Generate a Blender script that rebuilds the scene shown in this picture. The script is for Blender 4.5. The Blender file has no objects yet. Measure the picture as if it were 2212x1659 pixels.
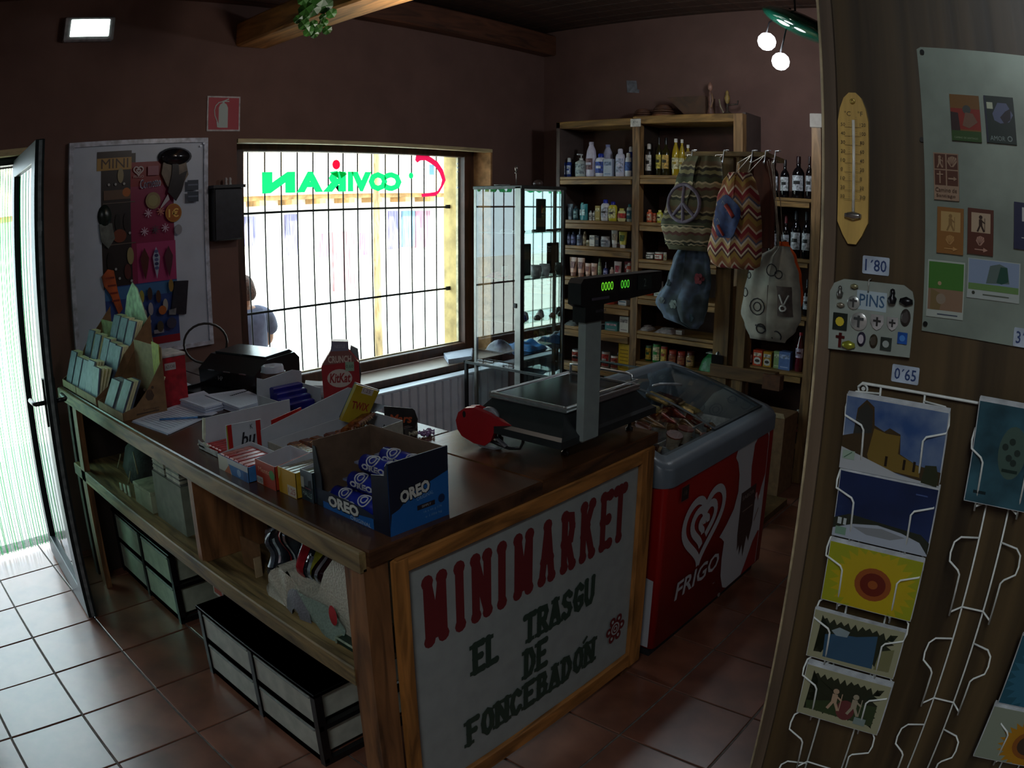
import bpy, math, random
from mathutils import Matrix, Vector
R_ = random.Random(7)
S = bpy.context.scene
COL = S.collection
PI = math.pi

# ------------------------------------------------------------------ camera
cd = bpy.data.cameras.new('camera')
cd.type = 'PANO'
cd.panorama_type = 'FISHEYE_LENS_POLYNOMIAL'      # the wide action-camera lens with its barrel distortion
cd.sensor_fit = 'HORIZONTAL'
cd.sensor_width = 36.0; cd.sensor_height = 27.0
cd.fisheye_fov = math.radians(180)
cd.fisheye_polynomial_k0 = 0.0
cd.fisheye_polynomial_k1 = -0.03615553
cd.fisheye_polynomial_k2 = -0.0001389
cd.fisheye_polynomial_k3 = 0.00001416
cd.fisheye_polynomial_k4 = -0.00000059
cd.clip_start = 0.02; cd.clip_end = 300
cam = bpy.data.objects.new('camera', cd)
right = Vector((0.65246879, -0.7578096, 0.00301455))
down = Vector((-0.1701109, -0.15033841, -0.97388944))
fwd = Vector((0.73847597, 0.63491965, -0.22700279))
rm = Matrix((right, -down, -fwd)).transposed().to_4x4()
cam.matrix_world = Matrix.Translation((0, 0, 1.70)) @ rm
COL.objects.link(cam)
S.camera = cam

# ------------------------------------------------------------------ light
W = bpy.data.worlds.new('world'); S.world = W; W.use_nodes = True
bg = W.node_tree.nodes['Background']
bg.inputs[0].default_value = (0.74, 0.90, 1.0, 1); bg.inputs[1].default_value = 4.2

def light(name, kind, loc, energy, color=(1, 1, 1), size=None, size_y=None, rot=None):
    l = bpy.data.lights.new(name, kind); l.energy = energy; l.color = color
    if kind == 'AREA':
        l.shape = 'RECTANGLE'; l.size = size; l.size_y = size_y or size
    elif kind == 'SUN':
        l.angle = math.radians(1.0)
    elif size:
        l.shadow_soft_size = size
    o = bpy.data.objects.new(name, l); o.location = loc
    if rot: o.rotation_euler = rot
    COL.objects.link(o); return o

light('sun', 'SUN', (0, 0, 10), 9.0, (1, 0.97, 0.9), rot=(math.radians(-42), math.radians(12), 0)).rotation_euler = (math.radians(38), 0, math.radians(-14))
p = light('window_portal', 'AREA', (3.24, 4.45, 1.36), 1, size=2.2, size_y=1.7, rot=(math.radians(90), 0, PI)); p.data.cycles.is_portal = True
p = light('door_portal', 'AREA', (0.4, 4.45, 1.05), 1, size=1.1, size_y=2.2, rot=(math.radians(90), 0, PI)); p.data.cycles.is_portal = True
# ceiling tube inferred behind the camera, then a fill and the lamps
light('ceiling_tube_light', 'AREA', (-1.1, -0.3, 2.7), 24, (0.88, 0.96, 1.0), size=1.4, size_y=0.3)
light('freezer_fill_light', 'AREA', (2.9, -1.5, 2.85), 3.5, (0.9, 0.96, 1.0), size=1.2, size_y=0.3)  # unseen fill added to brighten the freezer front
light('pendant_lamp_light', 'POINT', (2.28, 2.45, 2.46), 5, (1.0, 0.93, 0.84), size=0.06)
light('lamp_glow', 'POINT', (3.80, 1.75, 2.45), 9, (0.85, 0.93, 1.0), size=0.06)

V = S.view_settings
V.view_transform = 'Standard'; V.look = 'None'; V.exposure = 0.5; V.gamma = 1.0
V.use_curve_mapping = False
S.cycles.use_denoising = True
S.cycles.max_bounces = 10
S.cycles.transparent_max_bounces = 24
S.cycles.diffuse_bounces = 5
S.cycles.sample_clamp_indirect = 6.0

# ------------------------------------------------------------------ materials
_M = {}
def lin(h):
    if isinstance(h, str):
        h = tuple(int(h[i:i+2], 16) / 255 for i in (0, 2, 4))
        return tuple(c / 12.92 if c <= 0.04045 else ((c + 0.055) / 1.055) ** 2.4 for c in h)
    return h
def M(color, rough=0.6, metal=0.0, kind='noise', scale=30, amt=0.18, bump=0.0, name=None, c2=None, spec=0.5, coat=0.0, trans=0.0, stretch=None, cr=0.03):
    """procedural material cached by its arguments"""
    key = (color if isinstance(color, str) else tuple(color), rough, metal, kind, scale, amt, bump, c2, spec, coat, trans, stretch)
    if key in _M: return _M[key]
    m = bpy.data.materials.new(name or 'mat_%03d' % len(_M)); m.use_nodes = True
    nt = m.node_tree; b = nt.nodes['Principled BSDF']; L = nt.links; N = nt.nodes.new
    c = lin(color); b.inputs['Base Color'].default_value = (*c, 1)
    b.inputs['Roughness'].default_value = rough; b.inputs['Metallic'].default_value = metal
    b.inputs['Specular IOR Level'].default_value = spec
    b.inputs['Coat Weight'].default_value = coat; b.inputs['Coat Roughness'].default_value = cr
    b.inputs['Transmission Weight'].default_value = trans
    if kind != 'flat':
        tc = N('ShaderNodeTexCoord'); mp = N('ShaderNodeMapping'); L.new(tc.outputs['Object'], mp.inputs[0])
        if stretch: mp.inputs['Scale'].default_value = stretch
        if kind == 'wood':
            n = N('ShaderNodeTexNoise'); n.inputs['Scale'].default_value = scale; n.inputs['Detail'].default_value = 6
            n.inputs['Distortion'].default_value = 1.2
        elif kind == 'speckle':
            n = N('ShaderNodeTexVoronoi'); n.inputs['Scale'].default_value = scale
        else:
            n = N('ShaderNodeTexNoise'); n.inputs['Scale'].default_value = scale; n.inputs['Detail'].default_value = 5
        L.new(mp.outputs[0], n.inputs['Vector'])
        r = N('ShaderNodeValToRGB'); L.new(n.outputs[0], r.inputs[0])
        d = lin(c2) if c2 else tuple(max(0, x * (1 - 2.2 * amt)) for x in c)
        u = c if c2 else tuple(min(1, x * (1 + amt)) for x in c)
        r.color_ramp.elements[0].position = 0.32; r.color_ramp.elements[0].color = (*d, 1)
        r.color_ramp.elements[1].position = 0.66; r.color_ramp.elements[1].color = (*u, 1)
        L.new(r.outputs[0], b.inputs['Base Color'])
        if bump:
            bp = N('ShaderNodeBump'); bp.inputs['Strength'].default_value = bump; bp.inputs['Distance'].default_value = 0.01
            L.new(n.outputs[0], bp.inputs['Height']); L.new(bp.outputs[0], b.inputs['Normal'])
    _M[key] = m; return m
def EMIT(color, strength):
    key = ('emit', color, strength)
    if key in _M: return _M[key]
    m = bpy.data.materials.new('glow_%d' % len(_M)); m.use_nodes = True; nt = m.node_tree
    b = nt.nodes['Principled BSDF']; b.inputs['Base Color'].default_value = (0.02, 0.02, 0.02, 1)
    b.inputs['Emission Color'].default_value = (*lin(color), 1); b.inputs['Emission Strength'].default_value = strength
    _M[key] = m; return m
def TRANSL(color):
    """thin coloured film that lets light through"""
    key = ('transl', color)
    if key in _M: return _M[key]
    m = bpy.data.materials.new('film_%d' % len(_M)); m.use_nodes = True; nt = m.node_tree
    nt.nodes.remove(nt.nodes['Principled BSDF']); out = nt.nodes['Material Output']
    t = nt.nodes.new('ShaderNodeBsdfTranslucent'); t.inputs[0].default_value = (*lin(color), 1)
    d = nt.nodes.new('ShaderNodeBsdfDiffuse'); d.inputs[0].default_value = (*lin(color), 1)
    mx = nt.nodes.new('ShaderNodeMixShader'); mx.inputs[0].default_value = 0.3
    nt.links.new(t.outputs[0], mx.inputs[1]); nt.links.new(d.outputs[0], mx.inputs[2]); nt.links.new(mx.outputs[0], out.inputs[0])
    _M[key] = m; return m
def GLASS(tint=(0.93, 0.97, 0.95), ior=1.5, rough=0.0, extra=0.0):
    key = ('glass', tint, ior, rough, extra)
    if key in _M: return _M[key]
    m = bpy.data.materials.new('glass_%d' % len(_M)); m.use_nodes = True; nt = m.node_tree
    nt.nodes.remove(nt.nodes['Principled BSDF']); out = nt.nodes['Material Output']
    t = nt.nodes.new('ShaderNodeBsdfTransparent'); t.inputs[0].default_value = (*tint, 1)
    g = nt.nodes.new('ShaderNodeBsdfGlossy'); g.inputs['Roughness'].default_value = rough
    f = nt.nodes.new('ShaderNodeFresnel'); f.inputs[0].default_value = ior
    a = nt.nodes.new('ShaderNodeMath'); a.operation = 'ADD'; a.inputs[1].default_value = extra; a.use_clamp = True
    mx = nt.nodes.new('ShaderNodeMixShader'); gm = nt.nodes.new('ShaderNodeNewGeometry'); iv = nt.nodes.new('ShaderNodeMath'); iv.operation = 'SUBTRACT'; iv.inputs[0].default_value = 1.0; nt.links.new(gm.outputs['Backfacing'], iv.inputs[1])
    ml = nt.nodes.new('ShaderNodeMath'); ml.operation = 'MULTIPLY'; nt.links.new(f.outputs[0], a.inputs[0]); nt.links.new(a.outputs[0], ml.inputs[0]); nt.links.new(iv.outputs[0], ml.inputs[1]); nt.links.new(ml.outputs[0], mx.inputs[0])
    nt.links.new(t.outputs[0], mx.inputs[1]); nt.links.new(g.outputs[0], mx.inputs[2]); nt.links.new(mx.outputs[0], out.inputs[0])
    _M[key] = m; return m

WOOD = lambda h='8a6a42', r=0.45, st=(1, 1, 8), sc=4, amt=0.28: M(h, r, 0, 'wood', sc, amt, 0.12, stretch=st)

# ------------------------------------------------------------------ mesh building
def world_mat(o):
    m = o.matrix_basis.copy(); p = o.parent
    while p: m = p.matrix_basis @ m; p = p.parent
    return m
class MB:
    def __init__(s, mat=None): s.v = []; s.f = []; s.mi = []; s.mats = []; s.sm = []; s.cur = 0; s.T = None; s.use(mat) if mat else None
    def use(s, m):
        if m not in s.mats: s.mats.append(m)
        s.cur = s.mats.index(m); return s
    def add(s, vs, fs, smooth=False):
        b = len(s.v)
        s.v += [tuple(s.T @ Vector(v)) for v in vs] if s.T is not None else [tuple(v) for v in vs]
        for f in fs: s.f.append([i + b for i in f]); s.mi.append(s.cur); s.sm.append(smooth)
        return s
    def box(s, x0, y0, z0, x1, y1, z1, bev=0.0):
        x0, x1 = sorted((x0, x1)); y0, y1 = sorted((y0, y1)); z0, z1 = sorted((z0, z1))
        if bev <= 0:
            v = [(x0,y0,z0),(x1,y0,z0),(x1,y1,z0),(x0,y1,z0),(x0,y0,z1),(x1,y0,z1),(x1,y1,z1),(x0,y1,z1)]
            return s.add(v, [(0,3,2,1),(4,5,6,7),(0,1,5,4),(1,2,6,5),(2,3,7,6),(3,0,4,7)])
        b = min(bev, (x1-x0)*.49, (y1-y0)*.49, (z1-z0)*.49)
        def ring(i, z): return [(x0+i+b*0,y0+i,z),(x1-i,y0+i,z),(x1-i,y1-i,z),(x0+i,y1-i,z)]
        v = ring(b, z0) + ring(0, z0+b) + ring(0, z1-b) + ring(b, z1)
        f = [(3,2,1,0),(12,13,14,15)]
        for k in range(3):
            for i in range(4):
                j = (i+1) % 4; f.append((k*4+i, k*4+j, k*4+4+j, k*4+4+i))
        return s.add(v, f)
    def prism(s, pts, a, b, axis='z'):
        """outline pts extruded from a to b; axis z: (x,y); x: (y,z); y: (x,z)"""
        n = len(pts)
        f3 = {'z': lambda p, t: (p[0], p[1], t), 'x': lambda p, t: (t, p[0], p[1]), 'y': lambda p, t: (p[0], t, p[1])}[axis]
        v = [f3(p, a) for p in pts] + [f3(p, b) for p in pts]
        f = [tuple(range(n)), tuple(range(2*n-1, n-1, -1))] + [(i, i+n, (i+1) % n + n, (i+1) % n) for i in range(n)]
        return s.add(v, f)
    def lathe(s, prof, n=12, o=(0,0,0), sx=1, sy=1, axis='z', cap=True, smooth=True):
        v = []; f = []
        for r, z in prof:
            for i in range(n):
                a = 2*PI*i/n; p = (r*math.cos(a)*sx, r*math.sin(a)*sy, z)
                if axis == 'x': p = (p[2], p[0], p[1])
                if axis == 'y': p = (p[0], p[2], p[1])
                v.append((o[0]+p[0], o[1]+p[1], o[2]+p[2]))
        for k in range(len(prof)-1):
            for i in range(n): j = (i+1) % n; f.append((k*n+i, k*n+j, k*n+n+j, k*n+n+i))
        s.add(v, f, smooth)
        if cap:
            s.add(v[:n][::-1], [tuple(range(n))]); s.add(v[-n:], [tuple(range(n))])
        return s
    def tube(s, pts, r, n=6, closed=False):
        P = [Vector(p) for p in pts]; v = []; f = []; m = len(P); up = None
        for i, p in enumerate(P):
            a = P[i-1] if (i > 0 or closed) else P[0]; b = P[(i+1) % m] if (i < m-1 or closed) else P[-1]
            d = (b-a).normalized()
            if up is None: up = Vector((0,0,1)) if abs(d.z) < .9 else Vector((1,0,0))
            x = d.cross(up).normalized(); y = x.cross(d).normalized(); up = y
            rr = r[i] if isinstance(r, (list, tuple)) else r
            for k in range(n):
                t = 2*PI*k/n; v.append(p + x*math.cos(t)*rr + y*math.sin(t)*rr)
        for i in range(m if closed else m-1):
            for k in range(n):
                j = (k+1) % n; i2 = (i+1) % m; f.append((i*n+k, i*n+j, i2*n+j, i2*n+k))
        if not closed: f += [tuple(range(n))[::-1], tuple(range((m-1)*n, m*n))]
        return s.add(v, f, n > 4)
    def bar(s, p, q, w, h, up=(0,0,1)):
        p = Vector(p); q = Vector(q); d = (q-p).normalized(); x = d.cross(Vector(up)).normalized()*w/2; y = x.cross(d).normalized()*h/2
        v = [p-x-y, p+x-y, p+x+y, p-x+y, q-x-y, q+x-y, q+x+y, q-x+y]
        return s.add(v, [(0,3,2,1),(4,5,6,7),(0,1,5,4),(1,2,6,5),(2,3,7,6),(3,0,4,7)])
    def grid(s, fn, nu, nv, smooth=True, closed_u=False):
        v = [fn(i/nu, j/nv) for j in range(nv+1) for i in range(nu+1)]
        f = [(j*(nu+1)+i, j*(nu+1)+i+1, (j+1)*(nu+1)+i+1, (j+1)*(nu+1)+i) for j in range(nv) for i in range(nu)]
        return s.add(v, f, smooth)
    def mesh(s, name):
        me = bpy.data.meshes.new(name); me.from_pydata(s.v, [], s.f)
        for m in s.mats: me.materials.append(m)
        for p_, k, t in zip(me.polygons, s.mi, s.sm): p_.material_index = k; p_.use_smooth = t
        me.update(); return me
    def build(s, name, parent=None, world=False, **kw):
        if world and parent is not None:
            inv = world_mat(parent).inverted(); s.v = [tuple(inv @ Vector(v)) for v in s.v]
        o = bpy.data.objects.new(name, s.mesh(name)); COL.objects.link(o)
        if parent is not None: o.parent = parent
        for k, val in kw.items(): o[k] = val
        return o

def tag(o, label, cat, group=None):
    o['label'] = label; o['category'] = cat
    if group: o['group'] = group
    return o
def thing(name, label, cat, loc=(0,0,0), rz=0, group=None):
    o = bpy.data.objects.new(name, None); COL.objects.link(o); o.location = loc; o.rotation_euler = (0,0,rz)
    o.empty_display_size = .02
    return tag(o, label, cat, group)
def part(name, parent, mb, world=False, label=None, **kw):
    o = mb.build(name, parent, world, **kw)
    if label: o['label'] = label
    return o
def struct(name, mb=None, loc=(0,0,0)):
    if mb is None:
        o = bpy.data.objects.new(name, None); COL.objects.link(o); o.location = loc; o.empty_display_size = .02
    else: o = mb.build(name)
    o['kind'] = 'structure'; return o
KIDS = {}
def dup(root, loc=None, rz=None, label=None, group=None):
    def cp(o, par):
        c = o.copy(); COL.objects.link(c); c.parent = par
        for ch in [k for k in o.children]: cp(ch, c)
        return c
    c = cp(root, None)
    if loc is not None: c.location = loc
    if rz is not None: c.rotation_euler = (0,0,rz)
    if label: c['label'] = label
    if group: c['group'] = group
    return c

# ------------------------------------------------------------------ flat print: polygons laid just proud of a face
_T = {}
def text_mesh(txt, bold=0.0, shear=0.0):
    k = (txt, bold, shear)
    if k in _T: return _T[k]
    c = bpy.data.curves.new('t', 'FONT'); c.body = txt; c.size = 1; c.offset = bold; c.shear = shear; c.resolution_u = 2
    o = bpy.data.objects.new('t', c); COL.objects.link(o)
    dg = bpy.context.evaluated_depsgraph_get()
    me = bpy.data.meshes.new_from_object(o.evaluated_get(dg))
    vs = [(v.co.x, v.co.y) for v in me.vertices]; fs = [tuple(p_.vertices) for p_ in me.polygons]
    bpy.data.objects.remove(o); bpy.data.curves.remove(c); bpy.data.meshes.remove(me)
    x0 = min(v[0] for v in vs); x1 = max(v[0] for v in vs); y0 = min(v[1] for v in vs); y1 = max(v[1] for v in vs)
    vs = [((x-x0)/(x1-x0), (y-y0)/(y1-y0)) for x, y in vs]
    _T[k] = (vs, fs, (x1-x0)/(y1-y0)); return _T[k]
class Art:
    """2-D canvas on a plane: origin o, axes u, v (unit), drawn in metres"""
    def __init__(s, o, u, v, step=0.00025, rough=0.5):
        s.o = Vector(o); s.u = Vector(u).normalized(); s.w = Vector(v).normalized(); s.n = s.u.cross(s.w); s.mb = MB(); s.k = 1; s.step = step; s.r = rough
    def P(s, x, y): return s.o + s.u*x + s.w*y + s.n*(s.k*s.step)
    def poly(s, pts, col, lift=True):
        s.mb.use(M(col, s.r, 0, 'flat') if isinstance(col, str) else col)
        s.mb.add([s.P(*p) for p in pts], [tuple(range(len(pts)))])
        if lift: s.k += 1
        return s
    def rect(s, x, y, w, h, col): return s.poly([(x,y),(x+w,y),(x+w,y+h),(x,y+h)], col)
    def disc(s, x, y, r, col, ry=None, n=20, a0=0):
        ry = ry or r
        return s.poly([(x+r*math.cos(a0+2*PI*i/n), y+ry*math.sin(a0+2*PI*i/n)) for i in range(n)], col)
    def ring(s, x, y, r, w, col, n=24, ry=None, a0=0, a1=2*PI):
        ry = ry or r; s.mb.use(M(col, s.r, 0, 'flat')); v = []
        for i in range(n+1):
            a = a0+(a1-a0)*i/n
            v += [s.P(x+(r-w/2)*math.cos(a), y+(ry-w/2)*math.sin(a)), s.P(x+(r+w/2)*math.cos(a), y+(ry+w/2)*math.sin(a))]
        s.mb.add(v, [(2*i, 2*i+1, 2*i+3, 2*i+2) for i in range(n)]); s.k += 1; return s
    def line(s, pts, w, col):
        s.mb.use(M(col, s.r, 0, 'flat'))
        for (a, b) in zip(pts[:-1], pts[1:]):
            d = Vector((b[0]-a[0], b[1]-a[1])); L = d.length
            if L < 1e-6: continue
            d /= L; n = Vector((-d.y, d.x))*w/2; e = d*w*.35
            s.mb.add([s.P(a[0]-n.x-e.x, a[1]-n.y-e.y), s.P(b[0]-n.x+e.x, b[1]-n.y+e.y), s.P(b[0]+n.x+e.x, b[1]+n.y+e.y), s.P(a[0]+n.x-e.x, a[1]+n.y-e.y)], [(0,1,2,3)])
            s.k += .12
        s.k += 1; return s
    def text(s, txt, x, y, h, col, w=None, bold=0.0, shear=0.0, rot=0, align='l', wave=None):
        vs, fs, asp = text_mesh(txt, bold, shear); w = w or h*asp
        if align == 'c': x -= w/2*math.cos(rot); y -= w/2*math.sin(rot)
        s.mb.use(M(col, s.r, 0, 'flat') if isinstance(col, str) else col); cr, sr = math.cos(rot), math.sin(rot)
        s.mb.add([s.P(x+(a*w)*cr-(b*h)*sr, y+(a*w)*sr+(b*h)*cr) for a, b in vs], fs); s.k += 1; return s
    def build(s, parent, name='printed_design', world=False): return s.mb.build(name, parent, world)
# ================================================================== THE SETTING
YW, XW = 3.90, 4.92          # inner faces of the window wall and of the shelf wall
STUCCO = M('6e524a', 0.9, 0, 'noise', 5, 0.06, 0.4)
STUCCO_LIT = M('b08458', 0.9, 0, 'noise', 14, 0.2, 0.6)
# floor: terracotta tiles set in a grout bed
fl = struct('floor', MB(M('6a6660', 0.9, 0, 'noise', 40, 0.2)).box(-1.6, -2.6, -0.12, 5.3, 4.30, -0.006))
def tile_mat(h, h2):
    m = M(h, 0.36, 0, 'noise', 5, 0.2, 0.06, c2=h2, spec=.8, coat=.6, cr=.22); return m
TM = [tile_mat('845440', '5c3628'), tile_mat('8c5c48', '643e30'), tile_mat('7c4c38', '543224')]
pitch = 0.3435; tm = []
for k in range(3):
    b = MB(TM[k]); b.box(-pitch/2+.004, -pitch/2+.004, -.012, pitch/2-.004, pitch/2-.004, 0.0, .002); tm.append(b.mesh('tile'))
for i in range(-4, 13):
    for j in range(-10, 4):
        x = 0.442+(i+.5)*pitch; y = 3.138+(j-.5)*pitch
        if x > 5.0 or x < -0.9 or y > 4.1 or y < -0.1: continue
        o = bpy.data.objects.new('tile', tm[R_.randrange(3)]); COL.objects.link(o); o.parent = fl
        o.location = (x, y, R_.uniform(-.0008, .0008)); o.rotation_euler = (0, 0, R_.choice((0, PI/2, PI)))
# window wall: three masses around door and window
OUT = 4.27
def wall_piece(name, boxes, mat=STUCCO):
    b = MB(mat)
    for t in boxes: b.box(*t)
    return struct(name, b)
wx0, wx1, wz0, wz1 = 2.17, 4.30, 0.585, 2.125
dx0, dx1, dz1 = -0.06, 0.90, 2.105
wall_piece('wall_back', [(-1.6, YW, 0, dx0, OUT, 3.2), (dx0, YW, dz1, dx1, OUT, 3.2), (dx1, YW, 0, wx0, OUT, 3.2),
                         (wx0, YW, 0, wx1, OUT, wz0), (wx0, YW, wz1, wx1, OUT, 3.2), (wx1, YW, 0, 5.3, OUT, 3.2)])
wall_piece('wall_right', [(XW, -2.6, 0, 5.3, YW, 3.2)])
wall_piece('wall_left', [(-1.9, -2.6, 0, -1.6, OUT, 3.2)])
wall_piece('wall_front', [(-1.6, -2.9, 0, 5.3, -2.6, 3.2)])
# window's right reveal, daylight on the plaster put into its paler colour
struct('trim_1', MB(STUCCO_LIT).prism([(4.302, YW-.002), (4.302, 4.13), (4.262, 4.13), (4.285, YW-.002)], wz0+.02, wz1))
# ceiling of dark boards with beams
ce = struct('ceiling', MB(M('2a1a14', .8)).box(-1.9, -2.9, 3.16, 5.3, OUT, 3.3))
cb = M('3c261a', 0.65, 0, 'wood', 3, 0.3, 0.1, stretch=(1, 9, 1))
bm_ = MB(cb).box(-.068, -3.35, -.012, .068, 3.35, .012, .004).mesh('ceiling_plank')
for i in range(48):
    o = bpy.data.objects.new('ceiling_plank', bm_); COL.objects.link(o); o.parent = ce; o.location = (-1.75+i*.145, .68, 3.147)
BEAM = M('cc9050', 0.6, 0, 'wood', 3, 0.25, 0.15, stretch=(6, .8, 6))
BEAMD = M('5a3420', 0.7, 0, 'wood', 3, 0.25, 0.15, stretch=(.8, 6, 6))
for k, (x, z) in enumerate(((2.25, 2.67), (-.2, 2.67))):
    b = struct('trim_%d' % (2+k), MB(BEAM).box(x-.105, -2.6, z, x+.105, YW, z+.15, .012))
struct('trim_4', MB(BEAMD).box(-1.6, YW-.12, 2.93, XW, YW, 3.10, .01))
# thin wooden lintel strips, light caught on the edge put into their colour
LT = M('c9b68a', 0.55, 0, 'wood', 4, 0.15, 0.1, stretch=(1, 6, 6))
struct('trim_5', MB(LT).box(2.175, YW-.006, 2.103, 4.30, YW+.05, 2.128, .002))
struct('trim_6', MB(LT).box(-.1, YW-.012, 2.095, .93, YW+.05, 2.13, .002))
# window: dark wooden frame, glass, sill
FRM = M('4a2c1e', 0.5, 0, 'wood', 4, 0.25, 0.15, stretch=(5, 5, 1))
wi = struct('window_1', loc=(3.24, 4.12, wz0))
part('frame', wi, MB(FRM).box(4.165, 4.05, .60, 4.262, 4.13, wz1, .006), world=True)
part('frame', wi, MB(FRM).box(wx0, 4.05, .60, 2.30, 4.13, wz1, .006), world=True)
part('frame', wi, MB(FRM).box(2.30, 4.05, .60, 4.165, 4.13, .668, .006), world=True)
part('frame', wi, MB(FRM).box(2.30, 4.05, 2.068, 4.165, 4.13, wz1, .006), world=True)
part('pane', wi, MB(GLASS()).box(2.30, 4.096, .668, 4.165, 4.104, 2.068), world=True)
part('glazing_bead', wi, MB(M('d8c8a0', .5)).box(4.150, 4.104, .668, 4.158, 4.125, 2.068).box(2.30, 4.104, .668, 4.165, 4.116, .676), world=True)
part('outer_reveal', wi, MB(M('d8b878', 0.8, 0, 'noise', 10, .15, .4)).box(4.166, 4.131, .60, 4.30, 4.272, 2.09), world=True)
struct('trim_7', MB(M('8a7c70', 0.35, 0, 'noise', 6, .12)).box(2.175, 3.80, .565, 4.29, 4.05, .590, .004))
struct('trim_8', MB(FRM).box(2.175, 3.785, .545, 4.29, 3.80, .592, .003))
# lettering on the glass: the shop sign read from behind
a = Art((3.66, 4.0955, 1.80), (-1, 0, 0), (0, 0, 1))
a.n = Vector((0, -1, 0))
GR = TRANSL('18b868')
for tx, x, w in (('C', 0.075, .155), ('O', .205, .165), ('V', .345, .17), ('I', .50, .045), ('R', .56, .19), ('A', .745, .205), ('N', .96, .245)):
    a.text(tx, x, .012, .132, GR, w=w, bold=.075)
a.disc(-.012, .122, .022, GR)
a.poly([(-.05, .235), (-.07, .215), (-.10, .232), (-.15, .235), (-.20, .215), (-.25, .188), (-.29, .145), (-.315, .095), (-.30, .05), (-.27, .015), (-.24, .006), (-.11, -.008),
        (-.115, -.03), (-.25, -.022), (-.29, .005), (-.325, .05), (-.352, .095), (-.325, .17), (-.27, .228), (-.20, .262), (-.13, .282), (-.06, .272)], TRANSL('d01848'))
a.disc(.64, .19, .032, TRANSL('e01030')); a.poly([(.63, .15), (.70, .14), (.62, .10)], GR); a.poly([(.62,.15),(.55,.13),(.60,.10)], GR)
a.rect(-.235, .13, .05, .075, TRANSL('8ab4d8'))
a.build(wi, 'window_lettering', world=True)
# iron bars outside the glass
IRON = M('1c1c1e', 0.6, 0.5)
gr = thing('window_grille', 'dark iron security grille of upright bars outside the shop window', 'grille', (3.24, 4.22, .63))
vb = MB(IRON).lathe([(.0048, 0), (.0048, 1.46)], 8).mesh('bar')
for i in range(14):
    o = bpy.data.objects.new('bar', vb); COL.objects.link(o); o.parent = gr; o.location = (2.427+i*.1239-3.24, 0, 0)
for z in (1.0, 1.688):
    part('cross_bar', gr, MB(IRON).box(2.18, 4.207, z+.066 if z < 1.2 else z, 4.17, 4.214, z+.080 if z < 1.2 else z+.014), world=True)
for z in (1.065, 1.69): part('bracket', gr, MB(IRON).box(4.13, 4.203, z-.006, 4.175, 4.218, z+.022), world=True)
# radiator under the window
rd = thing('radiator', 'white ribbed wall radiator under the window sill', 'radiator', (3.35, 3.74, .13))
WH = M('c8d0dc', 0.35, 0, 'noise', 12, .05)
fin = MB(WH).prism([(-.034, 3.672), (-.028, 3.648), (.028, 3.648), (.034, 3.672), (.034, 3.735), (-.034, 3.735)], .14, .535)
for i in range(len(fin.v)): x, y, z = fin.v[i]; fin.v[i] = (x, y-3.74, z-.13)
fm = fin.mesh('fin')
for i in range(24):
    o = bpy.data.objects.new('fin', fm); COL.objects.link(o); o.parent = rd; o.location = (2.45+i*.0748-3.35, 0, 0)
part('top_cover', rd, MB(WH).box(2.41, 3.655, .535, 4.21, 3.745, .552, .004), world=True)
part('shade_strip', rd, MB(M('202024', .5)).box(2.3, 3.67, .10, 4.25, 3.72, .135), world=True)  # dark strip put in for the shade below the radiator
# door: dark metal leaf with a glazed panel, standing open into the room
dr = struct('door_1', loc=(.85, 3.98, 0))
DKM = M('1e2a2c', 0.4, 0.3)
dr.rotation_euler = (0, 0, math.radians(-95.0))      # local +x runs from the hinge to the handle side
def dbox(n, x0, z0, x1, z1, m=DKM, y0=-.022, y1=.022, lab=None): return part(n, dr, MB(m).box(x0, y0, z0, x1, y1, z1, .003), label=lab)
dbox('stile', 0, .015, .09, 2.075); dbox('stile', .76, .015, .86, 2.075)
dbox('rail', .09, 1.985, .76, 2.075); dbox('rail', .09, .015, .76, .14)
part('pane', dr, MB(GLASS((.70, .86, .78), 1.9)).box(.09, -.005, .14, .76, .005, 1.985))
part('edge_seal', dr, MB(M('8c989c', .4, .6)).box(.8605, -.006, .02, .8635, .010, 2.07).box(.861, -.008, 1.70, .865, .012, 1.74))
h = MB(M('3a3c3c', .35, .8))
for s in (-1, 1): h.tube([(.815, s*.022, 1.0), (.815, s*.07, 1.0), (.80, s*.075, 1.0), (.69, s*.078, .995)], .010, 8).box(.80, s*.022, .90, .83, s*.030, 1.10)
part('door_handle', dr, h)
dj = struct('door_2', MB(DKM).box(dx1-.035, YW+.05, 0, dx1, YW+.14, dz1).box(dx0, YW+.05, 0, dx0+.035, YW+.14, dz1).box(dx0, YW+.05, dz1-.05, dx1, YW+.14, dz1))
# beaded fly curtain in the doorway
cu = MB()
CG = [TRANSL('58e8a0'), TRANSL('b8f4d8'), TRANSL('e8f8f0')]
for i in range(54):
    x = dx0+.04+i*.0166; cu.use(CG[(i*7) % 3 if i % 5 else 0])
    cu.tube([(x, YW+.20+R_.uniform(-.004,.004), 2.05), (x+R_.uniform(-.004,.004), YW+.205, 1.0), (x+R_.uniform(-.006,.006), YW+.20, .02)], .0026, 5)
o = cu.build('bead_curtain'); o['kind'] = 'stuff'; tag(o, 'green and white strand curtain hanging in the open doorway', 'curtain')
part('curtain_rail', o, MB(M('c8c8c0', .5)).box(dx0+.02, YW+.19, 2.05, dx1-.04, YW+.215, 2.07))
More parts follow.
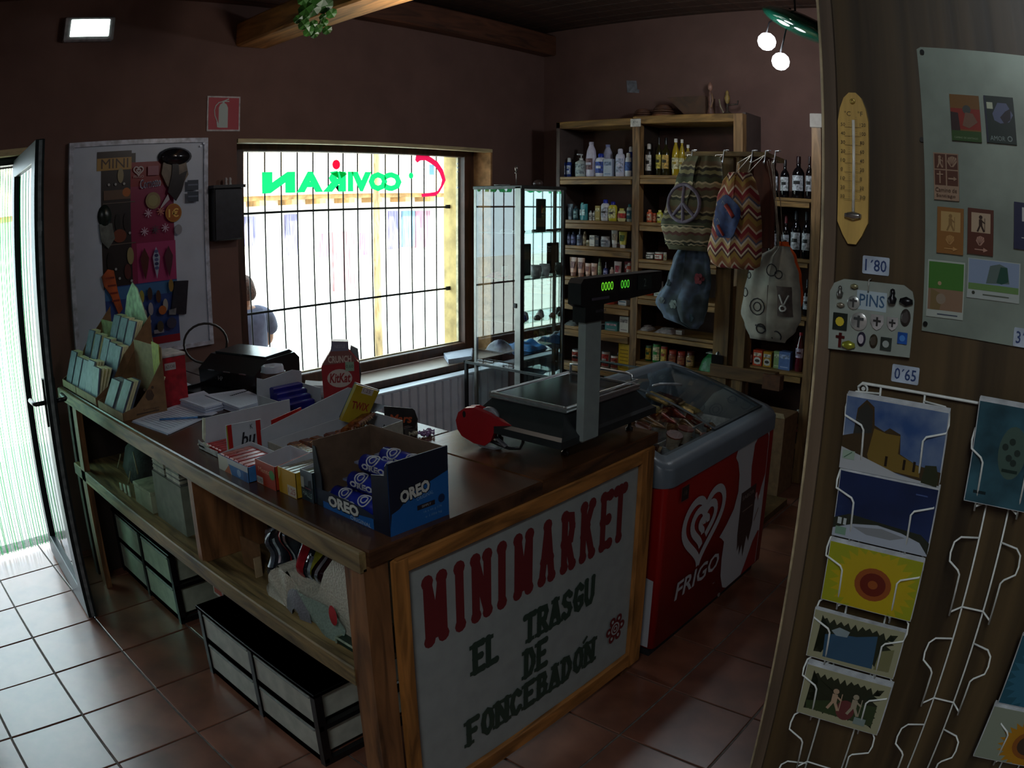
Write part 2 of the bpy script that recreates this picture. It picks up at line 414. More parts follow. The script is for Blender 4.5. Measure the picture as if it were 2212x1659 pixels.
# partition of dark veneered board on the right, its end post and light cord moulding
VEN = M('453721', 0.42, 0, 'noise', 3.0, 0.3, 0.04, stretch=(9, 9, .35))
pw = struct('wall_partition', loc=(1.09, -.6, 0))
part('veneer_panel', pw, MB(VEN).box(1.05, -2.6, 0, 1.09, .316, 3.1), world=True)
part('end_post', pw, MB(M('5e4e3e', 0.5, 0, 'noise', 4, 0.2, 0.1, stretch=(9, 9, .5))).box(1.044, .3165, 0, 1.10, .3355, 3.1, .002), world=True)
part('cord_moulding', pw, MB(M('a89878', .6)).tube([(1.043, .3365, 0), (1.043, .3365, 3.1)], .0022, 6), world=True)
# ------------------------------------------------------------------ outside
gnd = struct('ground', MB(M('c8c4bc', .95, 0, 'noise', 3, .06)).add([(-30, 4.27, -.03), (40, 4.27, -.03), (40, 30, -1.2), (-30, 30, -1.2)], [(0,1,2,3)]))
fc = thing('village_house', 'pale rendered house across the street with shuttered windows', 'house', (13, 18, -.85))
RND = M('e0d8d0', .9, 0, 'noise', 2, .05)
part('wall', fc, MB(RND).box(2, 18, -1.1, 30, 22, 2.0), world=True)
RF = M('b08a5a', .8, 0, 'wood', 3, .2)
part('eave', fc, MB(RF).box(1.8, 17.5, 2.0, 30.2, 22.3, 2.12), world=True)
part('roof', fc, MB(M('d8b8a0', .9)).prism([(17.4, 2.12), (22.4, 2.12), (19.9, 4.4)], 1.8, 30.2, 'x'), world=True)
for x in (10.4, 11.4, 12.3, 13.3, 14.3, 15.4, 16.4): part('rafter_end', fc, MB(RF).box(x-.1, 17.3, 1.86, x+.1, 18, 2.0), world=True)
for n, x0, x1, z0, z1, c in (('shutter',12.6,12.97,.36,1.02,'b0788c'),('shutter',11.49,11.87,.48,1.6,'8880a8'),('shutter',15.2,15.56,.43,1.59,'8880a8'),
        ('window',15.73,16.24,.47,1.58,'7898b8'),('shutter',16.28,16.9,.42,1.57,'b07c90'),('shutter',14.1,14.34,.32,.97,'b07c98'),('shutter',10.2,10.54,.83,1.6,'8880a8'),('door',13.09,13.89,-.85,1.04,'b88088')):
    s_ = part(n, fc, MB(M(c, .7, 0, 'noise', 6, .3, stretch=(9, 1, .3))).box(x0, 17.93, z0, x1, 18.0, z1), world=True)
pl = thing('wooden_pole', 'rough pale wooden pole standing in the street outside the window', 'pole', (5.3, 6.5, -.15))
part('shaft', pl, MB(M('b8986a', .8, 0, 'wood', 6, .3, .3, stretch=(3,3,.6))).lathe([(.045, -.15), (.04, 1.0), (.035, 1.85), (.032, 2.7)], 10, (5.33, 6.5, 0)), world=True)
# ================================================================== COUNTER
CW = M('6a4a2c', 0.5, 0, 'wood', 3.5, 0.3, 0.15, stretch=(6, .8, 6))     # boards along y
CWX = M('80522c', 0.5, 0, 'wood', 3.5, 0.3, 0.15, stretch=(.8, 6, 6))   # boards along x
CWZ = M('805634', 0.5, 0, 'wood', 3.5, 0.3, 0.15, stretch=(6, 6, .8))
TOP = M('4e3220', 0.26, 0, 'wood', 3, 0.3, 0.05, stretch=(2.2, .8, 6))
TOPX = M('56361f', 0.24, 0, 'wood', 3, 0.3, 0.05, stretch=(.8, 3, 6))
DK = M('2e2118', 0.7, 0, 'wood', 4, 0.2)
co = thing('shop_counter', 'L-shaped wooden shop counter with a lettered white front and open shelves', 'counter', (1.5, 2.3, 0))
part('worktop', co, MB(TOP).box(.968, 1.25, .912, 1.585, 3.66, .955, .004), world=True)
part('worktop', co, MB(TOP).box(1.588, 1.788, .912, 1.76, 3.66, .955, .004), world=True)
part('worktop', co, MB(TOPX).box(1.588, 1.25, .912, 2.215, 1.785, .955, .004), world=True)
part('edge_board', co, MB(M('7e6a44', .55, 0, 'wood', 3.5, .35, .2, stretch=(6, .8, 6))).box(.948, 1.262, .898, .967, 3.66, .953, .004), world=True)  # light from the door put into the fascia's paler wood colour
part('corner_post', co, MB(CWZ).box(.958, 1.262, 0, 1.03, 1.335, .912, .004), world=True)
part('shelf', co, MB(M('857048', .55, 0, 'wood', 3.5, .35, .2, stretch=(6, .8, 6))).box(.985, 1.335, .570, 1.55, 3.56, .592, .003), world=True)
part('shelf_rail', co, MB(M('857048', .55, 0, 'wood', 3.5, .35, .2, stretch=(6, .8, 6))).box(.955, 1.335, .545, .984, 3.56, .603, .004), world=True)  # paler wood of shelf and rail carries painted light from the door
part('divider', co, MB(CWZ).box(.972, 2.165, .592, 1.55, 2.195, .912, .002), world=True)
part('end_panel', co, MB(DK).box(.975, 3.56, 0, 1.58, 3.60, .912, .002), world=True)
part('end_post', co, MB(CWZ).box(.955, 3.38, 0, .985, 3.44, .912, .002), world=True)
part('back_panel', co, MB(DK).box(1.60, 1.80, .05, 1.625, 3.60, .912), world=True)
part('lower_divider', co, MB(M('4a2418', .7, 0, 'wood', 4, .2)).box(1.16, 2.455, 0, 1.55, 2.485, .545), world=True)
part('leg', co, MB(CWZ).box(2.12, 1.275, 0, 2.185, 1.34, .912, .004), world=True)
part('leg', co, MB(CWZ).box(2.12, 1.68, 0, 2.185, 1.74, .912, .004), world=True)
part('leg', co, MB(CWZ).box(1.52, 1.70, 0, 1.585, 1.76, .912, .004), world=True)
part('side_panel', co, MB(DK).box(2.188, 1.275, .05, 2.20, 1.74, .912), world=True)
# framed front sign
FR_ = M('a87038', 0.45, 0, 'wood', 4, .28, .1, stretch=(.8, 6, 6)); FRz = M('a87038', 0.45, 0, 'wood', 4, .28, .1, stretch=(6, 6, .8))
sg = part('front_board', co, MB(M('989e9c', .55, 0, 'noise', 20, .04)).box(1.075, 1.264, .10, 2.12, 1.274, .875), world=True, label='white board lettered in dark red and green')
part('frame_rail', sg, MB(FR_).box(1.045, 1.248, .863, 2.195, 1.266, .911, .004), world=True)
part('frame_rail', sg, MB(FR_).box(1.045, 1.248, .055, 2.195, 1.266, .115, .004), world=True)
part('frame_stile', sg, MB(FRz).box(1.040, 1.247, .05, 1.080, 1.266, .905, .004), world=True)
part('frame_stile', sg, MB(FRz).box(2.118, 1.247, .05, 2.192, 1.266, .905, .004), world=True)
# stroke lettering with knobbed ends
GLY = {'M': [[(0,0),(0,1)],[(0,1),(.5,.12)],[(.5,.12),(1,1)],[(1,1),(1,0)]], 'I': [[(.5,0),(.5,1)]], 'N': [[(0,0),(0,1)],[(0,1),(1,0)],[(1,0),(1,1)]],
 'A': [[(0,0),(.5,1)],[(.5,1),(1,0)],[(.22,.36),(.78,.36)]], 'R': [[(.1,0),(.1,1)],[(.1,1),(.8,.95),(.9,.75),(.75,.52),(.1,.5)],[(.45,.5),(1,0)]],
 'K': [[(.1,0),(.1,1)],[(.15,.45),(.9,1)],[(.4,.6),(1,0)]], 'E': [[(.1,0),(.1,1)],[(.1,1),(.9,1)],[(.1,.52),(.7,.52)],[(.1,0),(.95,0)]],
 'T': [[(.5,0),(.5,1)],[(0,1),(1,1)]], 'L': [[(.1,1),(.1,0)],[(.1,0),(.95,0)]], 'S': [[(.9,.85),(.6,1),(.2,.93),(.1,.72),(.35,.55),(.75,.45),(.92,.25),(.75,.05),(.4,0),(.08,.15)]],
 'G': [[(.92,.85),(.6,1),(.25,.9),(.05,.5),(.25,.1),(.6,0),(.92,.15)],[(.92,.15),(.92,.45)],[(.92,.45),(.6,.45)]], 'U': [[(.05,1),(.08,.25),(.3,0),(.7,0),(.92,.25),(.95,1)]],
 'D': [[(.1,0),(.1,1)],[(.1,1),(.6,.95),(.9,.6),(.9,.35),(.6,.04),(.1,0)]], 'F': [[(.1,0),(.1,1)],[(.1,1),(.95,1)],[(.1,.52),(.7,.52)]],
 'O': [[(.5,0),(.12,.2),(.05,.55),(.2,.9),(.5,1),(.8,.9),(.95,.55),(.88,.2),(.5,0)]], 'C': [[(.92,.82),(.6,1),(.25,.9),(.05,.5),(.25,.1),(.6,0),(.92,.18)]],
 'B': [[(.1,0),(.1,1)],[(.1,1),(.7,.97),(.82,.75),(.65,.54),(.1,.52)],[(.65,.54),(.92,.35),(.8,.06),(.1,0)]], "'": [[(.3,1.15),(.7,1.35)]]}
def strokes(a, word, x, y, w, h, gap, sw, col, knob=1.45, serif=False):
    for ch in word:
        if ch == ' ': x += w+gap; continue
        if ch == 'I': cw = w*.45
        else: cw = w
        for pl_ in GLY[ch]:
            pts = [(x+px*cw, y+py*h) for px, py in pl_]
            a.line(pts, sw, col)
            for p_ in (pts[0], pts[-1]): a.disc(p_[0], p_[1], sw*.5*knob, col, n=10); a.k -= .9
            if serif:
                for p_, q_ in ((pts[0], pl_[0]), (pts[-1], pl_[-1])):
                    if q_[1] in (0, 1) and len(pl_) == 2 and pl_[0][1] != pl_[1][1]: a.line([(p_[0]-sw*.75, p_[1]), (p_[0]+sw*.75, p_[1])], sw*.62, col); a.k -= .9
            for p_ in pts[1:-1]: a.disc(p_[0], p_[1], sw*.5, col, n=8); a.k -= .9
        x += cw+gap
a = Art((1.0, 1.2638, 0), (1, 0, 0), (0, 0, 1), step=.00004)
MR = '6a2024'
xs = (1.152, 1.258, 1.325, 1.423, 1.497, 1.606, 1.708, 1.804, 1.912, 1.990)
for ch, x in zip('MINIMARKET', xs):
    w = {'M': .050, 'N': .046, 'I': .03, 'K': .054}.get(ch, .046)
    strokes(a, ch, x-1.0, .630, w, .172, 0, .030 if ch != 'I' else .031, MR, 1.38)
MG = '2c4036'
strokes(a, 'EL', .312, .452, .038, .088, .016, .0225, MG, 1.15, True)
strokes(a, 'TRASGU', .532, .450, .042, .086, .0185, .0215, MG, 1.15, True)
strokes(a, 'DE', .532, .322, .042, .092, .018, .0215, MG, 1.15, True)
strokes(a, 'FONCEBADON', .276, .203, .042, .084, .0218, .0215, MG, 1.15, True)
a.line([(.832, .305), (.850, .318)], .011, MG)
# dark red flower emblem
cx_, cz_ = 1.026, .268
for i in range(6):
    t = i*PI/3; a.disc(cx_+.040*math.cos(t), cz_+.040*math.sin(t), .018, MR, n=12); a.k -= .8
a.disc(cx_, cz_, .034, MR, n=20); a.ring(cx_, cz_, .022, .006, 'a8b0b0'); a.ring(cx_, cz_, .010, .005, 'a8b0b0')
for i in range(6):
    t = i*PI/3; a.disc(cx_+.040*math.cos(t), cz_+.040*math.sin(t), .007, 'a8b0b0', n=8); a.k -= .8
a.build(sg, 'lettering', world=True)
a = Art((1.1595, 2.46, .12), (0, -1, 0), (0, 0, 1)); 
a = Art((1.158, 2.52, .30), (0, -1, 0), (0, 0, 1)); 
stk = thing('warning_sticker', 'small white and red sticker on the post beneath the counter shelf', 'sticker', (1.155, 2.47, .3))
part('backing', stk, MB(M('c8c0b8', .6)).box(1.152, 2.43, .28, 1.156, 2.51, .42), world=True)
a = Art((1.1518, 2.51, .28), (0, -1, 0), (0, 0, 1)); a.rect(.008, .01, .064, .05, 'b04030'); a.rect(.015, .075, .05, .05, 'a05848'); a.build(stk, world=True)

# ================================================================== ICE CREAM FREEZER
fz = thing('chest_freezer', 'red ice cream chest freezer with grey rim and curved glass lids', 'freezer', (2.79, 1.55, 0))
FX0, FX1, FY0, FY1 = 2.275, 3.315, 1.238, 1.86
RED = M('a01814', 0.35, 0, 'noise', 3, .04)
def rr(x0, y0, x1, y1, r, n=5):
    pts = []
    for cx, cy, a0 in ((x1-r, y1-r, 0), (x0+r, y1-r, PI/2), (x0+r, y0+r, PI), (x1-r, y0+r, 1.5*PI)):
        pts += [(cx+r*math.cos(a0+PI/2*i/n), cy+r*math.sin(a0+PI/2*i/n)) for i in range(n+1)]
    return pts
out = rr(FX0, FY0, FX1, FY1, .022); inn = rr(FX0+.06, FY0+.06, FX1-.06, FY1-.06, .03)
b = MB(RED)
n = len(out)
b.add([(x, y, .055) for x, y in out]+[(x, y, .74) for x, y in out], [tuple(range(n))[::-1]]+[(i, (i+1) % n, (i+1) % n+n, i+n) for i in range(n)], True)
b.use(M('c8ccd0', .5)).add([(x, y, .74) for x, y in inn]+[(x, y, .30) for x, y in inn], [(i, (i+1) % n, (i+1) % n+n, i+n) for i in range(n)]+[tuple(range(n, 2*n))])
part('cabinet', fz, b, world=True)
def ztop(y): t = (y-FY0)/(FY1-FY0); return .802+.152*math.sin(min(1, t)*PI/2*1.0)**.9
RIM = M('66707a', 0.35, 0, 'noise', 8, .05)
b = MB(RIM)
o2 = rr(FX0-.012, FY0-.012, FX1+.012, FY1+.012, .06, 8); i2 = rr(FX0+.055, FY0+.05, FX1-.045, FY1-.055, .03, 8); n2 = len(o2)
zz = lambda p: ztop(min(max(p[1], FY0), FY1))
v = [(x, y, .728) for x, y in o2] + [(p[0], p[1], zz(p)-.012) for p in o2] + [(p[0]*.985+2.795*.015, p[1]*.985+1.55*.015, zz(p)) for p in o2] + [(p[0], p[1], zz(p)) for p in i2] + [(x, y, .70) for x, y in i2]
b.add(v, [(k*n2+i, k*n2+(i+1) % n2, (k+1)*n2+(i+1) % n2, (k+1)*n2+i) for k in range(4) for i in range(n2)], True)
part('rim', fz, b, world=True)
gl = GLASS((.80, .86, .86), 1.45, .0)
def lid(x0, x1, dz):
    b = MB(gl).grid(lambda u, w: (x0+(x1-x0)*u, FY0+.06+(FY1-FY0-.13)*w, ztop(FY0+.06+(FY1-FY0-.13)*w)-.018+dz), 1, 12)
    o = part('glass_lid', fz, b, world=True)
    e = MB(M('3c4448', .4, .3))
    for x in (x0, x1-.018):
        e.grid(lambda u, w: (x+.018*u, FY0+.06+(FY1-FY0-.13)*w, ztop(FY0+.06+(FY1-FY0-.13)*w)-.010+dz), 1, 12)
    e.box(x0, FY0+.055, ztop(FY0+.06)-.03+dz, x1, FY0+.072, ztop(FY0+.06)-.008+dz)
    part('lid_edge', o, e, world=True)
lid(FX0+.06, 2.80, 0); lid(2.765, FX1-.05, .009)
part('lid_handle', fz, MB(M('a8acb0', .4, .5)).tube([(2.80, 1.62, .952), (2.83, 1.60, .958), (2.90, 1.56, .952), (2.93, 1.55, .945)], .006, 6), world=True)
part('skirting', fz, MB(M('18181a', .7)).box(FX0+.03, FY0+.03, .0, FX1-.03, FY1-.03, .06), world=True)
part('drain_cap', fz, MB(M('b8b8b8', .4, .6)).lathe([(.011, FY0-.003), (.009, FY0)], 12, (2.845, 0, .055), axis='y'), world=True)
# front print
a = Art((FX0, FY0-.0012, 0), (1, 0, 0), (0, 0, 1), step=.0002)
WHT = 'b4b4b8'
# white swoosh on the right
a.poly([(.62,.73),(.60,.69),(.63,.66),(.655,.60),(.66,.52),(.63,.45),(.57,.40),(.53,.375),(.505,.36),(.53,.345),(.56,.32),(.555,.24),(.565,.15),(.60,.08),(.64,.06),
        (.97,.06),(.97,.73)], WHT)
a.poly([(.80,.70),(.86,.74),(.93,.74),(.965,.70),(.965,.52),(.93,.46),(.905,.40),(.885,.45),(.86,.40),(.84,.46),(.80,.50),(.785,.60)], '8c1c1a')
a.poly([(.80,.06),(.90,.20),(.95,.235),(.965,.23),(.965,.06)], '8c1c1a')
a.rect(.70, .30, .165, .20, '3c2a28'); a.poly([(.70,.30),(.865,.30),(.84,.22),(.81,.26),(.79,.16),(.765,.23),(.745,.185),(.73,.24),(.715,.215)], '3c2a28')
a.text('SABOR', .715, .46, .018, '8a7870', w=.13); a.rect(.73, .40, .11, .006, '7a6860')
a.disc(.875, .44, .012, 'd8a8a8'); a.disc(.915, .42, .010, 'd8d0c8'); a.line([(.88,.31),(.92,.36)], .008, '8a6860')
# heart emblem: nested open hearts
def heart(cx, cy, s, w, t0=0.0, t1=1.0, col=WHT, sh=.10):
    pts = []
    for i in range(49):
        t = (t0+(t1-t0)*i/48)*2*PI
        hx = 16*math.sin(t)**3/16; hy = (13*math.cos(t)-5*math.cos(2*t)-2*math.cos(3*t)-math.cos(4*t))/16
        pts.append((cx+s*hx+sh*s*hy, cy+s*hy*.92))
    a.line(pts, w, col)
heart(.33, .485, .175, .034, .0, .47); heart(.33, .485, .175, .034, .53, 1.0)
heart(.325, .49, .10, .032, .55, 1.37)
heart(.325, .488, .033, .028, .50, 1.25)
a.text('FRIGO', .125, .222, .078, WHT, w=.385, bold=.02, shear=.15)
a.rect(.105, .645, .062, .062, '8a3028'); a.rect(.108, .648, .056, .056, '2c1c1c'); a.text('-18', .118, .668, .018, '6a5a50')
a.text('Frigo', .47, .15, .01, '8c8c90')
a.build(fz, world=True)
a = Art((FX0-.0012, FY1, 0), (0, -1, 0), (0, 0, 1), step=.0002)
a.poly([(.02,.06),(.60,.06),(.60,.355),(.57,.36),(.52,.345),(.46,.34),(.38,.31),(.30,.24),(.22,.22),(.10,.28),(.02,.25)], WHT)
a.poly([(.40,.10),(.50,.12),(.53,.17),(.50,.21),(.44,.20),(.36,.16)], '8c1c1a'); a.line([(.42,.25),(.53,.262)], .004, '303030')
a.build(fz, world=True)
# ice creams in their wrappers
ic_n = 0
kinds = [('7a5230', 'c8b090', 'cone'), ('8c3020', 'd8c8b0', 'cone'), ('c8a868', '5a3a20', 'stick'), ('4a2c1c', 'a08058', 'stick'), ('b8a898', '78382c', 'tub')]
protos = []
for c1, c2, kd in kinds:
    t = thing({'cone': 'ice_cream_cone', 'stick': 'ice_cream_bar', 'tub': 'ice_cream_tub'}[kd], 'wrapped ice cream', 'ice cream', (0, 0, -5))
    if kd == 'cone':
        part('wrapper', t, MB(M(c1, .3, .2, 'noise', 60, .3)).lathe([(.004, 0), (.030, .11), (.034, .13)], 10, axis='y').use(M(c2, .4)).lathe([(.034, .13), (.028, .15), (.006, .155)], 10, axis='y'))
    elif kd == 'stick':
        part('wrapper', t, MB(M(c1, .25, .3, 'noise', 40, .3)).box(-.032, 0, 0, .032, .15, .022, .008).use(M(c2, .3)).box(-.034, -.012, .008, .034, 0, .012).box(-.034, .15, .008, .034, .162, .012))
    else:
        part('tub', t, MB(M(c1, .4)).lathe([(.026, 0), (.034, .055), (.036, .06)], 12).use(M(c2, .4)).lathe([(.037, .06), (.037, .066)], 12))
    protos.append((t, kd, c1))
rows = [(2.40, 1.66, 12, 0, 'brown and gold'), (2.40, 1.42, 6, 2, 'brown'), (2.88, 1.42, 5, 3, 'dark')]
firsts = {}
for r in range(5):
    for c in range(9):
        k = (r+c//2) % 5; t, kd, c1 = protos[k]
        x = FX0+.13+c*.098; y = FY0+.11+r*.085+R_.uniform(-.01, .01); z = .60+.045*r+R_.uniform(0, .02)
        first = k not in firsts
        o = t if first else dup(t)
        firsts[k] = 1
        o.location = (x, y, z); o.rotation_euler = (R_.uniform(.1, .3), 0, R_.uniform(-.5, .5))
        o['label'] = '%s in a coloured wrapper lying in the glass-topped freezer' % {'cone': 'wrapped ice cream cone', 'stick': 'wrapped ice cream bar', 'tub': 'lidded ice cream tub'}[kd]
        if kd == 'cone': o['label'] = ('brown' if k == 0 else 'red') + ' wrapped ice cream cone lying in the glass-topped freezer'
        if kd == 'stick': o['label'] = ('gold' if k == 2 else 'dark brown') + ' wrapped ice cream bar lying in the glass-topped freezer'
        o['label'] = ' '.join(w_ for w_ in o['label'].replace('lying in the glass-topped freezer', 'in freezer,').replace('dark brown', 'dark').replace('lidded ', '').replace(' in a coloured wrapper', '').split()) + ' %s row from the front, %s from the left' % (('first','second','third','fourth','fifth')[r], ('first','second','third','fourth','fifth','sixth','seventh','eighth','ninth')[c])
        o['group'] = {0: 'brown cones in the freezer', 1: 'red cones in the freezer', 2: 'gold ice cream bars in the freezer', 3: 'dark ice cream bars in the freezer', 4: 'tubs in the freezer'}[k]
part('wire_basket', fz, MB(M('b0b4b8', .4, .3)).box(FX0+.06, FY0+.06, .58, FX1-.06, FY1-.06, .585).box(2.78, FY0+.06, .585, 2.79, FY1-.06, .70).box(FX0+.06, 1.55, .585, FX1-.06, 1.556, .72), world=True)

# ================================================================== SCALE ON THE COUNTER
sc_ = thing('shop_scale', 'dark grey price scale with steel pan and tall display post on the counter', 'scale', (1.98, 1.45, .955))
SD = M('23282a', 0.4, 0, 'noise', 30, .08); STL = M('d4d8dc', 0.34, 1.0, 'noise', 50, .06)
b = MB(SD); lo = [(1.70, 1.275), (2.235, 1.275), (2.235, 1.655), (1.70, 1.655)]; mi = [(1.715, 1.285), (2.22, 1.285), (2.22, 1.645), (1.715, 1.645)]; hi = [(1.765, 1.315), (2.16, 1.315), (2.16, 1.60), (1.765, 1.60)]
b.add([(x, y, 1.012) for x, y in lo]+[(x, y, 1.034) for x, y in lo]+[(x, y, 1.042) for x, y in mi]+[(x, y, 1.10) for x, y in hi], [(3,2,1,0),(12,13,14,15)]+[(k*4+i, k*4+(i+1) % 4, k*4+4+(i+1) % 4, k*4+4+i) for k in range(3) for i in range(4)])
part('body', sc_, b, world=True)
b = MB(STL).box(1.755, 1.300, 1.102, 2.165, 1.605, 1.112, .004); b.box(1.755, 1.300, 1.112, 2.165, 1.312, 1.122, .003); b.box(1.755, 1.593, 1.112, 2.165, 1.605, 1.122, .003).box(1.755, 1.312, 1.112, 1.767, 1.593, 1.122, .003).box(2.153, 1.312, 1.112, 2.165, 1.593, 1.122, .003)
part('pan_frame', sc_, b, world=True)
part('weighing_pan', sc_, MB(M('4a4e58', 0.12, .9, 'noise', 8, .1)).box(1.767, 1.312, 1.112, 2.153, 1.593, 1.118), world=True)
b = MB(STL).tube([(2.158, 1.33, 1.115), (2.158, 1.33, 1.150), (2.158, 1.36, 1.152), (2.158, 1.56, 1.152), (2.158, 1.585, 1.150), (2.158, 1.585, 1.115)], .0048, 6)
b.tube([(1.90, 1.306, 1.135), (2.158, 1.306, 1.135), (2.158, 1.33, 1.135)], .003, 6)
part('pan_rail', sc_, b, world=True)
for i, (x, y) in enumerate(((1.82, 1.35), (2.17, 1.34), (1.80, 1.60), (2.17, 1.60))):
    part('foot', sc_, MB(M('141414', .5)).lathe([(.013, .955), (.013, .962), (.007, .966), (.006, 1.013)], 10, (x, y, 0)), world=True)
part('post', sc_, MB(M('8c9896', .4, 0, 'noise', 30, .04)).box(1.788, 1.262, 1.013, 1.866, 1.288, 1.45, .006), world=True)
hd = part('display_head', sc_, MB(M('14181a', .35)).prism([(1.752, 1.425), (1.775, 1.415), (1.775, 1.372), (1.868, 1.372), (1.868, 1.418), (2.19, 1.43), (2.205, 1.445), (2.205, 1.498), (1.765, 1.498), (1.752, 1.485)], 1.255, 1.30, 'y'), world=True)
a = Art((1.752, 1.2545, 1.415), (1, 0, 0), (0, 0, 1))
a.rect(.095, .035, .075, .040, '20281c'); a.text('0000', .10, .042, .026, EMIT('58b020', 1.1), w=.062)
a.rect(.195, .035, .065, .040, '20281c'); a.text('000', .203, .042, .026, EMIT('40a828', .9), w=.048)
a.rect(.30, .030, .085, .046, '1c2826'); a.text('2', .335, .040, .025, '5a6c68')
a.rect(.05, .018, .09, .008, '4a4450'); a.text('BAXTRAN', .072, -.018, .008, '58545c'); a.build(hd, world=True)

# ================================================================== GLASS CABINETS
TG = GLASS((.88, .92, .91), 1.5, 0.0, .09)
AL = M('9a9c98', .35, .5, 'noise', 20, .06); BK = M('1c1c1e', .5)
gc = thing('display_cabinet', 'tall glass display cabinet with aluminium posts beside the window', 'display cabinet', (4.03, 3.40, 0))
cx0, cx1, cy0, cy1 = 3.797, 4.262, 3.190, 3.605
for x, y, m in ((cx0, cy0, BK), (cx1-.02, cy0, BK), (cx0, cy1-.02, AL), (cx1-.02, cy1-.02, AL)):
    w = .030 if (x, y) == (cx0, cy0) else .02
    part('post', gc, MB(m).box(x, y, .05, x+w, y+.02, 1.825, .002), world=True)
part('post_face', gc, MB(AL).box(cx0-.004, cy0+.004, .05, cx0-.0005, cy0+.05, 1.825), world=True)
part('top', gc, MB(M('3a3c3c', .4, .3)).box(cx0-.004, cy0-.004, 1.812, cx1+.004, cy1+.004, 1.835, .003), world=True)
part('base', gc, MB(BK).box(cx0, cy0, 0, cx1, cy1, .10), world=True)
part('side_glass', gc, MB(TG).add([(cx0+.002, cy0+.03, .1), (cx0+.002, cy1-.02, .1), (cx0+.002, cy1-.02, 1.812), (cx0+.002, cy0+.03, 1.812)], [(3, 2, 1, 0)]), world=True)
part('front_glass', gc, MB(TG).add([(cx0+.03, cy0+.002, .1), (cx1-.02, cy0+.002, .1), (cx1-.02, cy0+.002, 1.812), (cx0+.03, cy0+.002, 1.812)], [(0, 1, 2, 3)]), world=True)
MIR = M((.26, .30, .29), 0.03, 1.0, 'flat')  # tinted reflector added for the window's reflection in the cabinet glass
part('reflector_back', gc, MB(MIR).box(cx1-.024, cy0+.02, .1, cx1-.020, cy1-.02, 1.812), world=True, label='reflective back panel')
for z in (1.52, 1.215, .93, .72):
    part('glass_shelf', gc, MB(GLASS((.82, .90, .87), 1.5)).box(cx0+.01, cy0+.01, z, cx1-.03, cy1-.02, z+.005), world=True)
part('lock', gc, MB(BK).box(cx0-.012, cy0+.035, 1.04, cx0-.004, cy0+.055, 1.07), world=True)
lc = thing('display_counter', 'low glass-topped display case in front of the tall cabinet', 'display case', (3.6, 3.3, 0))
lx0, lx1, ly0, ly1 = 3.71, 3.79, 3.05, 3.70
lz = .648
for bx in ((3.725, 3.61), (3.725, 2.62), (4.33, 2.62)): part('post', lc, MB(BK).box(bx[0], bx[1], 0, bx[0]+.02, bx[1]+.02, lz-.01), world=True)
LF = M('4c5050', .4, .4)
b = MB(LF).box(3.72, 2.61, lz-.012, 3.732, 3.63, lz+.004).box(3.72, 2.61, lz-.012, 4.36, 2.622, lz+.004).box(4.348, 2.61, lz-.012, 4.36, 3.18, lz+.004).box(3.72, 3.62, lz-.012, 3.79, 3.632, lz+.004)
part('top_frame', lc, b, world=True)
part('glass_top', lc, MB(GLASS((.85, .9, .9), 1.5, 0, .05)).add([(3.73, 2.62, lz), (4.35, 2.62, lz), (4.35, 3.185, lz), (3.73, 3.185, lz)], [(0,1,2,3)]).add([(3.73, 3.185, lz), (3.79, 3.185, lz), (3.79, 3.62, lz), (3.73, 3.62, lz)], [(0,1,2,3)]), world=True)
part('base', lc, MB(BK).box(3.73, 2.63, 0, 4.34, 3.18, .08), world=True)

# ================================================================== SHELVING ALONG THE RIGHT WALL
SW = M('94703e', .5, 0, 'wood', 4, .28, .12, stretch=(6, .8, 6)); SWz = M('8c6a44', .5, 0, 'wood', 4, .28, .12, stretch=(6, 6, .8))
BKP = M('40251a', .8, 0, 'wood', 3, .2); PNL = M('5a4c48', .6, 0, 'wood', 4, .15)
ua = thing('wall_shelf_unit', 'tall wooden shelf unit of two bays holding toiletries, oils and sundries', 'shelf unit', (4.75, 2.78, 0))
part('side_panel', ua, MB(PNL).box(4.60, 3.50, 0, XW, 3.53, 2.33), world=True)
part('post', ua, MB(SWz).box(4.60, 2.812, 0, 4.66, 2.868, 2.31, .004), world=True)
part('post', ua, MB(SWz).box(4.60, 2.035, 0, 4.66, 2.10, 2.345, .004), world=True)
part('centre_panel', ua, MB(DK).box(4.66, 2.825, 0, XW, 2.85, 2.31), world=True)
part('side_panel', ua, MB(PNL).box(4.66, 2.04, 0, XW, 2.065, 2.36), world=True)
part('back_panel', ua, MB(BKP).box(XW-.02, 2.065, 0, XW-.002, 3.50, 2.30), world=True)
part('top_board', ua, MB(SW).box(4.60, 2.87, 2.285, XW, 3.53, 2.335, .004), world=True)
part('top_board', ua, MB(SW).box(4.60, 2.10, 2.290, XW, 2.865, 2.345, .004), world=True)
SA = {'A1': (1.922, .058), 'A2': (1.602, .063), 'A3': (1.413, .066), 'A4': (1.182, .06), 'A5': (1.005, .066), 'A6': (.813, .072), 'A7': (.53, .05)}
SB = {'B1': (1.931, .062), 'B2': (1.605, .061), 'B3': (1.347, .061), 'B4': (1.095, .061), 'B5': (.847, .054), 'B6': (.63, .05)}
SC = {'C1': (1.809, .058), 'C2': (1.434, .052), 'C3': (1.076, .055), 'C4': (.718, .062), 'C5': (.247, .05)}
def shelf(u, z, t, y0, y1):
    o = part('shelf_board', u, MB(SW).box(4.605, y0, z-.022, XW-.02, y1, z, .002), world=True)
    part('edge_strip', o, MB(SW).box(4.592, y0+.01, z-t, 4.612, y1-.01, z-.024, .003), world=True)
for z, t in SA.values(): shelf(ua, z, t, 2.868, 3.50)
for z, t in SB.values(): shelf(ua, z, t, 2.10, 2.812)
lab = part('price_label', ua, MB(M('d8d4cc', .6)).box(4.592, 2.80, 2.27, 4.599, 2.88, 2.325), world=True, label='small white paper label')
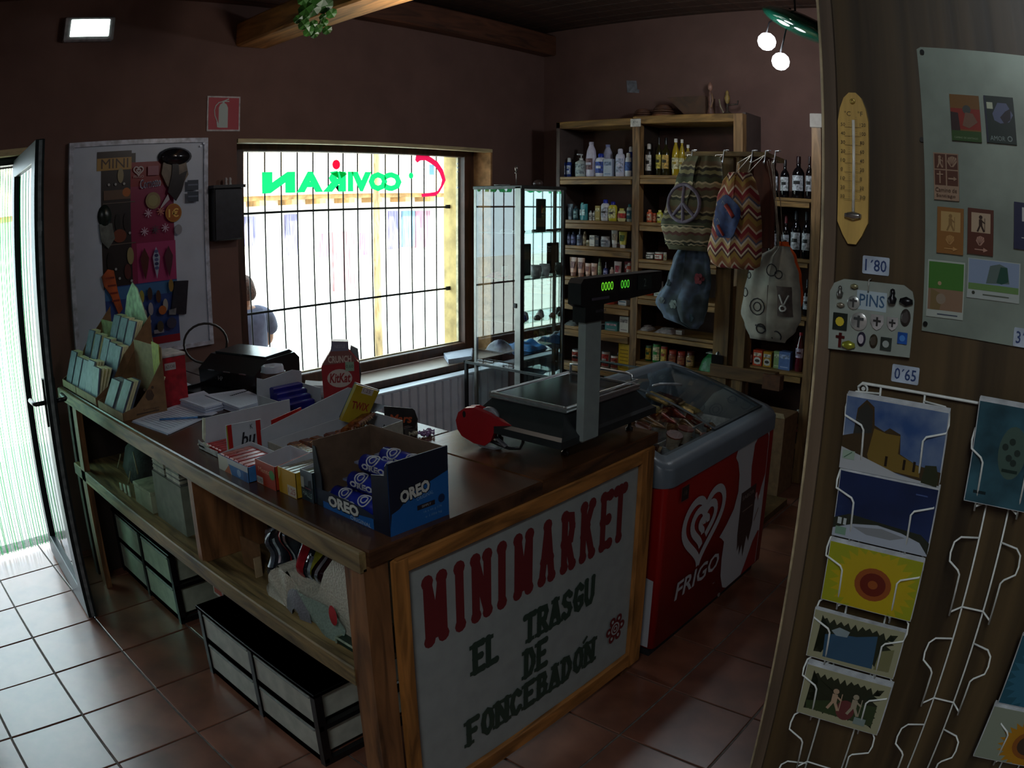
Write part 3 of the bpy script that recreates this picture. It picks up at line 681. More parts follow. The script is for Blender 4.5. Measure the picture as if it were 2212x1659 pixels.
Art((4.5915, 2.87, 2.28), (0, -1, 0), (0, 0, 1)).text('8,50', .012, .012, .018, '50504c').build(lab, world=True)
ub = thing('wine_shelf_unit', 'wooden shelf unit holding wine bottles beside the partition', 'shelf unit', (4.75, 1.78, 0))
part('post', ub, MB(SWz).box(4.60, 1.500, 0, 4.66, 1.562, 2.28, .004), world=True)
part('side_panel', ub, MB(DK).box(4.66, 1.515, 0, XW, 1.535, 2.20), world=True)
for z, t in SC.values(): shelf(ub, z, t, 1.562, 2.035)
part('back_panel', ub, MB(BKP).box(XW-.02, 1.54, 0, XW-.002, 2.03, 1.86), world=True)
wp = thing('paper_wrap', 'white paper taped around the top of the wine shelf post', 'paper', (4.63, 1.53, 2.26))
part('sheet', wp, MB(M('b0a8a0', .7, 0, 'noise', 15, .08, .3)).box(4.592, 1.492, 2.255, 4.668, 1.570, 2.345, .004), world=True)
# stand carrying the bags
sd = thing('bag_stand', 'wooden stand with a top plank where drawstring bags hang from hooks', 'stand', (3.9, 1.75, 0))
SZ_ = M('6a5430', .55, 0, 'wood', 4, .25, .12, stretch=(6, 6, .8))
part('post', sd, MB(SZ_).box(3.80, 1.735, 0, 3.84, 1.825, 1.995, .003), world=True)
part('post', sd, MB(SZ_).box(3.80, 1.635, 0, 3.84, 1.70, 1.995, .003), world=True)
part('panel', sd, MB(M('5a2c1c', .6, 0, 'wood', 3, .2, stretch=(6, 6, .8))).box(3.82, 1.508, 1.52, 3.845, 1.66, 1.995, .002), world=True)
part('top_plank', sd, MB(M('8c7444', .5, 0, 'wood', 4, .25, .1, stretch=(6, .8, 6))).prism([(3.75, 1.52), (3.75, 1.99), (3.80, 2.03), (4.22, 2.03), (4.22, 1.60)][::-1], 1.997, 2.020), world=True)
part('cross_beam', sd, MB(M('5c4424', .6, 0, 'wood', 4, .25, stretch=(6, .8, 6))).box(3.79, 1.44, .80, 3.85, 1.83, .872, .004), world=True)
part('beam_end', sd, MB(M('5c3c24', .6)).box(3.76, 1.40, .785, 3.82, 1.50, .865, .003), world=True)
part('base_board', sd, MB(M('5c4424', .6)).box(3.78, 1.44, 0, 4.20, 1.83, .04), world=True)
part('board', sd, MB(M('6a4c28', .6, 0, 'wood', 4, .25, stretch=(6, 6, .8))).box(3.84, 1.62, .10, 3.86, 1.735, 1.30), world=True)
# ================================================================== GOODS ON THE SHELVES
ITEMS = [('A1','pump',3.514,0.038,0.146,'1c3a8c','d8dce0','c0c8e0'), ('A1','pump',3.466,0.042,0.145,'1c3a8c','d8dce0','c0c8e0'),
 ('A1','pumpb',3.355,0.090,0.174,'b8c4c0','e0e4e4','9fb0b4'), ('A1','jug',3.265,0.087,0.258,'c9c4d8','c9c4d8','7a5a60'),
 ('A1','jug',3.178,0.086,0.242,'b9bcd4','8d96c8','6a70a8'), ('A1','round',3.181,0.080,0.170,'e4e4ec','2038a0','3050b0'),
 ('A1','box',3.103,0.076,0.128,'9fa6b8','9fa6b8','7080a0'), ('A1','round',3.014,0.069,0.202,'d4d2e2','c8c8d8','b0b8d0'),
 ('A1','round',2.979,0.051,0.223,'28409c','e4e6ee','6080c0'), ('A1','flat',2.948,0.055,0.170,'e0e4ec','f0f0f4','3a62b0'),
 ('A2','tube',3.452,0.049,0.118,'5c6a78','c8d0d8','8090a0'), ('A2','round',3.399,0.045,0.105,'2c4c54','1c2c34','80a0a0'),
 ('A2','pouch',3.327,0.088,0.120,'2f8a90','60b0b0','c0e0e0'), ('A2','round',3.267,0.026,0.071,'d8d8d0','a0a8a8','b0b0a8'),
 ('A2','round',3.234,0.026,0.071,'d8d8d0','a0a8a8','b0b0a8'), ('A2','box',3.196,0.043,0.108,'b09a50','b09a50','e0d8a0'),
 ('A2','round',3.138,0.066,0.154,'e6e6ea','2a3cb4','c8ccd8'), ('A2','round',3.073,0.065,0.141,'d8cc40','2c2c9c','f0e8a0'),
 ('A2','flat',2.998,0.078,0.094,'e8dfa0','dccf60','c03a30'), ('A2','round',2.933,0.041,0.125,'c8dcd8','2a7c88','3a7c90'),
 ('A3','round',3.459,0.034,0.100,'40405c','303048','8888a8'), ('A3','round',3.418,0.043,0.101,'3a3c58','282a44','70709c'),
 ('A3','spray',3.363,0.045,0.126,'8c94a8','c8ccd8','5c6478'), ('A3','round',3.317,0.030,0.105,'6c5c44','b8a888','a89878'),
 ('A3','jar',3.286,0.033,0.043,'c8c0a0','e0d8c0','a09870'), ('A3','box',3.242,0.044,0.080,'d8d4c8','d8d4c8','a0a0a0'),
 ('A3','box',3.202,0.032,0.077,'303038','303038','807060'), ('A3','jar',3.133,0.071,0.076,'c0c4c8','d0d0d0','808890'),
 ('A3','jar',3.070,0.086,0.034,'d8d4d0','e8e4e0','b04030'), ('A3','tube',3.056,0.055,0.127,'e0dcd4','c8c4c0','b8a890'),
 ('A3','tube',2.985,0.069,0.117,'c8c050','e4e0d8','50702c'), ('A3','tube',2.954,0.028,0.114,'505858','303438','707878'),
 ('A4','tube',3.418,0.068,0.140,'c89c84','a87864','7a3c34'), ('A4','tube',3.347,0.069,0.139,'c89c84','a87864','7a3c34'),
 ('A4','tube',3.285,0.051,0.102,'d4a890','b08870','8a4a3c'), ('A4','tube',3.230,0.055,0.105,'d4a890','b08870','8a4a3c'),
 ('A4','flat',3.181,0.032,0.144,'6c7450','505838','98a070'), ('A4','spray',3.128,0.037,0.120,'343c74','c0c0d0','a8a8d0'),
 ('A4','round',3.074,0.032,0.088,'d0b0a0','e0d0c0','b09080'), ('A4','tube',3.024,0.063,0.131,'d8c8c4','b8a8a4','b03848'),
 ('A4','box',2.980,0.057,0.131,'8c2c38','8c2c38','d8c8c0'), ('A4','round',2.929,0.041,0.128,'c84830','d8d0c8','e8d8d0'),
 ('B1','round',2.778,0.053,0.224,'1a1410','c8c4bc','d0ccc4'), ('B1','wine',2.703,0.044,0.270,'2c2810','141210','c8b440'),
 ('B1','wine',2.647,0.058,0.265,'2c2810','141210','c8a048'), ('B1','oil',2.566,0.059,0.255,'a88c20','e0dcd0','d8cfa0'),
 ('B1','oil',2.518,0.047,0.250,'a08418','e0dcd0','c8c090'), ('B1','oil',2.472,0.050,0.212,'8c7420','e0dcd0','b8a870'),
 ('B1','round',2.353,0.060,0.096,'204c24','183818','60a060'), ('B1','round',2.289,0.059,0.137,'1c2c94','141c60','a0a8d8'),
 ('B1','oil',2.212,0.077,0.132,'70681c','e0dcd0','b0a860'), ('B1','round',2.149,0.031,0.110,'b08020','c0a040','d8c080'),
 ('B2','round',2.768,0.043,0.088,'d8603c','e88860','f0c0a0'), ('B2','jar',2.730,0.030,0.064,'9c3818','b85030','c08060'),
 ('B2','round',2.686,0.043,0.087,'ccc43c','e4e07c','e8e4a0'), ('B3','jar',2.757,0.065,0.047,'2c2c28','d0ccc4','e4e0d8'),
 ('B3','jar',2.687,0.064,0.053,'a83c30','c8c4b8','e0dcd0'), ('B3','jar',2.639,0.026,0.054,'c0bc98','d8d4c8','a8a080'),
 ('B4','jar',2.758,0.072,0.093,'b8401c','d8d0c4','e0c8b0'), ('B4','box',2.683,0.052,0.103,'c4c8c4','c4c8c4','6c8c70'),
 ('B5','bag',2.766,0.077,0.030,'a8a09c','a8a09c','c8c0bc'), ('B5','bag',2.605,0.150,0.030,'b0a4a4','b0a4a4','d0c8c8'),
 ('A5','packet',3.074,0.071,0.030,'a83c28','a83c28','d8b090'), ('A5','packet',3.019,0.060,0.030,'4c5c84','4c5c84','a0a8c0'),
 ('A5','box',2.964,0.070,0.034,'d0d0cc','d0d0cc','487088'), ('A6','packet',3.159,0.078,0.030,'38383c','38383c','a8a4a4'),
 ('A6','box',3.049,0.109,0.060,'4c8480','4c8480','c8a0a8'), ('A6','box',2.943,0.077,0.112,'d8d4c8','d8d4c8','9c9490'),
 ('A6','bag',3.415,0.104,0.030,'686c68','686c68','888c88'), ('C1','wine',1.844,0.055,0.247,'0c0c10','141018','c8ccd8'),
 ('C1','wine',1.771,0.058,0.244,'0c0c10','141018','c8ccd0'), ('C1','wine',1.678,0.090,0.268,'100c10','2a1418','bcc0c8'),
 ('C1','wine',1.603,0.048,0.271,'100c10','2a1418','b4b8c0'), ('C2','wine',1.848,0.070,0.266,'0c0c10','182030','b8bcc8'),
 ('C2','wine',1.756,0.054,0.261,'100c10','5c1420','b0b4c0'), ('C2','wine',1.686,0.067,0.297,'0c0c10','1c2430','b8bcc4'),
 ('C2','wine',1.616,0.057,0.296,'0c0c10','1c2430','b8bcc4'), ('C3','wine',1.595,0.041,0.230,'0c0c10','1c2430','b8bcc4'),
 ('C4','jar',1.979,0.081,0.100,'401818','181414','a8a8a0'), ('C4','boxf',1.900,0.067,0.101,'c04020','c04020','d8c8b0'),
 ('C4','boxf',1.832,0.060,0.099,'c08c28','c08c28','d0ccc4'), ('C4','box',1.767,0.044,0.110,'90a870','90a870','c8d0a8'),
 ('C4','box',1.707,0.081,0.116,'6480b8','6480b8','a8b8dc'), ('C4','cola',1.615,0.065,0.250,'5a1420','a02030','b8a8c0'),
 ('C5','cola',1.658,0.060,0.101,'182448','b03040','b0b8d0'), ('C5','cola',1.592,0.050,0.221,'241820','d8d4cc','a03848')]
ITEMS += [('B5','box',2.50,.05,.03,'9c948c','9c948c','c0b8b0'), ('A7','carton',2.93,.10,.20,'d8b028','a88818','8c6c18'), ('A7','can',3.03,.066,.10,'d0c8bc','a0a0a0','a04030'), ('A7','can',3.11,.066,.12,'a09890','a0a0a0','b03830'),
 ('A7','can',3.20,.066,.11,'e0d8cc','a0a0a0','607080'), ('A7','can',3.29,.066,.11,'70685c','a0a0a0','c8c0b0'), ('A7','bag',3.00,.12,.18,'a8a49c','a8a49c','c04838'), ('A7','can',3.38,.066,.10,'d0c8bc','a0a0a0','a04030'),
 ('B6','can',2.745,.05,.11,'1c4a24','a0a0a0','c8a030'), ('B6','can',2.68,.06,.13,'2c8a3c','b0b0b0','e0d8b0'), ('B6','can',2.62,.05,.12,'a04030','b0b0b0','e0c060'),
 ('B6','jar',2.55,.06,.10,'7a2c1c','b04030','a06848'), ('B6','jar',2.48,.06,.10,'7a2c1c','b04030','a06848'), ('B6','jar',2.41,.06,.11,'806838','502018','b09060'), ('B6','bag',2.24,.17,.12,'1c6a34','1c6a34','c8d8c8'),
 ('C5','can',1.74,.06,.09,'982c28','a8a8a8','c8c0b8')]
NAMEK = {'round': ('bottle', 'bottle', 'bottle'), 'flat': ('bottle', 'bottle', 'flat bottle'), 'pump': ('spray_can', 'spray can', 'spray can'), 'pumpb': ('pump_bottle', 'bottle', 'pump bottle'),
 'jug': ('detergent_jug', 'bottle', 'big jug'), 'tube': ('cream_tube', 'tube', 'cream tube'), 'pouch': ('refill_pouch', 'pouch', 'refill pouch'), 'box': ('carton', 'box', 'carton'), 'boxf': ('pictured_carton', 'box', 'carton with a round picture'),
 'jar': ('jar', 'jar', 'jar'), 'spray': ('spray_bottle', 'bottle', 'narrow spray bottle'), 'wine': ('wine_bottle', 'bottle', 'wine bottle'), 'oil': ('oil_bottle', 'bottle', 'oil bottle'),
 'bag': ('goods_packet', 'packet', 'lying packet'), 'packet': ('goods_packet', 'packet', 'flat packet'), 'cola': ('drink_bottle', 'bottle', 'fizzy drink bottle'), 'carton': ('carton', 'box', 'open-topped carton'), 'can': ('food_can', 'can', 'can')}
def colour_word(h):
    r, g, b = (int(h[i:i+2], 16) for i in (0, 2, 4)); mx, mn = max(r, g, b), min(r, g, b)
    if mx < 62: return 'black'
    if mx-mn < 30: return 'white' if mn > 165 else ('grey' if mx > 90 else 'dark grey')
    if r == mx:
        if g > .85*r: return 'yellow' if mx > 130 else 'olive'
        if b > g*1.05: return 'pinkish red'
        if g > .68*r: return 'cream' if mx > 200 else 'tan'
        if g > .45*r: return 'orange' if mx > 170 else 'brown'
        return 'red' if mx > 120 else 'dark red'
    if g == mx: return 'teal' if b > .88*g else ('green' if r < .8*g else 'pale green')
    return 'blue' if b-r > 40 else 'lilac'
def product(kind, w, h, body, cap, labc, t):
    r = w*.49; m = M(body, .32, 0, 'noise', 50, .05); mc = M(cap, .35); ml = M(labc, .5, 0, 'noise', 70, .35); d = min(w*.8, .075)
    def wrap(r_, z0, z1, ang=1.15):       # curved label on the side facing the room (-x)
        b = MB(ml).grid(lambda u, v: (-(r_+.0008)*math.cos((u-.5)*2*ang), (r_+.0008)*math.sin((u-.5)*2*ang), z0+(z1-z0)*v), 8, 1)
        o = part('label', t, b)
        a_ = M(body if colour_word(body) != colour_word(labc) else '403838', .5)
        part('label_print', o, MB(a_).grid(lambda u, v: (-(r_+.0014)*math.cos((u-.5)*1.1), (r_+.0014)*math.sin((u-.5)*1.1), z0+(z1-z0)*(.42+.22*v)), 5, 1))
    if kind in ('round', 'spray'):
        sh = .80 if kind == 'round' else .62
        part('body', t, MB(m).lathe([(r*.9, 0), (r, .006), (r, h*sh*.9), (r*.8, h*sh), (r*.42, h*(sh+.04))], 12)); part('cap', t, MB(mc).lathe([(r*.55, h*(sh+.02)), (r*.55, h*.97), (r*.35, h)] if kind == 'round' else [(r*.3, h*.66), (r*.3, h*.8), (r*.15, h*.82), (r*.15, h)], 10)); wrap(r, h*.15, h*sh*.8)
    elif kind == 'flat':
        part('body', t, MB(m).lathe([(r*.8, 0), (r, .01), (r*1.05, h*.5), (r*.8, h*.78), (r*.5, h*.82)], 14, sx=.55, sy=1)); part('cap', t, MB(mc).lathe([(r*.55, h*.82), (r*.55, h*.98), (r*.4, h)], 12, sx=.7)); part('label', t, MB(ml).lathe([(r*1.03, h*.25), (r*1.055, h*.5), (r*.97, h*.62)], 14, sx=.57, sy=1.005, cap=False))
    elif kind == 'pump':
        part('body', t, MB(m).lathe([(r*.9, 0), (r, .004), (r, h*.72), (r*.7, h*.78)], 12)); part('cap', t, MB(mc).lathe([(r*.72, h*.78), (r*.72, h*.96), (r*.6, h)], 12)); wrap(r, h*.15, h*.6)
    elif kind == 'pumpb':
        part('body', t, MB(m).lathe([(r*.9, 0), (r, .006), (r, h*.62), (r*.5, h*.70), (r*.3, h*.72)], 14)); part('pump', t, MB(mc).lathe([(r*.34, h*.72), (r*.34, h*.8), (r*.1, h*.81), (r*.1, h*.93)], 10).box(-r*1.1, -.006, h*.92, r*.3, .006, h*.98, .002)); wrap(r, h*.12, h*.55)
    elif kind == 'jug':
        part('body', t, MB(m).lathe([(r*.9, 0), (r, .01), (r, h*.55), (r*.85, h*.75), (r*.45, h*.9), (r*.4, h*.93)], 14, sx=.7)); part('cap', t, MB(mc).lathe([(r*.42, h*.92), (r*.42, h), (r*.3, h*1.0)], 12)); wrap(r*.98, h*.2, h*.52, .8)
    elif kind == 'tube':
        part('body', t, MB(m).grid(lambda u, v: ((r*.55*(1-v)+.001)*math.cos(u*2*PI), r*(.78+.30*v)*math.sin(u*2*PI), h*.2+h*.8*v), 14, 5)); part('cap', t, MB(mc).lathe([(r*.6, 0), (r*.62, h*.2), (r*.5, h*.21)], 12)); part('label', t, MB(ml).add([(-r*.55, -r*.45, h*.42), (-r*.55, r*.45, h*.42), (-r*.34, r*.6, h*.78), (-r*.34, -r*.6, h*.78)], [(3, 2, 1, 0)]))
    elif kind == 'pouch':
        part('pouch', t, MB(m).grid(lambda u, v: (.022*(1-v*.9)*math.cos(u*2*PI), w*.47*math.sin(u*2*PI), h*v), 14, 5)); part('spout', t, MB(mc).lathe([(.009, h*.95), (.009, h*1.08)], 8, (0, w*.2, 0))); part('label', t, MB(ml).box(-.024, -w*.3, h*.3, -.020, w*.3, h*.65))
    elif kind in ('box', 'boxf'):
        part('carton', t, MB(m).box(-d/2, -w*.48, 0, d/2, w*.48, h, .001)); a = Art((-d/2, w*.48, 0), (0, -1, 0), (0, 0, 1)); ww = w*.96
        a.rect(ww*.08, h*.62, ww*.84, h*.22, ml); a.rect(ww*.15, h*.12, ww*.7, h*.06, labc)
        if kind == 'boxf': a.disc(ww*.5, h*.32, ww*.40, 'c8c4bc', ry=h*.24); a.disc(ww*.5, h*.32, ww*.27, '302420', ry=h*.10)
        a.build(t)
    elif kind == 'carton':
        part('carton', t, MB(m).box(-d/2, -w/2, 0, -d/2+.003, w/2, h).box(d/2-.003, -w/2, 0, d/2, w/2, h).box(-d/2, -w/2, 0, d/2, -w/2+.003, h).box(-d/2, w/2-.003, 0, d/2, w/2, h*1.1).box(-d/2, -w/2, 0, d/2, w/2, .003)); a = Art((-d/2, w/2, 0), (0, -1, 0), (0, 0, 1))
        for i in range(6): a.rect(w*.15, h*(.12+.13*i), w*.7, h*.03, labc)
        a.build(t)
    elif kind == 'jar':
        part('body', t, MB(m).lathe([(r*.85, 0), (r, .006), (r, h*.7), (r*.85, h*.78)], 14)); part('lid', t, MB(mc).lathe([(r*.92, h*.78), (r*.92, h), (r*.8, h)], 14)); wrap(r, h*.14, h*.66)
    elif kind == 'can':
        part('body', t, MB(m).lathe([(r*.95, 0), (r, .004), (r, h*.96), (r*.92, h*.98)], 14)); part('lid', t, MB(M(cap, .3, .8)).lathe([(r*.93, h*.975), (r*.93, h)], 14)); wrap(r, h*.12, h*.85)
    elif kind == 'wine':
        r = min(w*.5, .040); part('body', t, MB(M(body, .08, 0, 'flat')).lathe([(r*.9, 0), (r, .006), (r, h*.60), (r*.75, h*.68), (r*.36, h*.74), (r*.34, h*.84)], 14)); part('capsule', t, MB(mc).lathe([(r*.38, h*.82), (r*.38, h*.99), (r*.33, h)], 12)); wrap(r, h*.18, h*.54, 1.15)
    elif kind == 'oil':
        r = min(w*.46, .038); part('body', t, MB(M(body, .1, 0, 'flat', coat=.5)).lathe([(r*.95, 0), (r, .006), (r, h*.55), (r*.9, h*.66), (r*.38, h*.84), (r*.36, h*.9)], 14)); part('cap', t, MB(mc).lathe([(r*.44, h*.9), (r*.44, h), (r*.3, h)], 12)); wrap(r, h*.18, h*.48)
    elif kind == 'cola':
        r = min(w*.44, .035); part('body', t, MB(M(body, .12, 0, 'flat', coat=.5)).lathe([(r*.9, 0), (r, .008), (r, h*.22), (r*.88, h*.36), (r, h*.5), (r*.9, h*.66), (r*.35, h*.88), (r*.33, h*.92)], 14)); part('cap', t, MB(mc).lathe([(r*.42, h*.92), (r*.42, h)], 12)); wrap(r*.97, h*.36, h*.6)
    elif kind in ('bag', 'packet'):
        hh = h if kind == 'packet' else h; part('packet', t, MB(M(body, .4, 0, 'noise', 40, .2, .5)).grid(lambda u, v: ((v-.5)*.13, (u-.5)*w, max(.002, hh*(math.sin(PI*min(1,max(0,u)))**.4)*(math.sin(PI*v)**.4))), 8, 6).box(-.065, -w/2, 0, .065, w/2, .002)); part('label', t, MB(ml).box(-.03, -w*.25, hh*.98, .03, w*.25, hh*1.02))
SHN = {'A': 'left bay of the big shelf unit', 'B': 'right bay of the big shelf unit', 'C': 'wine shelf unit'}
SHO = {'1': 'top shelf', '2': 'second shelf down', '3': 'third shelf down', '4': 'fourth shelf down', '5': 'fifth shelf down', '6': 'sixth shelf down', '7': 'lowest shelf'}
ORD = ['first', 'second', 'third', 'fourth', 'fifth', 'sixth', 'seventh', 'eighth', 'ninth', 'tenth', 'eleventh', 'twelfth']
ZS = {**{k: v[0] for k, v in SA.items()}, **{k: v[0] for k, v in SB.items()}, **{k: v[0] for k, v in SC.items()}}
by = {}
for it in ITEMS: by.setdefault(it[0], []).append(it)
for s_, lst in by.items():
    lst.sort(key=lambda t: -t[2]); cnt = {}; tot = {}
    for it in lst:
        k = (colour_word(it[5]), NAMEK[it[1]][2]); tot[k] = tot.get(k, 0)+1
    last_y, last_x = None, None
    for it in lst:
        _, kind, y, w, h, body, cap, labc = it
        k = (colour_word(body), NAMEK[kind][2]); i = cnt.get(k, 0); cnt[k] = i+1
        lab = '%s %s' % k
        lab += ', %s such from left,' % ORD[i] if tot[k] > 1 else ','
        shelf_w = {'C': {'1': 'top', '2': 'second', '3': 'third', '4': 'fourth', '5': 'lowest'}}.get(s_[0], {}).get(s_[1])
        place = '%s shelf of the wine unit' % shelf_w if shelf_w else '%s of the %s shelf bay' % (SHO[s_[1]] if s_ != 'B6' else 'lowest shelf', {'A': 'left', 'B': 'right'}[s_[0]])
        lab += ' ' + place
        x = 4.672
        if s_ == 'A2': w = min(w, .07)
        if last_y is not None and abs(last_y-y) < (w+lw)*.44 and last_x < 4.7: x = 4.672+.085
        if kind in ('bag', 'packet') or kind == 'wine': x = max(x, 4.68)
        t = thing(NAMEK[kind][0], lab, NAMEK[kind][1], (x, y, ZS[s_]+.0002), 0, {'A': 'goods in the left bay', 'B': 'goods in the right bay', 'C': 'goods on the wine unit'}[s_[0]])
        product(kind, w, h, body, cap, labc, t); last_y, last_x, lw = y, x, w
# things on top of the shelf unit
def clay(name, label, cat, y, s=1, x=4.74):
    t = thing(name, label, cat, (x, y, 2.345)); return t
CL = M('5c3a28', .6, 0, 'noise', 20, .2, .3)
for i, (y, s) in enumerate(((2.88, .9), (2.71, 1.05))):
    t = thing('wicker_basket', ('smaller' if i == 0 else 'larger')+' round brown wicker basket on top of the shelf unit', 'basket', (4.76, y, 2.3455 if i else 2.3355), 0, 'baskets on the shelf unit')
    b = MB(CL)
    for j in range(7):
        a_ = j/6*PI*.5; b.tube([(.075*s*math.cos(q*PI/8)*math.cos(a_*.8), .075*s*math.sin(q*PI/8)*math.cos(a_*.8), .008+.075*s*math.sin(a_)) for q in range(16)], .0075*s, 6, closed=True)
    part('weave', t, b); part('rim', t, MB(M('84583c', .5)).tube([(.078*s*math.cos(q*PI/8), .078*s*math.sin(q*PI/8), .014) for q in range(16)], .008, 6, closed=True))
t = thing('wooden_trough', 'dark wooden trough with sloping end on top of the shelf unit', 'trough', (4.74, 2.47, 2.345))
part('side_board', t, MB(M('4c3424', .6, 0, 'wood', 6, .25)).prism([(2.63, 2.478), (2.335, 2.478), (2.335, 2.347), (2.49, 2.347)], 4.66, 4.675, 'x'), world=True)
part('side_board', t, MB(M('4c3424', .6, 0, 'wood', 6, .25)).prism([(2.63, 2.478), (2.335, 2.478), (2.335, 2.347), (2.49, 2.347)], 4.80, 4.815, 'x'), world=True)
part('bottom_board', t, MB(M('3a261a', .7)).box(4.675, 2.335, 2.347, 4.80, 2.49, 2.36).box(4.675, 2.335, 2.36, 4.80, 2.345, 2.47), world=True)
t = thing('figurine', 'slim dark figurine standing on the shelf unit beside the trough', 'figurine', (4.70, 2.315, 2.345))
part('body', t, MB(M('6a4c40', .5)).lathe([(.030, 0), (.026, .02), (.016, .06), (.022, .13), (.010, .165), (.006, .172)], 12)); part('head', t, MB(M('8a6454', .5)).lathe([(.006, .17), (.016, .185), (.018, .205), (.010, .226), (.003, .232)], 12))
part('arm', t, MB(M('8a6a50', .5)).tube([(-.015, -.018, .15), (-.02, -.028, .10), (-.02, -.012, .05)], .005, 6))
t = thing('carved_bird', 'small golden carved bird with a curved stick on the shelf unit', 'figurine', (4.70, 2.19, 2.345))
part('body', t, MB(M('8a7038', .5)).lathe([(.004, .075), (.014, .09), (.020, .12), (.010, .145), (.012, .158), (.003, .172)], 10)); part('stick', t, MB(M('8a8068', .5)).tube([(-.01, .055, .11), (-.012, .045, .06), (-.012, .02, .01), (-.012, 0, .003)], .005, 6)); part('perch', t, MB(M('3c3028', .6)).lathe([(.035, 0), (.03, .015), (.008, .03), (.007, .08)], 10).tube([(0, 0, .07), (0, -.075, .075), (0, -.078, .10)], .006, 6))
t = thing('wall_note', 'grey paper note stuck on the wall above the shelf unit', 'paper', (4.915, 3.07, 2.60))
part('sheet', t, MB(M('7a7c84', .7)).prism([(3.115, 2.668), (3.03, 2.66), (3.022, 2.595), (3.005, 2.588), (3.01, 2.565), (3.11, 2.575)], 4.912, 4.917, 'x'), world=True)

# ================================================================== BAGS ON THE STAND
def bag_mat(kind):
    m = bpy.data.materials.new('cloth_'+kind); m.use_nodes = True; nt = m.node_tree; N = nt.nodes.new; L = nt.links.new; b = nt.nodes['Principled BSDF']; b.inputs['Roughness'].default_value = .85
    tc = N('ShaderNodeTexCoord'); sp = N('ShaderNodeSeparateXYZ'); L(tc.outputs['Object'], sp.inputs[0])
    def mt(op, a, b_=None, clamp=False):
        n = N('ShaderNodeMath'); n.operation = op; n.use_clamp = clamp
        for i, v in enumerate((a, b_)):
            if v is None: continue
            if isinstance(v, (int, float)): n.inputs[i].default_value = v
            else: L(v, n.inputs[i])
        return n.outputs[0]
    nz = N('ShaderNodeTexNoise'); nz.inputs['Scale'].default_value = 14; L(tc.outputs['Object'], nz.inputs['Vector'])
    r = N('ShaderNodeValToRGB'); r.color_ramp.interpolation = 'CONSTANT'; e = r.color_ramp.elements
    def ramp(stops):
        while len(e) > 1: e.remove(e[-1])
        e[0].position = stops[0][0]; e[0].color = (*lin(stops[0][1]), 1)
        for p_, c in stops[1:]: q = e.new(p_); q.color = (*lin(c), 1)
    if kind == 'zigzag':
        tri = mt('PINGPONG', mt('MULTIPLY', sp.outputs[1], 1.0), .036); v = mt('FRACT', mt('MULTIPLY', mt('ADD', sp.outputs[2], mt('MULTIPLY', tri, 1.15)), 5.2)); L(v, r.inputs[0])
        ramp([(0, '8a2a30'), (.14, 'c8b49c'), (.20, '94603c'), (.34, 'a08040'), (.48, '5c3c34'), (.54, 'd0c0a8'), (.60, '7c2830'), (.70, 'b89868'), (.80, 'c8b8a4'), (.86, '5c5c70'), (.92, '986048')]); L(r.outputs[0], b.inputs['Base Color'])
    elif kind == 'olive':
        tri = mt('PINGPONG', sp.outputs[1], .022); v = mt('FRACT', mt('MULTIPLY', mt('ADD', sp.outputs[2], mt('MULTIPLY', tri, .35)), 4.2)); L(mt('ADD', v, mt('MULTIPLY', mt('SUBTRACT', nz.outputs[0], .5), .12)), r.inputs[0])
        ramp([(0, '606048'), (.13, '34382c'), (.20, 'a89c80'), (.24, '5c5844'), (.36, '5c3830'), (.42, '8c8468'), (.50, 'b8ac8c'), (.54, '444c38'), (.66, '34342c'), (.72, '84805c'), (.80, '38362e'), (.86, 'a09878'), (.90, '6c5c46')]); L(r.outputs[0], b.inputs['Base Color'])
    elif kind == 'denim':
        r.color_ramp.interpolation = 'LINEAR'; nz.inputs['Scale'].default_value = 9; L(nz.outputs[0], r.inputs[0]); ramp([(.30, '28343a'), (.45, '46565c'), (.55, '5c7088'), (.72, '4a5058')]); L(r.outputs[0], b.inputs['Base Color'])
    elif kind == 'grey':
        r.color_ramp.interpolation = 'LINEAR'; L(nz.outputs[0], r.inputs[0]); ramp([(.3, '8a8a80'), (.6, 'a8a89c')]); L(r.outputs[0], b.inputs['Base Color'])
    else:
        r.color_ramp.interpolation = 'LINEAR'; L(nz.outputs[0], r.inputs[0]); ramp([(.3, 'c84408'), (.6, 'f06010')]); L(r.outputs[0], b.inputs['Base Color'])
    return m
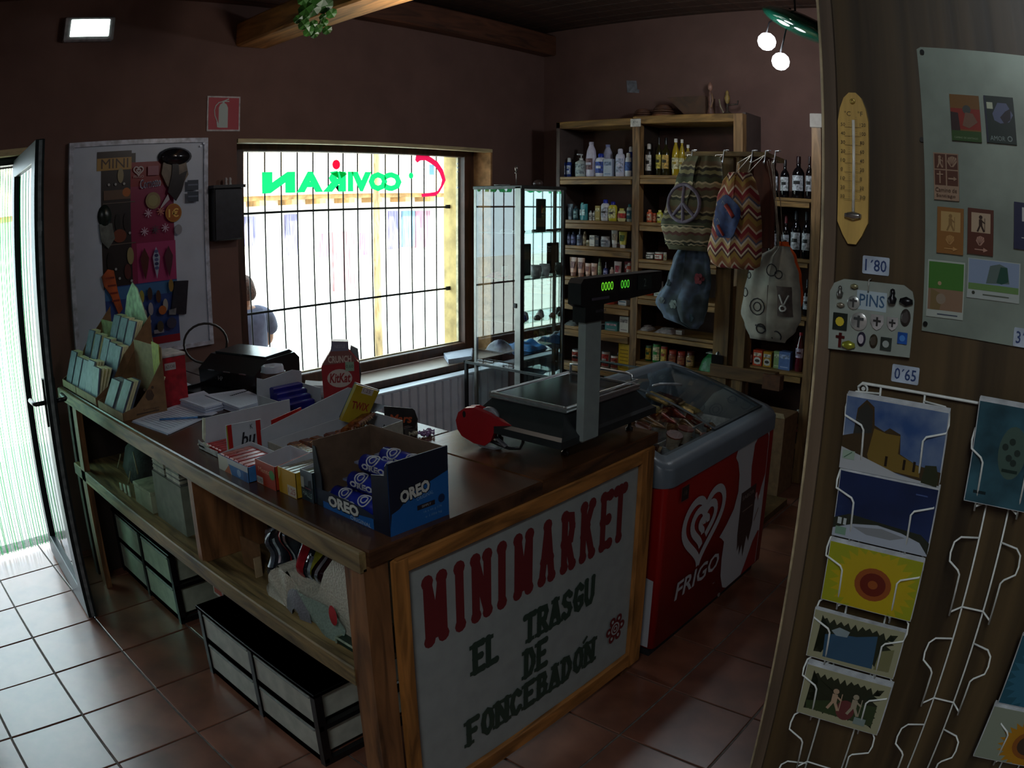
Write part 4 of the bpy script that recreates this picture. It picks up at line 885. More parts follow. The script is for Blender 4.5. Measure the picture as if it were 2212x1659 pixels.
def bag(name, label, x, prof, th, mat, hooks, seed, cord='d0c8b8', crease=.006):
    """prof: (z, y_left, y_right) rows from top to bottom"""
    z0 = prof[-1][0]; yc = (prof[0][1]+prof[0][2])/2
    t = thing(name, label, 'bag', (x, yc, z0), 0, 'bags hanging on the stand'); rr_ = random.Random(seed); ph = [rr_.uniform(0, 6) for _ in range(4)]
    n = len(prof)
    def row(v):
        k = v*(n-1); i = min(n-2, int(k)); f = k-i; f2 = f*f*(3-2*f); a, c = prof[i], prof[i+1]
        return [a[j]+(c[j]-a[j])*(f if j == 0 else f2) for j in range(3)]
    def surf(u, v, off=0.0):
        z, yl, yr = row(v); c = (yl+yr)/2; hw = (yl-yr)/2; a = u*2*PI; tk = th*(.35+.65*math.sin(PI*min(1, .15+v*.85))**.6)
        if v > .97: tk *= .25
        w = crease*(math.sin(9*u*PI+ph[0]+3*v)+.6*math.sin(17*u*PI+ph[1]-5*v))*(1.6-v)
        ca, sa = math.cos(a), math.sin(a); return (-(tk+w+off)*ca, c+(hw)*sa*(1 if True else 1)-yc, z-z0)
    part('sack', t, MB(mat).grid(surf, 40, 26))
    b = MB(M(cord, .8)); ztop_ = prof[0][0]
    for (hy, hz, ty) in hooks:
        b.tube([(x*0-.012, ty-yc, ztop_-.01-z0), (-.004, (ty+hy)/2-yc+.003, (ztop_+hz)/2-z0), (3.725-x, hy-yc, hz-z0), (3.73-x, hy-yc+.01, hz-.01-z0), (.0, ty-yc+.012, ztop_-.01-z0)], .0022, 6)
    part('cord', t, b)
    return t, surf, yc, z0
HK = M('d8dce0', .4, .3)
for i, (y, z) in enumerate(((1.955, 2.0), (1.765, 2.0), (1.60, 2.0), (1.525, 2.0), (1.47, 2.0))):
    o = part('hook', sd, MB(HK).tube([(3.70, y-.035, 2.023), (3.735, y-.03, 2.026), (3.745, y, 2.026), (3.742, y+.004, 1.985), (3.73, y+.004, 1.955), (3.715, y+.002, 1.965)], .0032, 6).box(3.742, y-.004, 2.021, 3.78, y+.004, 2.0235), world=True)
# rows are traced at the plane x = 3.68
t, sf, yc, z0 = bag('drawstring_bag', 'olive patterned drawstring bag with a large peace sign', 3.67, [(1.985, 1.945, 1.755), (1.93, 1.98, 1.745), (1.85, 2.01, 1.735), (1.74, 2.065, 1.75), (1.62, 2.10, 1.775), (1.53, 2.075, 1.79), (1.485, 2.05, 1.805)], .065, bag_mat('olive'), [(1.955, 2.0, 1.93), (1.765, 2.0, 1.78)], 3)
PE = M('7a7488', .8, 0, 'noise', 40, .1)
b = MB(PE)
def onsurf(y, z, off):     # point on the front of the bag
    best = None
    lo, hi = 0.0, 1.0
    for _ in range(24):
        md = (lo+hi)/2; p_ = sf(.0, md)
        if p_[2]+z0 > z: lo = md
        else: hi = md
    v = (lo+hi)/2; lo, hi = -.24, .24
    for _ in range(24):
        md = (lo+hi)/2; p_ = sf(md, v, off)
        if p_[1]+yc < y: lo = md
        else: hi = md
    p_ = sf((lo+hi)/2, v, off); return p_
pc, pz, pr = 1.935, 1.735, .098
b.tube([onsurf(pc+pr*math.cos(q*PI/14), pz+pr*math.sin(q*PI/14), .002) for q in range(28)], .0105, 6, closed=True)
b.tube([onsurf(pc, pz+pr*(1-2*q/8), .002) for q in range(9)], .010, 6)
for s in (-1, 1): b.tube([onsurf(pc+s*pr*.7*q/5, pz-pr*.7*q/5, .002) for q in range(6)], .010, 6)
part('peace_sign', t, b)
part('seam', t, MB(M('9c9478', .8)).tube([onsurf(2.085-.30*q/12, 1.617, .002) for q in range(13)], .0035, 5).tube([onsurf(2.06-.25*q/16, 1.515+.006*(q % 2), .002) for q in range(17)], .004, 5))
t, sf, yc, z0 = bag('drawstring_bag', 'grey blue denim bag with flowers hanging below the peace sign bag', 3.76, [(1.515, 2.02, 1.88), (1.42, 2.07, 1.845), (1.32, 2.10, 1.835), (1.18, 2.175, 1.85), (1.10, 2.12, 1.87), (1.055, 1.96, 1.90)], .06, bag_mat('denim'), [(1.98, 1.55, 1.97)], 5, crease=.016)
def flower(y, z, r, c):
    b = MB(M(c, .8))
    for q in range(6):
        p_ = onsurf(y+r*.55*math.cos(q*PI/3), z+r*.55*math.sin(q*PI/3), .002); b.lathe([(r*.36, -.001), (r*.36, .0015)], 8, (p_[0], p_[1], p_[2]), axis='x')
    p_ = onsurf(y, z, .003); b.lathe([(r*.3, -.001), (r*.3, .002)], 8, p_, axis='x'); part('flower_patch', t, b)
flower(2.10, 1.20, .022, '6c7c80'); flower(2.06, 1.30, .022, '30444c'); flower(1.93, 1.12, .026, '34505c'); flower(2.03, 1.185, .028, '8aa09c'); flower(1.948, 1.218, .028, 'a02c3c'); flower(1.88, 1.336, .035, '70202c')
t, sf, yc, z0 = bag('drawstring_bag', 'red and tan zigzag striped drawstring bag with a blue patch', 3.60, [(1.90, 1.665, 1.545), (1.85, 1.70, 1.52), (1.76, 1.73, 1.495), (1.62, 1.755, 1.482), (1.50, 1.78, 1.478), (1.44, 1.76, 1.485), (1.415, 1.72, 1.52)], .065, bag_mat('zigzag'), [(1.60, 2.0, 1.625), (1.525, 2.0, 1.56)], 8)
b = MB(M('24386c', .75, 0, 'noise', 40, .2)); q_ = [(1.69, 1.785), (1.73, 1.74), (1.735, 1.66), (1.72, 1.60), (1.69, 1.565), (1.655, 1.565), (1.60, 1.61), (1.578, 1.66), (1.60, 1.72), (1.64, 1.775)]
b.grid(lambda u, v: onsurf(1.655+(.085+.008*math.sin(3*u*2*PI))*v*math.cos(u*2*PI), 1.672+(.108+.006*math.sin(5*u*2*PI))*v*math.sin(u*2*PI), .005), 28, 6); part('blue_patch', t, b)
for (y0_, z0_) in ((1.67, 1.74), (1.70, 1.65), (1.64, 1.70)):
    part('stitching', t, MB(M('b8b4a8', .8)).tube([onsurf(y0_+.012*math.cos(q), z0_+.014*math.sin(q*1.5), .004) for q in range(5)], .0016, 5))
part('red_patch', t, MB(M('983028', .8)).tube([onsurf(1.70-.035*q/4, 1.63-.05*q/4+(0.0), .004) for q in range(5)], .008, 6).tube([onsurf(1.655-.05*q/4, 1.735-.06*q/4, .004) for q in range(5)], .012, 6))
t, sf, yc, z0 = bag('drawstring_bag', 'light grey printed drawstring bag with a two-finger hand motif', 3.73, [(1.54, 1.455, 1.38), (1.48, 1.54, 1.35), (1.40, 1.60, 1.32), (1.30, 1.62, 1.305), (1.18, 1.635, 1.295), (1.12, 1.61, 1.32), (1.05, 1.575, 1.375)], .06, bag_mat('grey'), [(1.475, 1.98, 1.43)], 11)
dk = M('303234', .8)
b = MB(dk)
for (y, z, r) in ((1.523, 1.226, .042), (1.523, 1.226, .022), (1.605, 1.29, .022), (1.585, 1.38, .016), (1.45, 1.42, .03), (1.41, 1.40, .02), (1.50, 1.10, .0)):
    if r: b.tube([onsurf(y+r*math.cos(q*PI/6), z+r*math.sin(q*PI/6), .001) for q in range(12)], .003, 5, closed=True)
part('printed_motif', t, b)
b = MB(dk)
for (y, z, r) in ((1.50, 1.115, .024), (1.415, 1.085, .026)): b.tube([onsurf(y+r*math.cos(q*PI/6), z+r*math.sin(q*PI/6), .001) for q in range(12)], .004, 5, closed=True)
b.tube([onsurf(y, z, .001) for y, z in ((1.53, 1.13), (1.49, 1.125), (1.455, 1.09), (1.44, 1.13), (1.47, 1.135), (1.44, 1.13), (1.415, 1.085))], .005, 5); part('motorcycle_print', t, b)
b = MB(M('5a504c', .8)); b.grid(lambda u, v: onsurf(1.468-.145*u, 1.342-.150*v, .002), 6, 6); pk = part('pocket', t, b)
b = MB(M('c8ccc8', .8)); 
for pth in (((1.375, 1.245), (1.400, 1.30)), ((1.375, 1.245), (1.352, 1.30))): b.tube([onsurf(pth[0][0]+(pth[1][0]-pth[0][0])*q/3, pth[0][1]+(pth[1][1]-pth[0][1])*q/3, .005) for q in range(4)], .0045, 6)
b.tube([onsurf(1.378+.016*math.cos(q*PI/4), 1.232+.014*math.sin(q*PI/4), .005) for q in range(8)], .005, 6, closed=True); part('hand_print', t, b)
t, sf, yc, z0 = bag('drawstring_bag', 'bright orange drawstring bag behind the grey printed bag', 3.86, [(1.56, 1.48, 1.44), (1.48, 1.50, 1.385), (1.39, 1.50, 1.352), (1.27, 1.50, 1.335), (1.18, 1.48, 1.355), (1.14, 1.45, 1.385)], .05, bag_mat('orange'), [(1.50, 1.98, 1.46)], 13, cord='a8988c')
# ================================================================== THINGS ON THE PARTITION (plane x = 1.05, seen from -x)
PX = 1.0495
def wall_thing(name, label, cat, yl, zb, group=None): return thing(name, label, cat, (PX, yl, zb), 0, group)
def slab(t, yl, zb, w, h, th, mat, x=PX, r=0, name='plate'):
    if r: 
        pts = [(p_[0], p_[1]) for p_ in rr(yl-w, zb, yl, zb+h, r, 4)]
        return part(name, t, MB(mat).prism(pts, x-th, x, 'x'), world=True)
    return part(name, t, MB(mat).box(x-th, yl-w, zb, x, yl, zb+h), world=True)
def canvas(yl, zb, x): return Art((x-.0002, yl, zb), (0, -1, 0), (0, 0, 1), step=.00012)
# thermometer
t = wall_thing('thermometer', 'tall pale wooden thermometer with rounded pointed ends on the brown partition', 'thermometer', .292, 1.667)
pts = [(.292+dy, 1.667+z) for dy, z in ((-.006, .0), (.006, .0), (.014, .012), (.0225, .030), (.0225, .170), (.019, .188), (.013, .203), (.005, .2105), (-.005, .2105), (-.013, .203), (-.019, .188), (-.0225, .170), (-.0225, .030), (-.014, .012))]
part('board', t, MB(M('c8a458', .45, 0, 'wood', 5, .12, .05, stretch=(6, 6, .8))).prism(pts, PX-.006, PX, 'x'), world=True)
part('glass_tube', t, MB(M('d8d4c8', .2)).tube([(PX-.009, .2905, 1.70), (PX-.009, .2905, 1.838)], .0022, 8), world=True)
part('bulb_clip', t, MB(M('b4b4b0', .25, .9)).lathe([(.004, -.009), (.006, 0), (.004, .009)], 10, (PX-.0095, .2905, 1.706), axis='y').box(PX-.012, .2785, 1.703, PX-.006, .3025, 1.709, .001), world=True)
part('eyelet', t, MB(M('c8b060', .3, .8)).tube([(PX-.007, .2915+.003*math.cos(q*PI/5), 1.865+.003*math.sin(q*PI/5)) for q in range(10)], .0012, 5, closed=True), world=True)
a = canvas(.3145, 1.667, PX-.006)
a.text('\u00b0C', .010, .177, .007, '403420'); a.text('\u00b0F', .030, .177, .007, '403420')
for i, (c, f) in enumerate(zip(('50','40','30','20','10','0','10','20','30'), ('120','100','80','60','40','20','0','20',' 30'))):
    z = .1655-i*.0125; a.text(c, .0045, z-.003, .0048, '403420', w=.0065 if len(c) > 1 else .003); a.text(f.strip(), .033, z-.003, .0048, '403420', w=.0085 if len(f) > 2 else .006 if f.strip() != '0' else .003)
    a.rect(.010, z-.0045, .035-.010, .0004, '604c30')
for i in range(46): a.rect(.0165, .066+i*.0025-.004, .0032, .0003, '604c30'); a.k -= .9; a.rect(.027, .066+i*.0025-.004, .0032, .0003, '604c30'); a.k -= .9
a.build(t, world=True)
# price cards
def price(txt, yl, zb, w, h, lab, th=.0012):
    t = wall_thing('price_card', lab, 'price tag', yl, zb); slab(t, yl, zb, w, h, .0012, M('a8b4c4', .5), x=PX-th+.0012, r=.002, name='card')
    canvas(yl, zb, PX-th).text(txt, w*.10, h*.17, h*.66, '1c3464', w=w*.8, bold=.012).build(t, world=True)
price("1\u00b480", .2762, 1.6285, .0395, .0245, 'small white card reading 1.80 above the pins board')
price("0\u00b465", .2215, 1.4868, .0405, .0240, 'small white card reading 0.65 above the postcard rack')
price("3\u00b450", .0470, 1.5608, .040, .0245, 'small white card reading 3.50 at the lower right edge of the grey metal sheet', .0042)
# knots and screw holes
t = wall_thing('screw', 'dark screw in the partition beside the grey metal sheet', 'screw', .194, 1.816); part('head', t, MB(M('181614', .5)).lathe([(.0035, -.002), (.003, 0)], 10, (PX, .1915, 1.8175), axis='x'), world=True)
# pins board
t = wall_thing('pins_board', 'white plastic board of souvenir pins labelled PINS', 'display board', .2595, 1.522)
bd = part('board', t, MB(M('8c948c', .3, 0, 'noise', 30, .06)).prism([(.317, 1.520), (.196, 1.524), (.1955, 1.60), (.199, 1.612), (.212, 1.6195), (.30, 1.6185), (.314, 1.612), (.320, 1.600)][::-1], PX-.010, PX-.007, 'x').box(PX-.007, .25, 1.57, PX, .27, 1.61), world=True)
part('hook', t, MB(M('c0c0b8', .4, .5)).tube([(PX, .2623, 1.622), (PX-.014, .2623, 1.621), (PX-.014, .2623, 1.606)], .0011, 6), world=True)
a = canvas(.317, 1.52, PX-.010)
a.rect(.0375, .060, .044, .026, 'a0b0b8'); a.text('PINS', .0415, .065, .0165, '2c5070', w=.037, bold=.01).build(t, 'label', world=True)
def pin(i, kind, y, z, s, c, c2, lab):
    t = thing('souvenir_pin', lab, 'pin', (PX-.010, y, z), 0, 'pins on the PINS board'); X0 = PX-.0125; mt_ = M(c, .3, .5 if kind != 'sq' else 0)
    b = MB(mt_)
    if kind == 'disc': b.lathe([(s, -.0022), (s*.9, -.003), (0.0005, -.003)], 16, (PX-.0101, y, z), axis='x').lathe([(s, 0), (s, -.0022)], 16, (PX-.0101, y, z), axis='x')
    elif kind == 'oval': b.lathe([(s, 0), (s, -.0022), (.0005, -.003)], 16, (PX-.0101, y, z), sx=.7, sy=1.1, axis='x')
    elif kind == 'shield': b.prism([(y-s, z+s), (y+s, z+s), (y+s, z-s*.2), (y+s*.6, z-s*.9), (y, z-s*1.25), (y-s*.6, z-s*.9), (y-s, z-s*.2)], PX-.0125, PX-.0101, 'x')
    elif kind == 'sq': b.box(PX-.0125, y-s, z-s*1.1, PX-.0101, y+s, z+s*1.1)
    elif kind == 'figure': b.lathe([(s*.7, -s*1.3), (s*.9, -s*.4), (s*.45, .1*s), (s*.55, s*.6), (s*.4, s*1.2), (.0005, s*1.35)], 10, (PX-.015, y, z))
    elif kind == 'blob': b.lathe([(.0005, -s*.6), (s, -s*.2), (s*.9, s*.3), (.0005, s*.6)], 10, (PX-.014, y, z), sx=.5)
    elif kind == 'cross': b.box(PX-.0125, y-s*.25, z-s*1.5, PX-.0101, y+s*.25, z+s).box(PX-.0126, y-s*.8, z+s*.1, PX-.0101, y+s*.8, z+s*.5)
    part('badge', t, b, world=True)
    a = canvas(y+s, z-s, PX-.0135 if kind in ('disc', 'oval') else PX-.0127)
    if kind == 'shield' or kind == 'disc': a.rect(s*.85, s*.35, s*.3, s*1.3, c2); a.rect(s*.4, s*.95 if kind == 'shield' else s*1.15, s*1.2, s*.3, c2)
    elif kind == 'sq': a.disc(s, s, s*.62, c2, n=10)
    elif kind == 'oval': a.disc(s, s, s*.45, c2, ry=s*.7)
    if kind in ('shield', 'disc', 'sq', 'oval'): a.build(t, world=True)
PN = [('figure',.3036,1.602,.0055,'5c5c58','303030','grey standing figure pin at the board\'s top left corner'), ('blob',.3016,1.583,.006,'8c8474','404040','round metal pin below the grey figure at the top left'),
 ('blob',.2832,1.6105,.006,'94906c','404040','gold coloured pin at the top beside the hook'), ('disc',.2835,1.588,.0095,'a8aca8','303030','round silver pin with a cross left of the PINS label'),
 ('figure',.2268,1.6035,.0075,'1c1c20','888','black figure pin right of the PINS label'), ('blob',.2066,1.5987,.0105,'1c1c20','888','wide black pin at the board\'s top right corner'),
 ('sq',.3017,1.560,.0105,'1c2420','c0ac28','black square pin with a yellow shell on the left edge'), ('disc',.2739,1.5634,.0125,'b0b0ac','303434','large round white pin with a dark sword cross'),
 ('shield',.2471,1.5665,.0095,'c4c4c4','181818','white shield pin with a black cross'), ('shield',.2247,1.567,.0080,'c4c4c4','181818','white shield pin with a black T cross'),
 ('oval',.2065,1.577,.0105,'4c4440','383230','brown oval pin on the board\'s right edge'), ('cross',.2998,1.5365,.008,'5c2020','888','dark red cross pin at the bottom left'),
 ('blob',.2861,1.5294,.0105,'9ca038','404040','flat yellow pin along the bottom edge'), ('oval',.2685,1.5399,.009,'403c50','a8a0a8','purple oval pin with a pale middle in the bottom row'),
 ('oval',.2503,1.5395,.0085,'4c4434','3c3428','brown bronze pin in the bottom row'), ('sq',.2318,1.538,.008,'2c3430','8c9490','dark square pin with a pale head in the bottom row'), ('sq',.2085,1.549,.007,'1c4c98','3c74b8','bright blue pin at the bottom right')]
for i, p_ in enumerate(PN): pin(i, p_[0], p_[1], p_[2], p_[3], p_[4], p_[5] if len(p_[5]) == 6 else '888888', p_[6])
# grey metal sheet with magnets
t = wall_thing('metal_sheet', 'large grey metal sheet screwed to the partition holding magnets', 'metal board', .1, 1.56)
part('sheet', t, MB(M('8a988e', .28, .35, 'noise', 9, .12)).prism([(.183, 1.5617), (.192, 1.945), (.186, 1.9485), (-.30, 1.952), (-.30, 1.556)][::-1], PX-.0025, PX, 'x'), world=True)
for (y, z) in ((.1835, 1.941), (.178, 1.572)): part('bolt', t, MB(M('1c1e1e', .4, .6)).lathe([(.0035, -.006), (.003, -.0025)], 10, (PX, y, z), axis='x'), world=True)
SX = PX-.0028
def magnet(yl, zt, w, h, lab, base, draw, tilt=0.0, th=.003):
    t = thing('magnet', lab, 'magnet', (SX, yl-w/2, zt-h), 0, 'magnets on the grey sheet'); ct, st = math.cos(tilt), math.sin(tilt)
    u = Vector((0, -ct, st)); v = Vector((0, st, ct)) ; o = Vector((SX, yl, zt)) - v*h
    b = MB(M(base, .4)); c = [o, o+u*w, o+u*w+v*h, o+v*h]; nx = Vector((-th, 0, 0))
    b.add(c+[p_+nx for p_ in c], [(0,1,2,3),(7,6,5,4),(0,4,5,1),(1,5,6,2),(2,6,7,3),(3,7,4,0)]); part('tile', t, b, world=True)
    a = Art(o+nx+Vector((-.0002, 0, 0)), u, v, step=.0001, rough=.3); draw(a, w, h); a.build(t, world=True)
def d1(a, w, h):
    a.rect(0, 0, w, h, '6c4a1c'); a.rect(0, h*.25, w, h*.45, '7c2418'); a.rect(0, 0, w, h*.22, '28481c'); a.poly([(0, h*.22), (w*.3, h*.22), (w*.25, h*.6), (0, h*.62)], '2c1c1c'); a.disc(w*.55, h*.68, w*.14, '3c403c'); a.poly([(w*.5, h*.62), (w*.75, h*.6), (w*.9, h*.42), (w*.6, h*.28), (w*.38, h*.33)], '6c5040'); a.text('CAMINO DE SANTIAGO', w*.08, h*.05, h*.04, '7c8c70', w=w*.8)
def d2(a, w, h):
    a.rect(0, 0, w, h, '182c28'); a.poly([(w*.3, h*.48), (w*.25, h*.62), (w*.45, h*.86), (w*.75, h*.86), (w*.95, h*.62), (w*.8, h*.46), (w*.5, h*.42)], '56607c'); a.poly([(w*.5, h*.55), (w*.68, h*.68), (w*.88, h*.76), (w*.85, h*.52), (w*.65, h*.40)], '24242c'); a.rect(w*.08, h*.72, w*.2, h*.14, 'b0b8a0'); a.text('AMOR', w*.12, h*.05, h*.10, '7c8c88', w=w*.5); a.ring(w*.78, h*.11, w*.07, w*.03, '7c8c88'); a.rect(0, 0, w*.06, h, '1c2438')
def figure(a, x, y, s, c):
    a.disc(x, y+s*.85, s*.13, c, n=8); a.poly([(x-s*.12, y+s*.35), (x+s*.12, y+s*.35), (x+s*.1, y+s*.72), (x-s*.12, y+s*.72)], c); a.line([(x-s*.03, y+s*.38), (x-s*.2, y)], s*.12, c); a.line([(x+s*.03, y+s*.38), (x+s*.22, y+.02*s)], s*.12, c); a.line([(x+s*.05, y+s*.65), (x+s*.28, y+s*.5)], s*.08, c); a.line([(x+s*.28, y+s*.8), (x+s*.28, y)], s*.04, c)
def shell(a, x, y, s, c, c2):
    a.poly([(x-s*.2, y-s*.5), (x-s*.55, y), (x-s*.4, y+s*.4), (x, y+s*.55), (x+s*.45, y+s*.4), (x+s*.5, y), (x+s*.1, y-s*.5)], c)
    for q in range(5): t_ = PI*(.15+.17*q); a.line([(x-.1*s, y-s*.42), (x+s*.5*math.cos(t_), y+s*.5*math.sin(t_)-.02*s)], s*.04, c2); a.k -= .8
def d3(a, w, h):
    a.rect(0, 0, w, h, '8c7460'); 
    for i in range(2):
        for j in range(2): a.rect(w*(.04+.49*i), h*(.31+.345*j), w*.44, h*.32, '4c2c20'); a.k -= .9
    a.k += 1; figure(a, w*.25, h*.69, h*.26, '8c7460'); shell(a, w*.76, h*.82, h*.22, '8c7460', '4c2c20')
    a.line([(w*.25, h*.36), (w*.25, h*.60)], w*.05, '8c7460'); a.line([(w*.14, h*.54), (w*.36, h*.54)], w*.05, '8c7460'); a.line([(w*.60, h*.46), (w*.82, h*.46)], w*.06, '8c7460'); a.poly([(w*.80, h*.41), (w*.93, h*.46), (w*.80, h*.51)], '8c7460')
    a.text('Camino de', w*.06, h*.17, h*.09, '40281c', w=w*.86); a.text('Santiago', w*.1, h*.04, h*.09, '40281c', w=w*.76)
def d4(base, pale, dark, fig):
    def f(a, w, h): a.rect(0, 0, w, h, base); a.rect(w*.14, h*.48, w*.74, h*.43, pale); figure(a, w*.5, h*.51, h*.36, fig); shell(a, w*.5, h*.30, h*.20, dark, base); a.line([(w*.3, h*.11), (w*.65, h*.11)], h*.025, dark); a.poly([(w*.62, h*.06), (w*.8, h*.11), (w*.62, h*.16)], dark)
    return f
def d6(a, w, h): a.rect(0, 0, w, h, '1c2440'); a.rect(w*.3, h*.6, w*.6, h*.3, 'a8a8a8'); a.line([(w*.3, h*.25), (w*.6, h*.25)], h*.02, 'a0a0a0')
def dA(a, w, h):
    a.rect(0, 0, w, h, '9ca49c'); a.rect(w*.03, h*.13, w*.94, h*.84, '7c6450'); a.rect(w*.03, h*.5, w*.94, h*.47, '3c6c2c'); a.poly([(w*.1, h*.13), (w*.35, h*.13), (w*.45, h*.4), (w*.1, h*.5)], '6c5c3c'); a.disc(w*.38, h*.33, w*.13, '807464'); a.disc(w*.33, h*.60, w*.05, '9c8468'); a.rect(w*.3, h*.05, w*.55, h*.02, '404858')
def dB(a, w, h):
    a.rect(0, 0, w, h, '98a09c'); a.rect(w*.02, h*.22, w*.96, h*.76, '7888a0'); a.poly([(w*.35, h*.4), (w*.42, h*.85), (w*.6, h*.92), (w*.75, h*.85), (w*.8, h*.45)], '50605c'); a.poly([(w*.55, h*.45), (w*.62, h*.85), (w*.75, h*.85), (w*.78, h*.5), (w*.65, h*.42)], '1c4438'); a.rect(w*.02, h*.22, w*.96, h*.16, '5c7c48'); a.disc(w*.12, h*.14, w*.03, '30342c'); a.rect(w*.3, h*.10, w*.5, h*.03, '50584c')
magnet(.1473, 1.8832, .044, .0635, 'upright magnet with a walker on a red and orange sky', '3c2c1c', d1, .02)
magnet(.096, 1.8858, .045, .064, 'dark upright magnet lettered AMOR with a grey bird shape', '20282c', d2, .03)
magnet(.1745, 1.801, .0365, .063, 'brown magnet of four pictograms lettered Camino de Santiago', '6c5440', d3, .02)
magnet(.1685, 1.729, .0385, .061, 'light wooden magnet with a walking pilgrim and shell', '8c6434', d4('7c5428', 'a08454', 'a07848', '7c6038'), .01)
magnet(.1239, 1.732, .038, .060, 'dark brown magnet with a walking pilgrim and shell', '40241c', d4('4c281c', 'a08c74', '9c7868', '2c1c14'), .01)
magnet(.0554, 1.7477, .040, .061, 'dark blue magnet at the right edge of the sheet', '181c38', d6, .01)
magnet(.1799, 1.6578, .0542, .0755, 'upright picture card with a green meadow on the metal sheet', '9ca49c', dA, .02, .0012)
magnet(.1218, 1.6666, .078, .052, 'wide picture card with a green tree on the metal sheet', '98a09c', dB, .02, .0012)
# ---------------- postcard rack
t = wall_thing('postcard_rack', 'white wire postcard rack on the partition with pockets in columns', 'rack', 0.0, .60)
WR = M('d0d4d0', .35, 0, 'noise', 80, .05)
XB = PX-.006
part('top_rail', t, MB(WR).tube([(XB, .268, 1.472), (XB, .262, 1.4785), (XB, .20, 1.4785), (XB, -.35, 1.4775)], .0022, 8), world=True)
part('eyelet', t, MB(WR).tube([(XB, .2607+.0068*math.cos(q*PI/7), 1.4705+.0068*math.sin(q*PI/7)) for q in range(14)], .0016, 6, closed=True).lathe([(.003, -.004), (.003, 0)], 8, (PX, .2607, 1.4705), axis='x'), world=True)
def column(yc, dw, ztops, loops=True):
    for s in (-1, 1): part('upright', t, MB(WR).tube([(XB, yc+s*dw, 1.4785), (XB, yc+s*dw, .62)], .0016, 6), world=True)
    for zt in ztops:
        b = MB(WR); o = .036
        for s in (-1, 1):
            e = yc+s*(dw+.0375) if dw < .03 else yc+s*.0765; i_ = yc+s*(dw+.0155) if dw < .03 else yc+s*.044
            y0 = yc+s*dw
            b.tube([(XB, y0, zt), (XB-.010, e-s*.010, zt-.0005), (XB-.016, e-s*.002, zt-.007), (XB-.020, e, zt-.022), (XB-.026, e-s*.002, zt-.032), (XB-o+.004, i_+s*.004, zt-.040), (XB-o+.004, i_, zt-.046), (XB-.018, i_, zt-.118)], .0016, 6)
        b.tube([(XB-.018, (yc+(dw+.0155)) if dw < .03 else yc+.044, zt-.112), (XB-.002, yc+dw, zt-.108), (XB-.002, yc-dw, zt-.108), (XB-.018, (yc-(dw+.0155)) if dw < .03 else yc-.044, zt-.112)], .0016, 6)
        part('pocket_wire', t, b, world=True)
YA, YB, YC = .2013, .0325, -.136
column(YA, .033, (1.468, 1.363, 1.258, 1.152, 1.046, .934, .82))
column(YB, .018, (1.455, 1.293, 1.130, .967, .81))
column(YC, .018, (1.468, 1.175, 1.05, .90))
def card(yl, zt, w, h, lab, draw, n=4, x=None, tilt=0.0):
    x = x or XB-.022
    tt = thing('postcard', lab, 'postcard', (x, yl-w/2, zt-h), 0, 'postcards in the wire rack'); lean = .10
    u = Vector((0, -math.cos(tilt), math.sin(tilt))); v = Vector((lean*-.35, 0, 1)).normalized(); o = Vector((x, yl, zt-h))
    for k in range(n):
        oo = o+Vector((.0022*k, .0006*(k % 2), .0010*k)); c = [oo, oo+u*w, oo+u*w+v*h, oo+v*h]; nx = Vector((-.0013, 0, 0))
        part('card', tt, MB(M('b8bcc0', .5)).add(c+[p_+nx for p_ in c], [(0,1,2,3),(7,6,5,4),(0,4,5,1),(1,5,6,2),(2,6,7,3),(3,7,4,0)]), world=True)
    a = Art(o+Vector((-.0015, 0, 0)), u, v, step=.0001, rough=.25); draw(a, w, h); a.build(tt, world=True)
def c1(a, w, h):
    a.rect(.001, .001, w-.002, h-.002, M('6c7c94', .3, 0, 'noise', 18, .35, c2='2c4878')); a.poly([(0, 0), (w*.2, 0), (w*.55, h*.08), (w, 0), (w, h*.2), (w*.75, h*.24), (w*.58, h*.34), (w*.56, h*.6), (w*.45, h*.66), (w*.40, h*.60), (w*.30, h*.66), (w*.28, h*.9), (w*.2, h*.98), (w*.12, h*.85), (w*.1, h*.5), (0, h*.45)], '3c3020')
    a.poly([(w*.26, h*.25), (w*.30, h*.62), (w*.42, h*.58), (w*.56, h*.58), (w*.56, h*.34), (w*.78, h*.22), (w*.8, h*.08), (w*.3, h*.1)], '6c5828'); a.poly([(w*.1, h*.5), (w*.13, h*.82), (w*.2, h*.94), (w*.27, h*.85), (w*.28, h*.55)], '30302c'); a.poly([(0, 0), (0, h*.3), (w*.3, h*.18), (w*.6, h*.06), (w, h*.02), (w, 0)], 'a0a4a8')
    for x in (.44, .62, .72): a.rect(w*x, h*.14, w*.025, h*.14, '201810')
    a.poly([(w*.82, h*.02), (w*.84, h*.26), (w*.95, h*.28), (w*.99, h*.1), (w*.98, 0)], '2c3020'); a.rect(w*.02, h*.14, w*.12, h*.12, '8ca090'); a.line([(w*.04, h*.16), (w*.11, h*.24)], w*.008, '3c5c48')
def c2(a, w, h):
    a.rect(.001, .001, w-.002, h-.002, M('182850', .3, 0, 'noise', 6, .3)); a.poly([(0, h*.28), (w*.15, h*.38), (w*.5, h*.34), (w*.9, h*.30), (w, h*.2), (w, 0), (0, 0)], '22261c'); a.poly([(0, 0), (0, h*.12), (w*.2, h*.24), (w*.45, h*.30), (w*.7, h*.26), (w*.9, h*.18), (w, h*.02), (w, 0)], '98a0ac'); a.poly([(w*.2, h*.2), (w*.5, h*.26), (w*.75, h*.2), (w*.6, h*.12), (w*.35, h*.12)], '787c80'); a.rect(w*.04, h*.20, w*.04, h*.10, 'a8b0b0'); a.rect(w*.10, h*.20, w*.03, h*.10, 'a8b0b0'); a.rect(w*.03, h*.04, w*.11, h*.12, '6c8c78'); a.rect(w*.78, h*.86, w*.12, h*.02, '40507c')
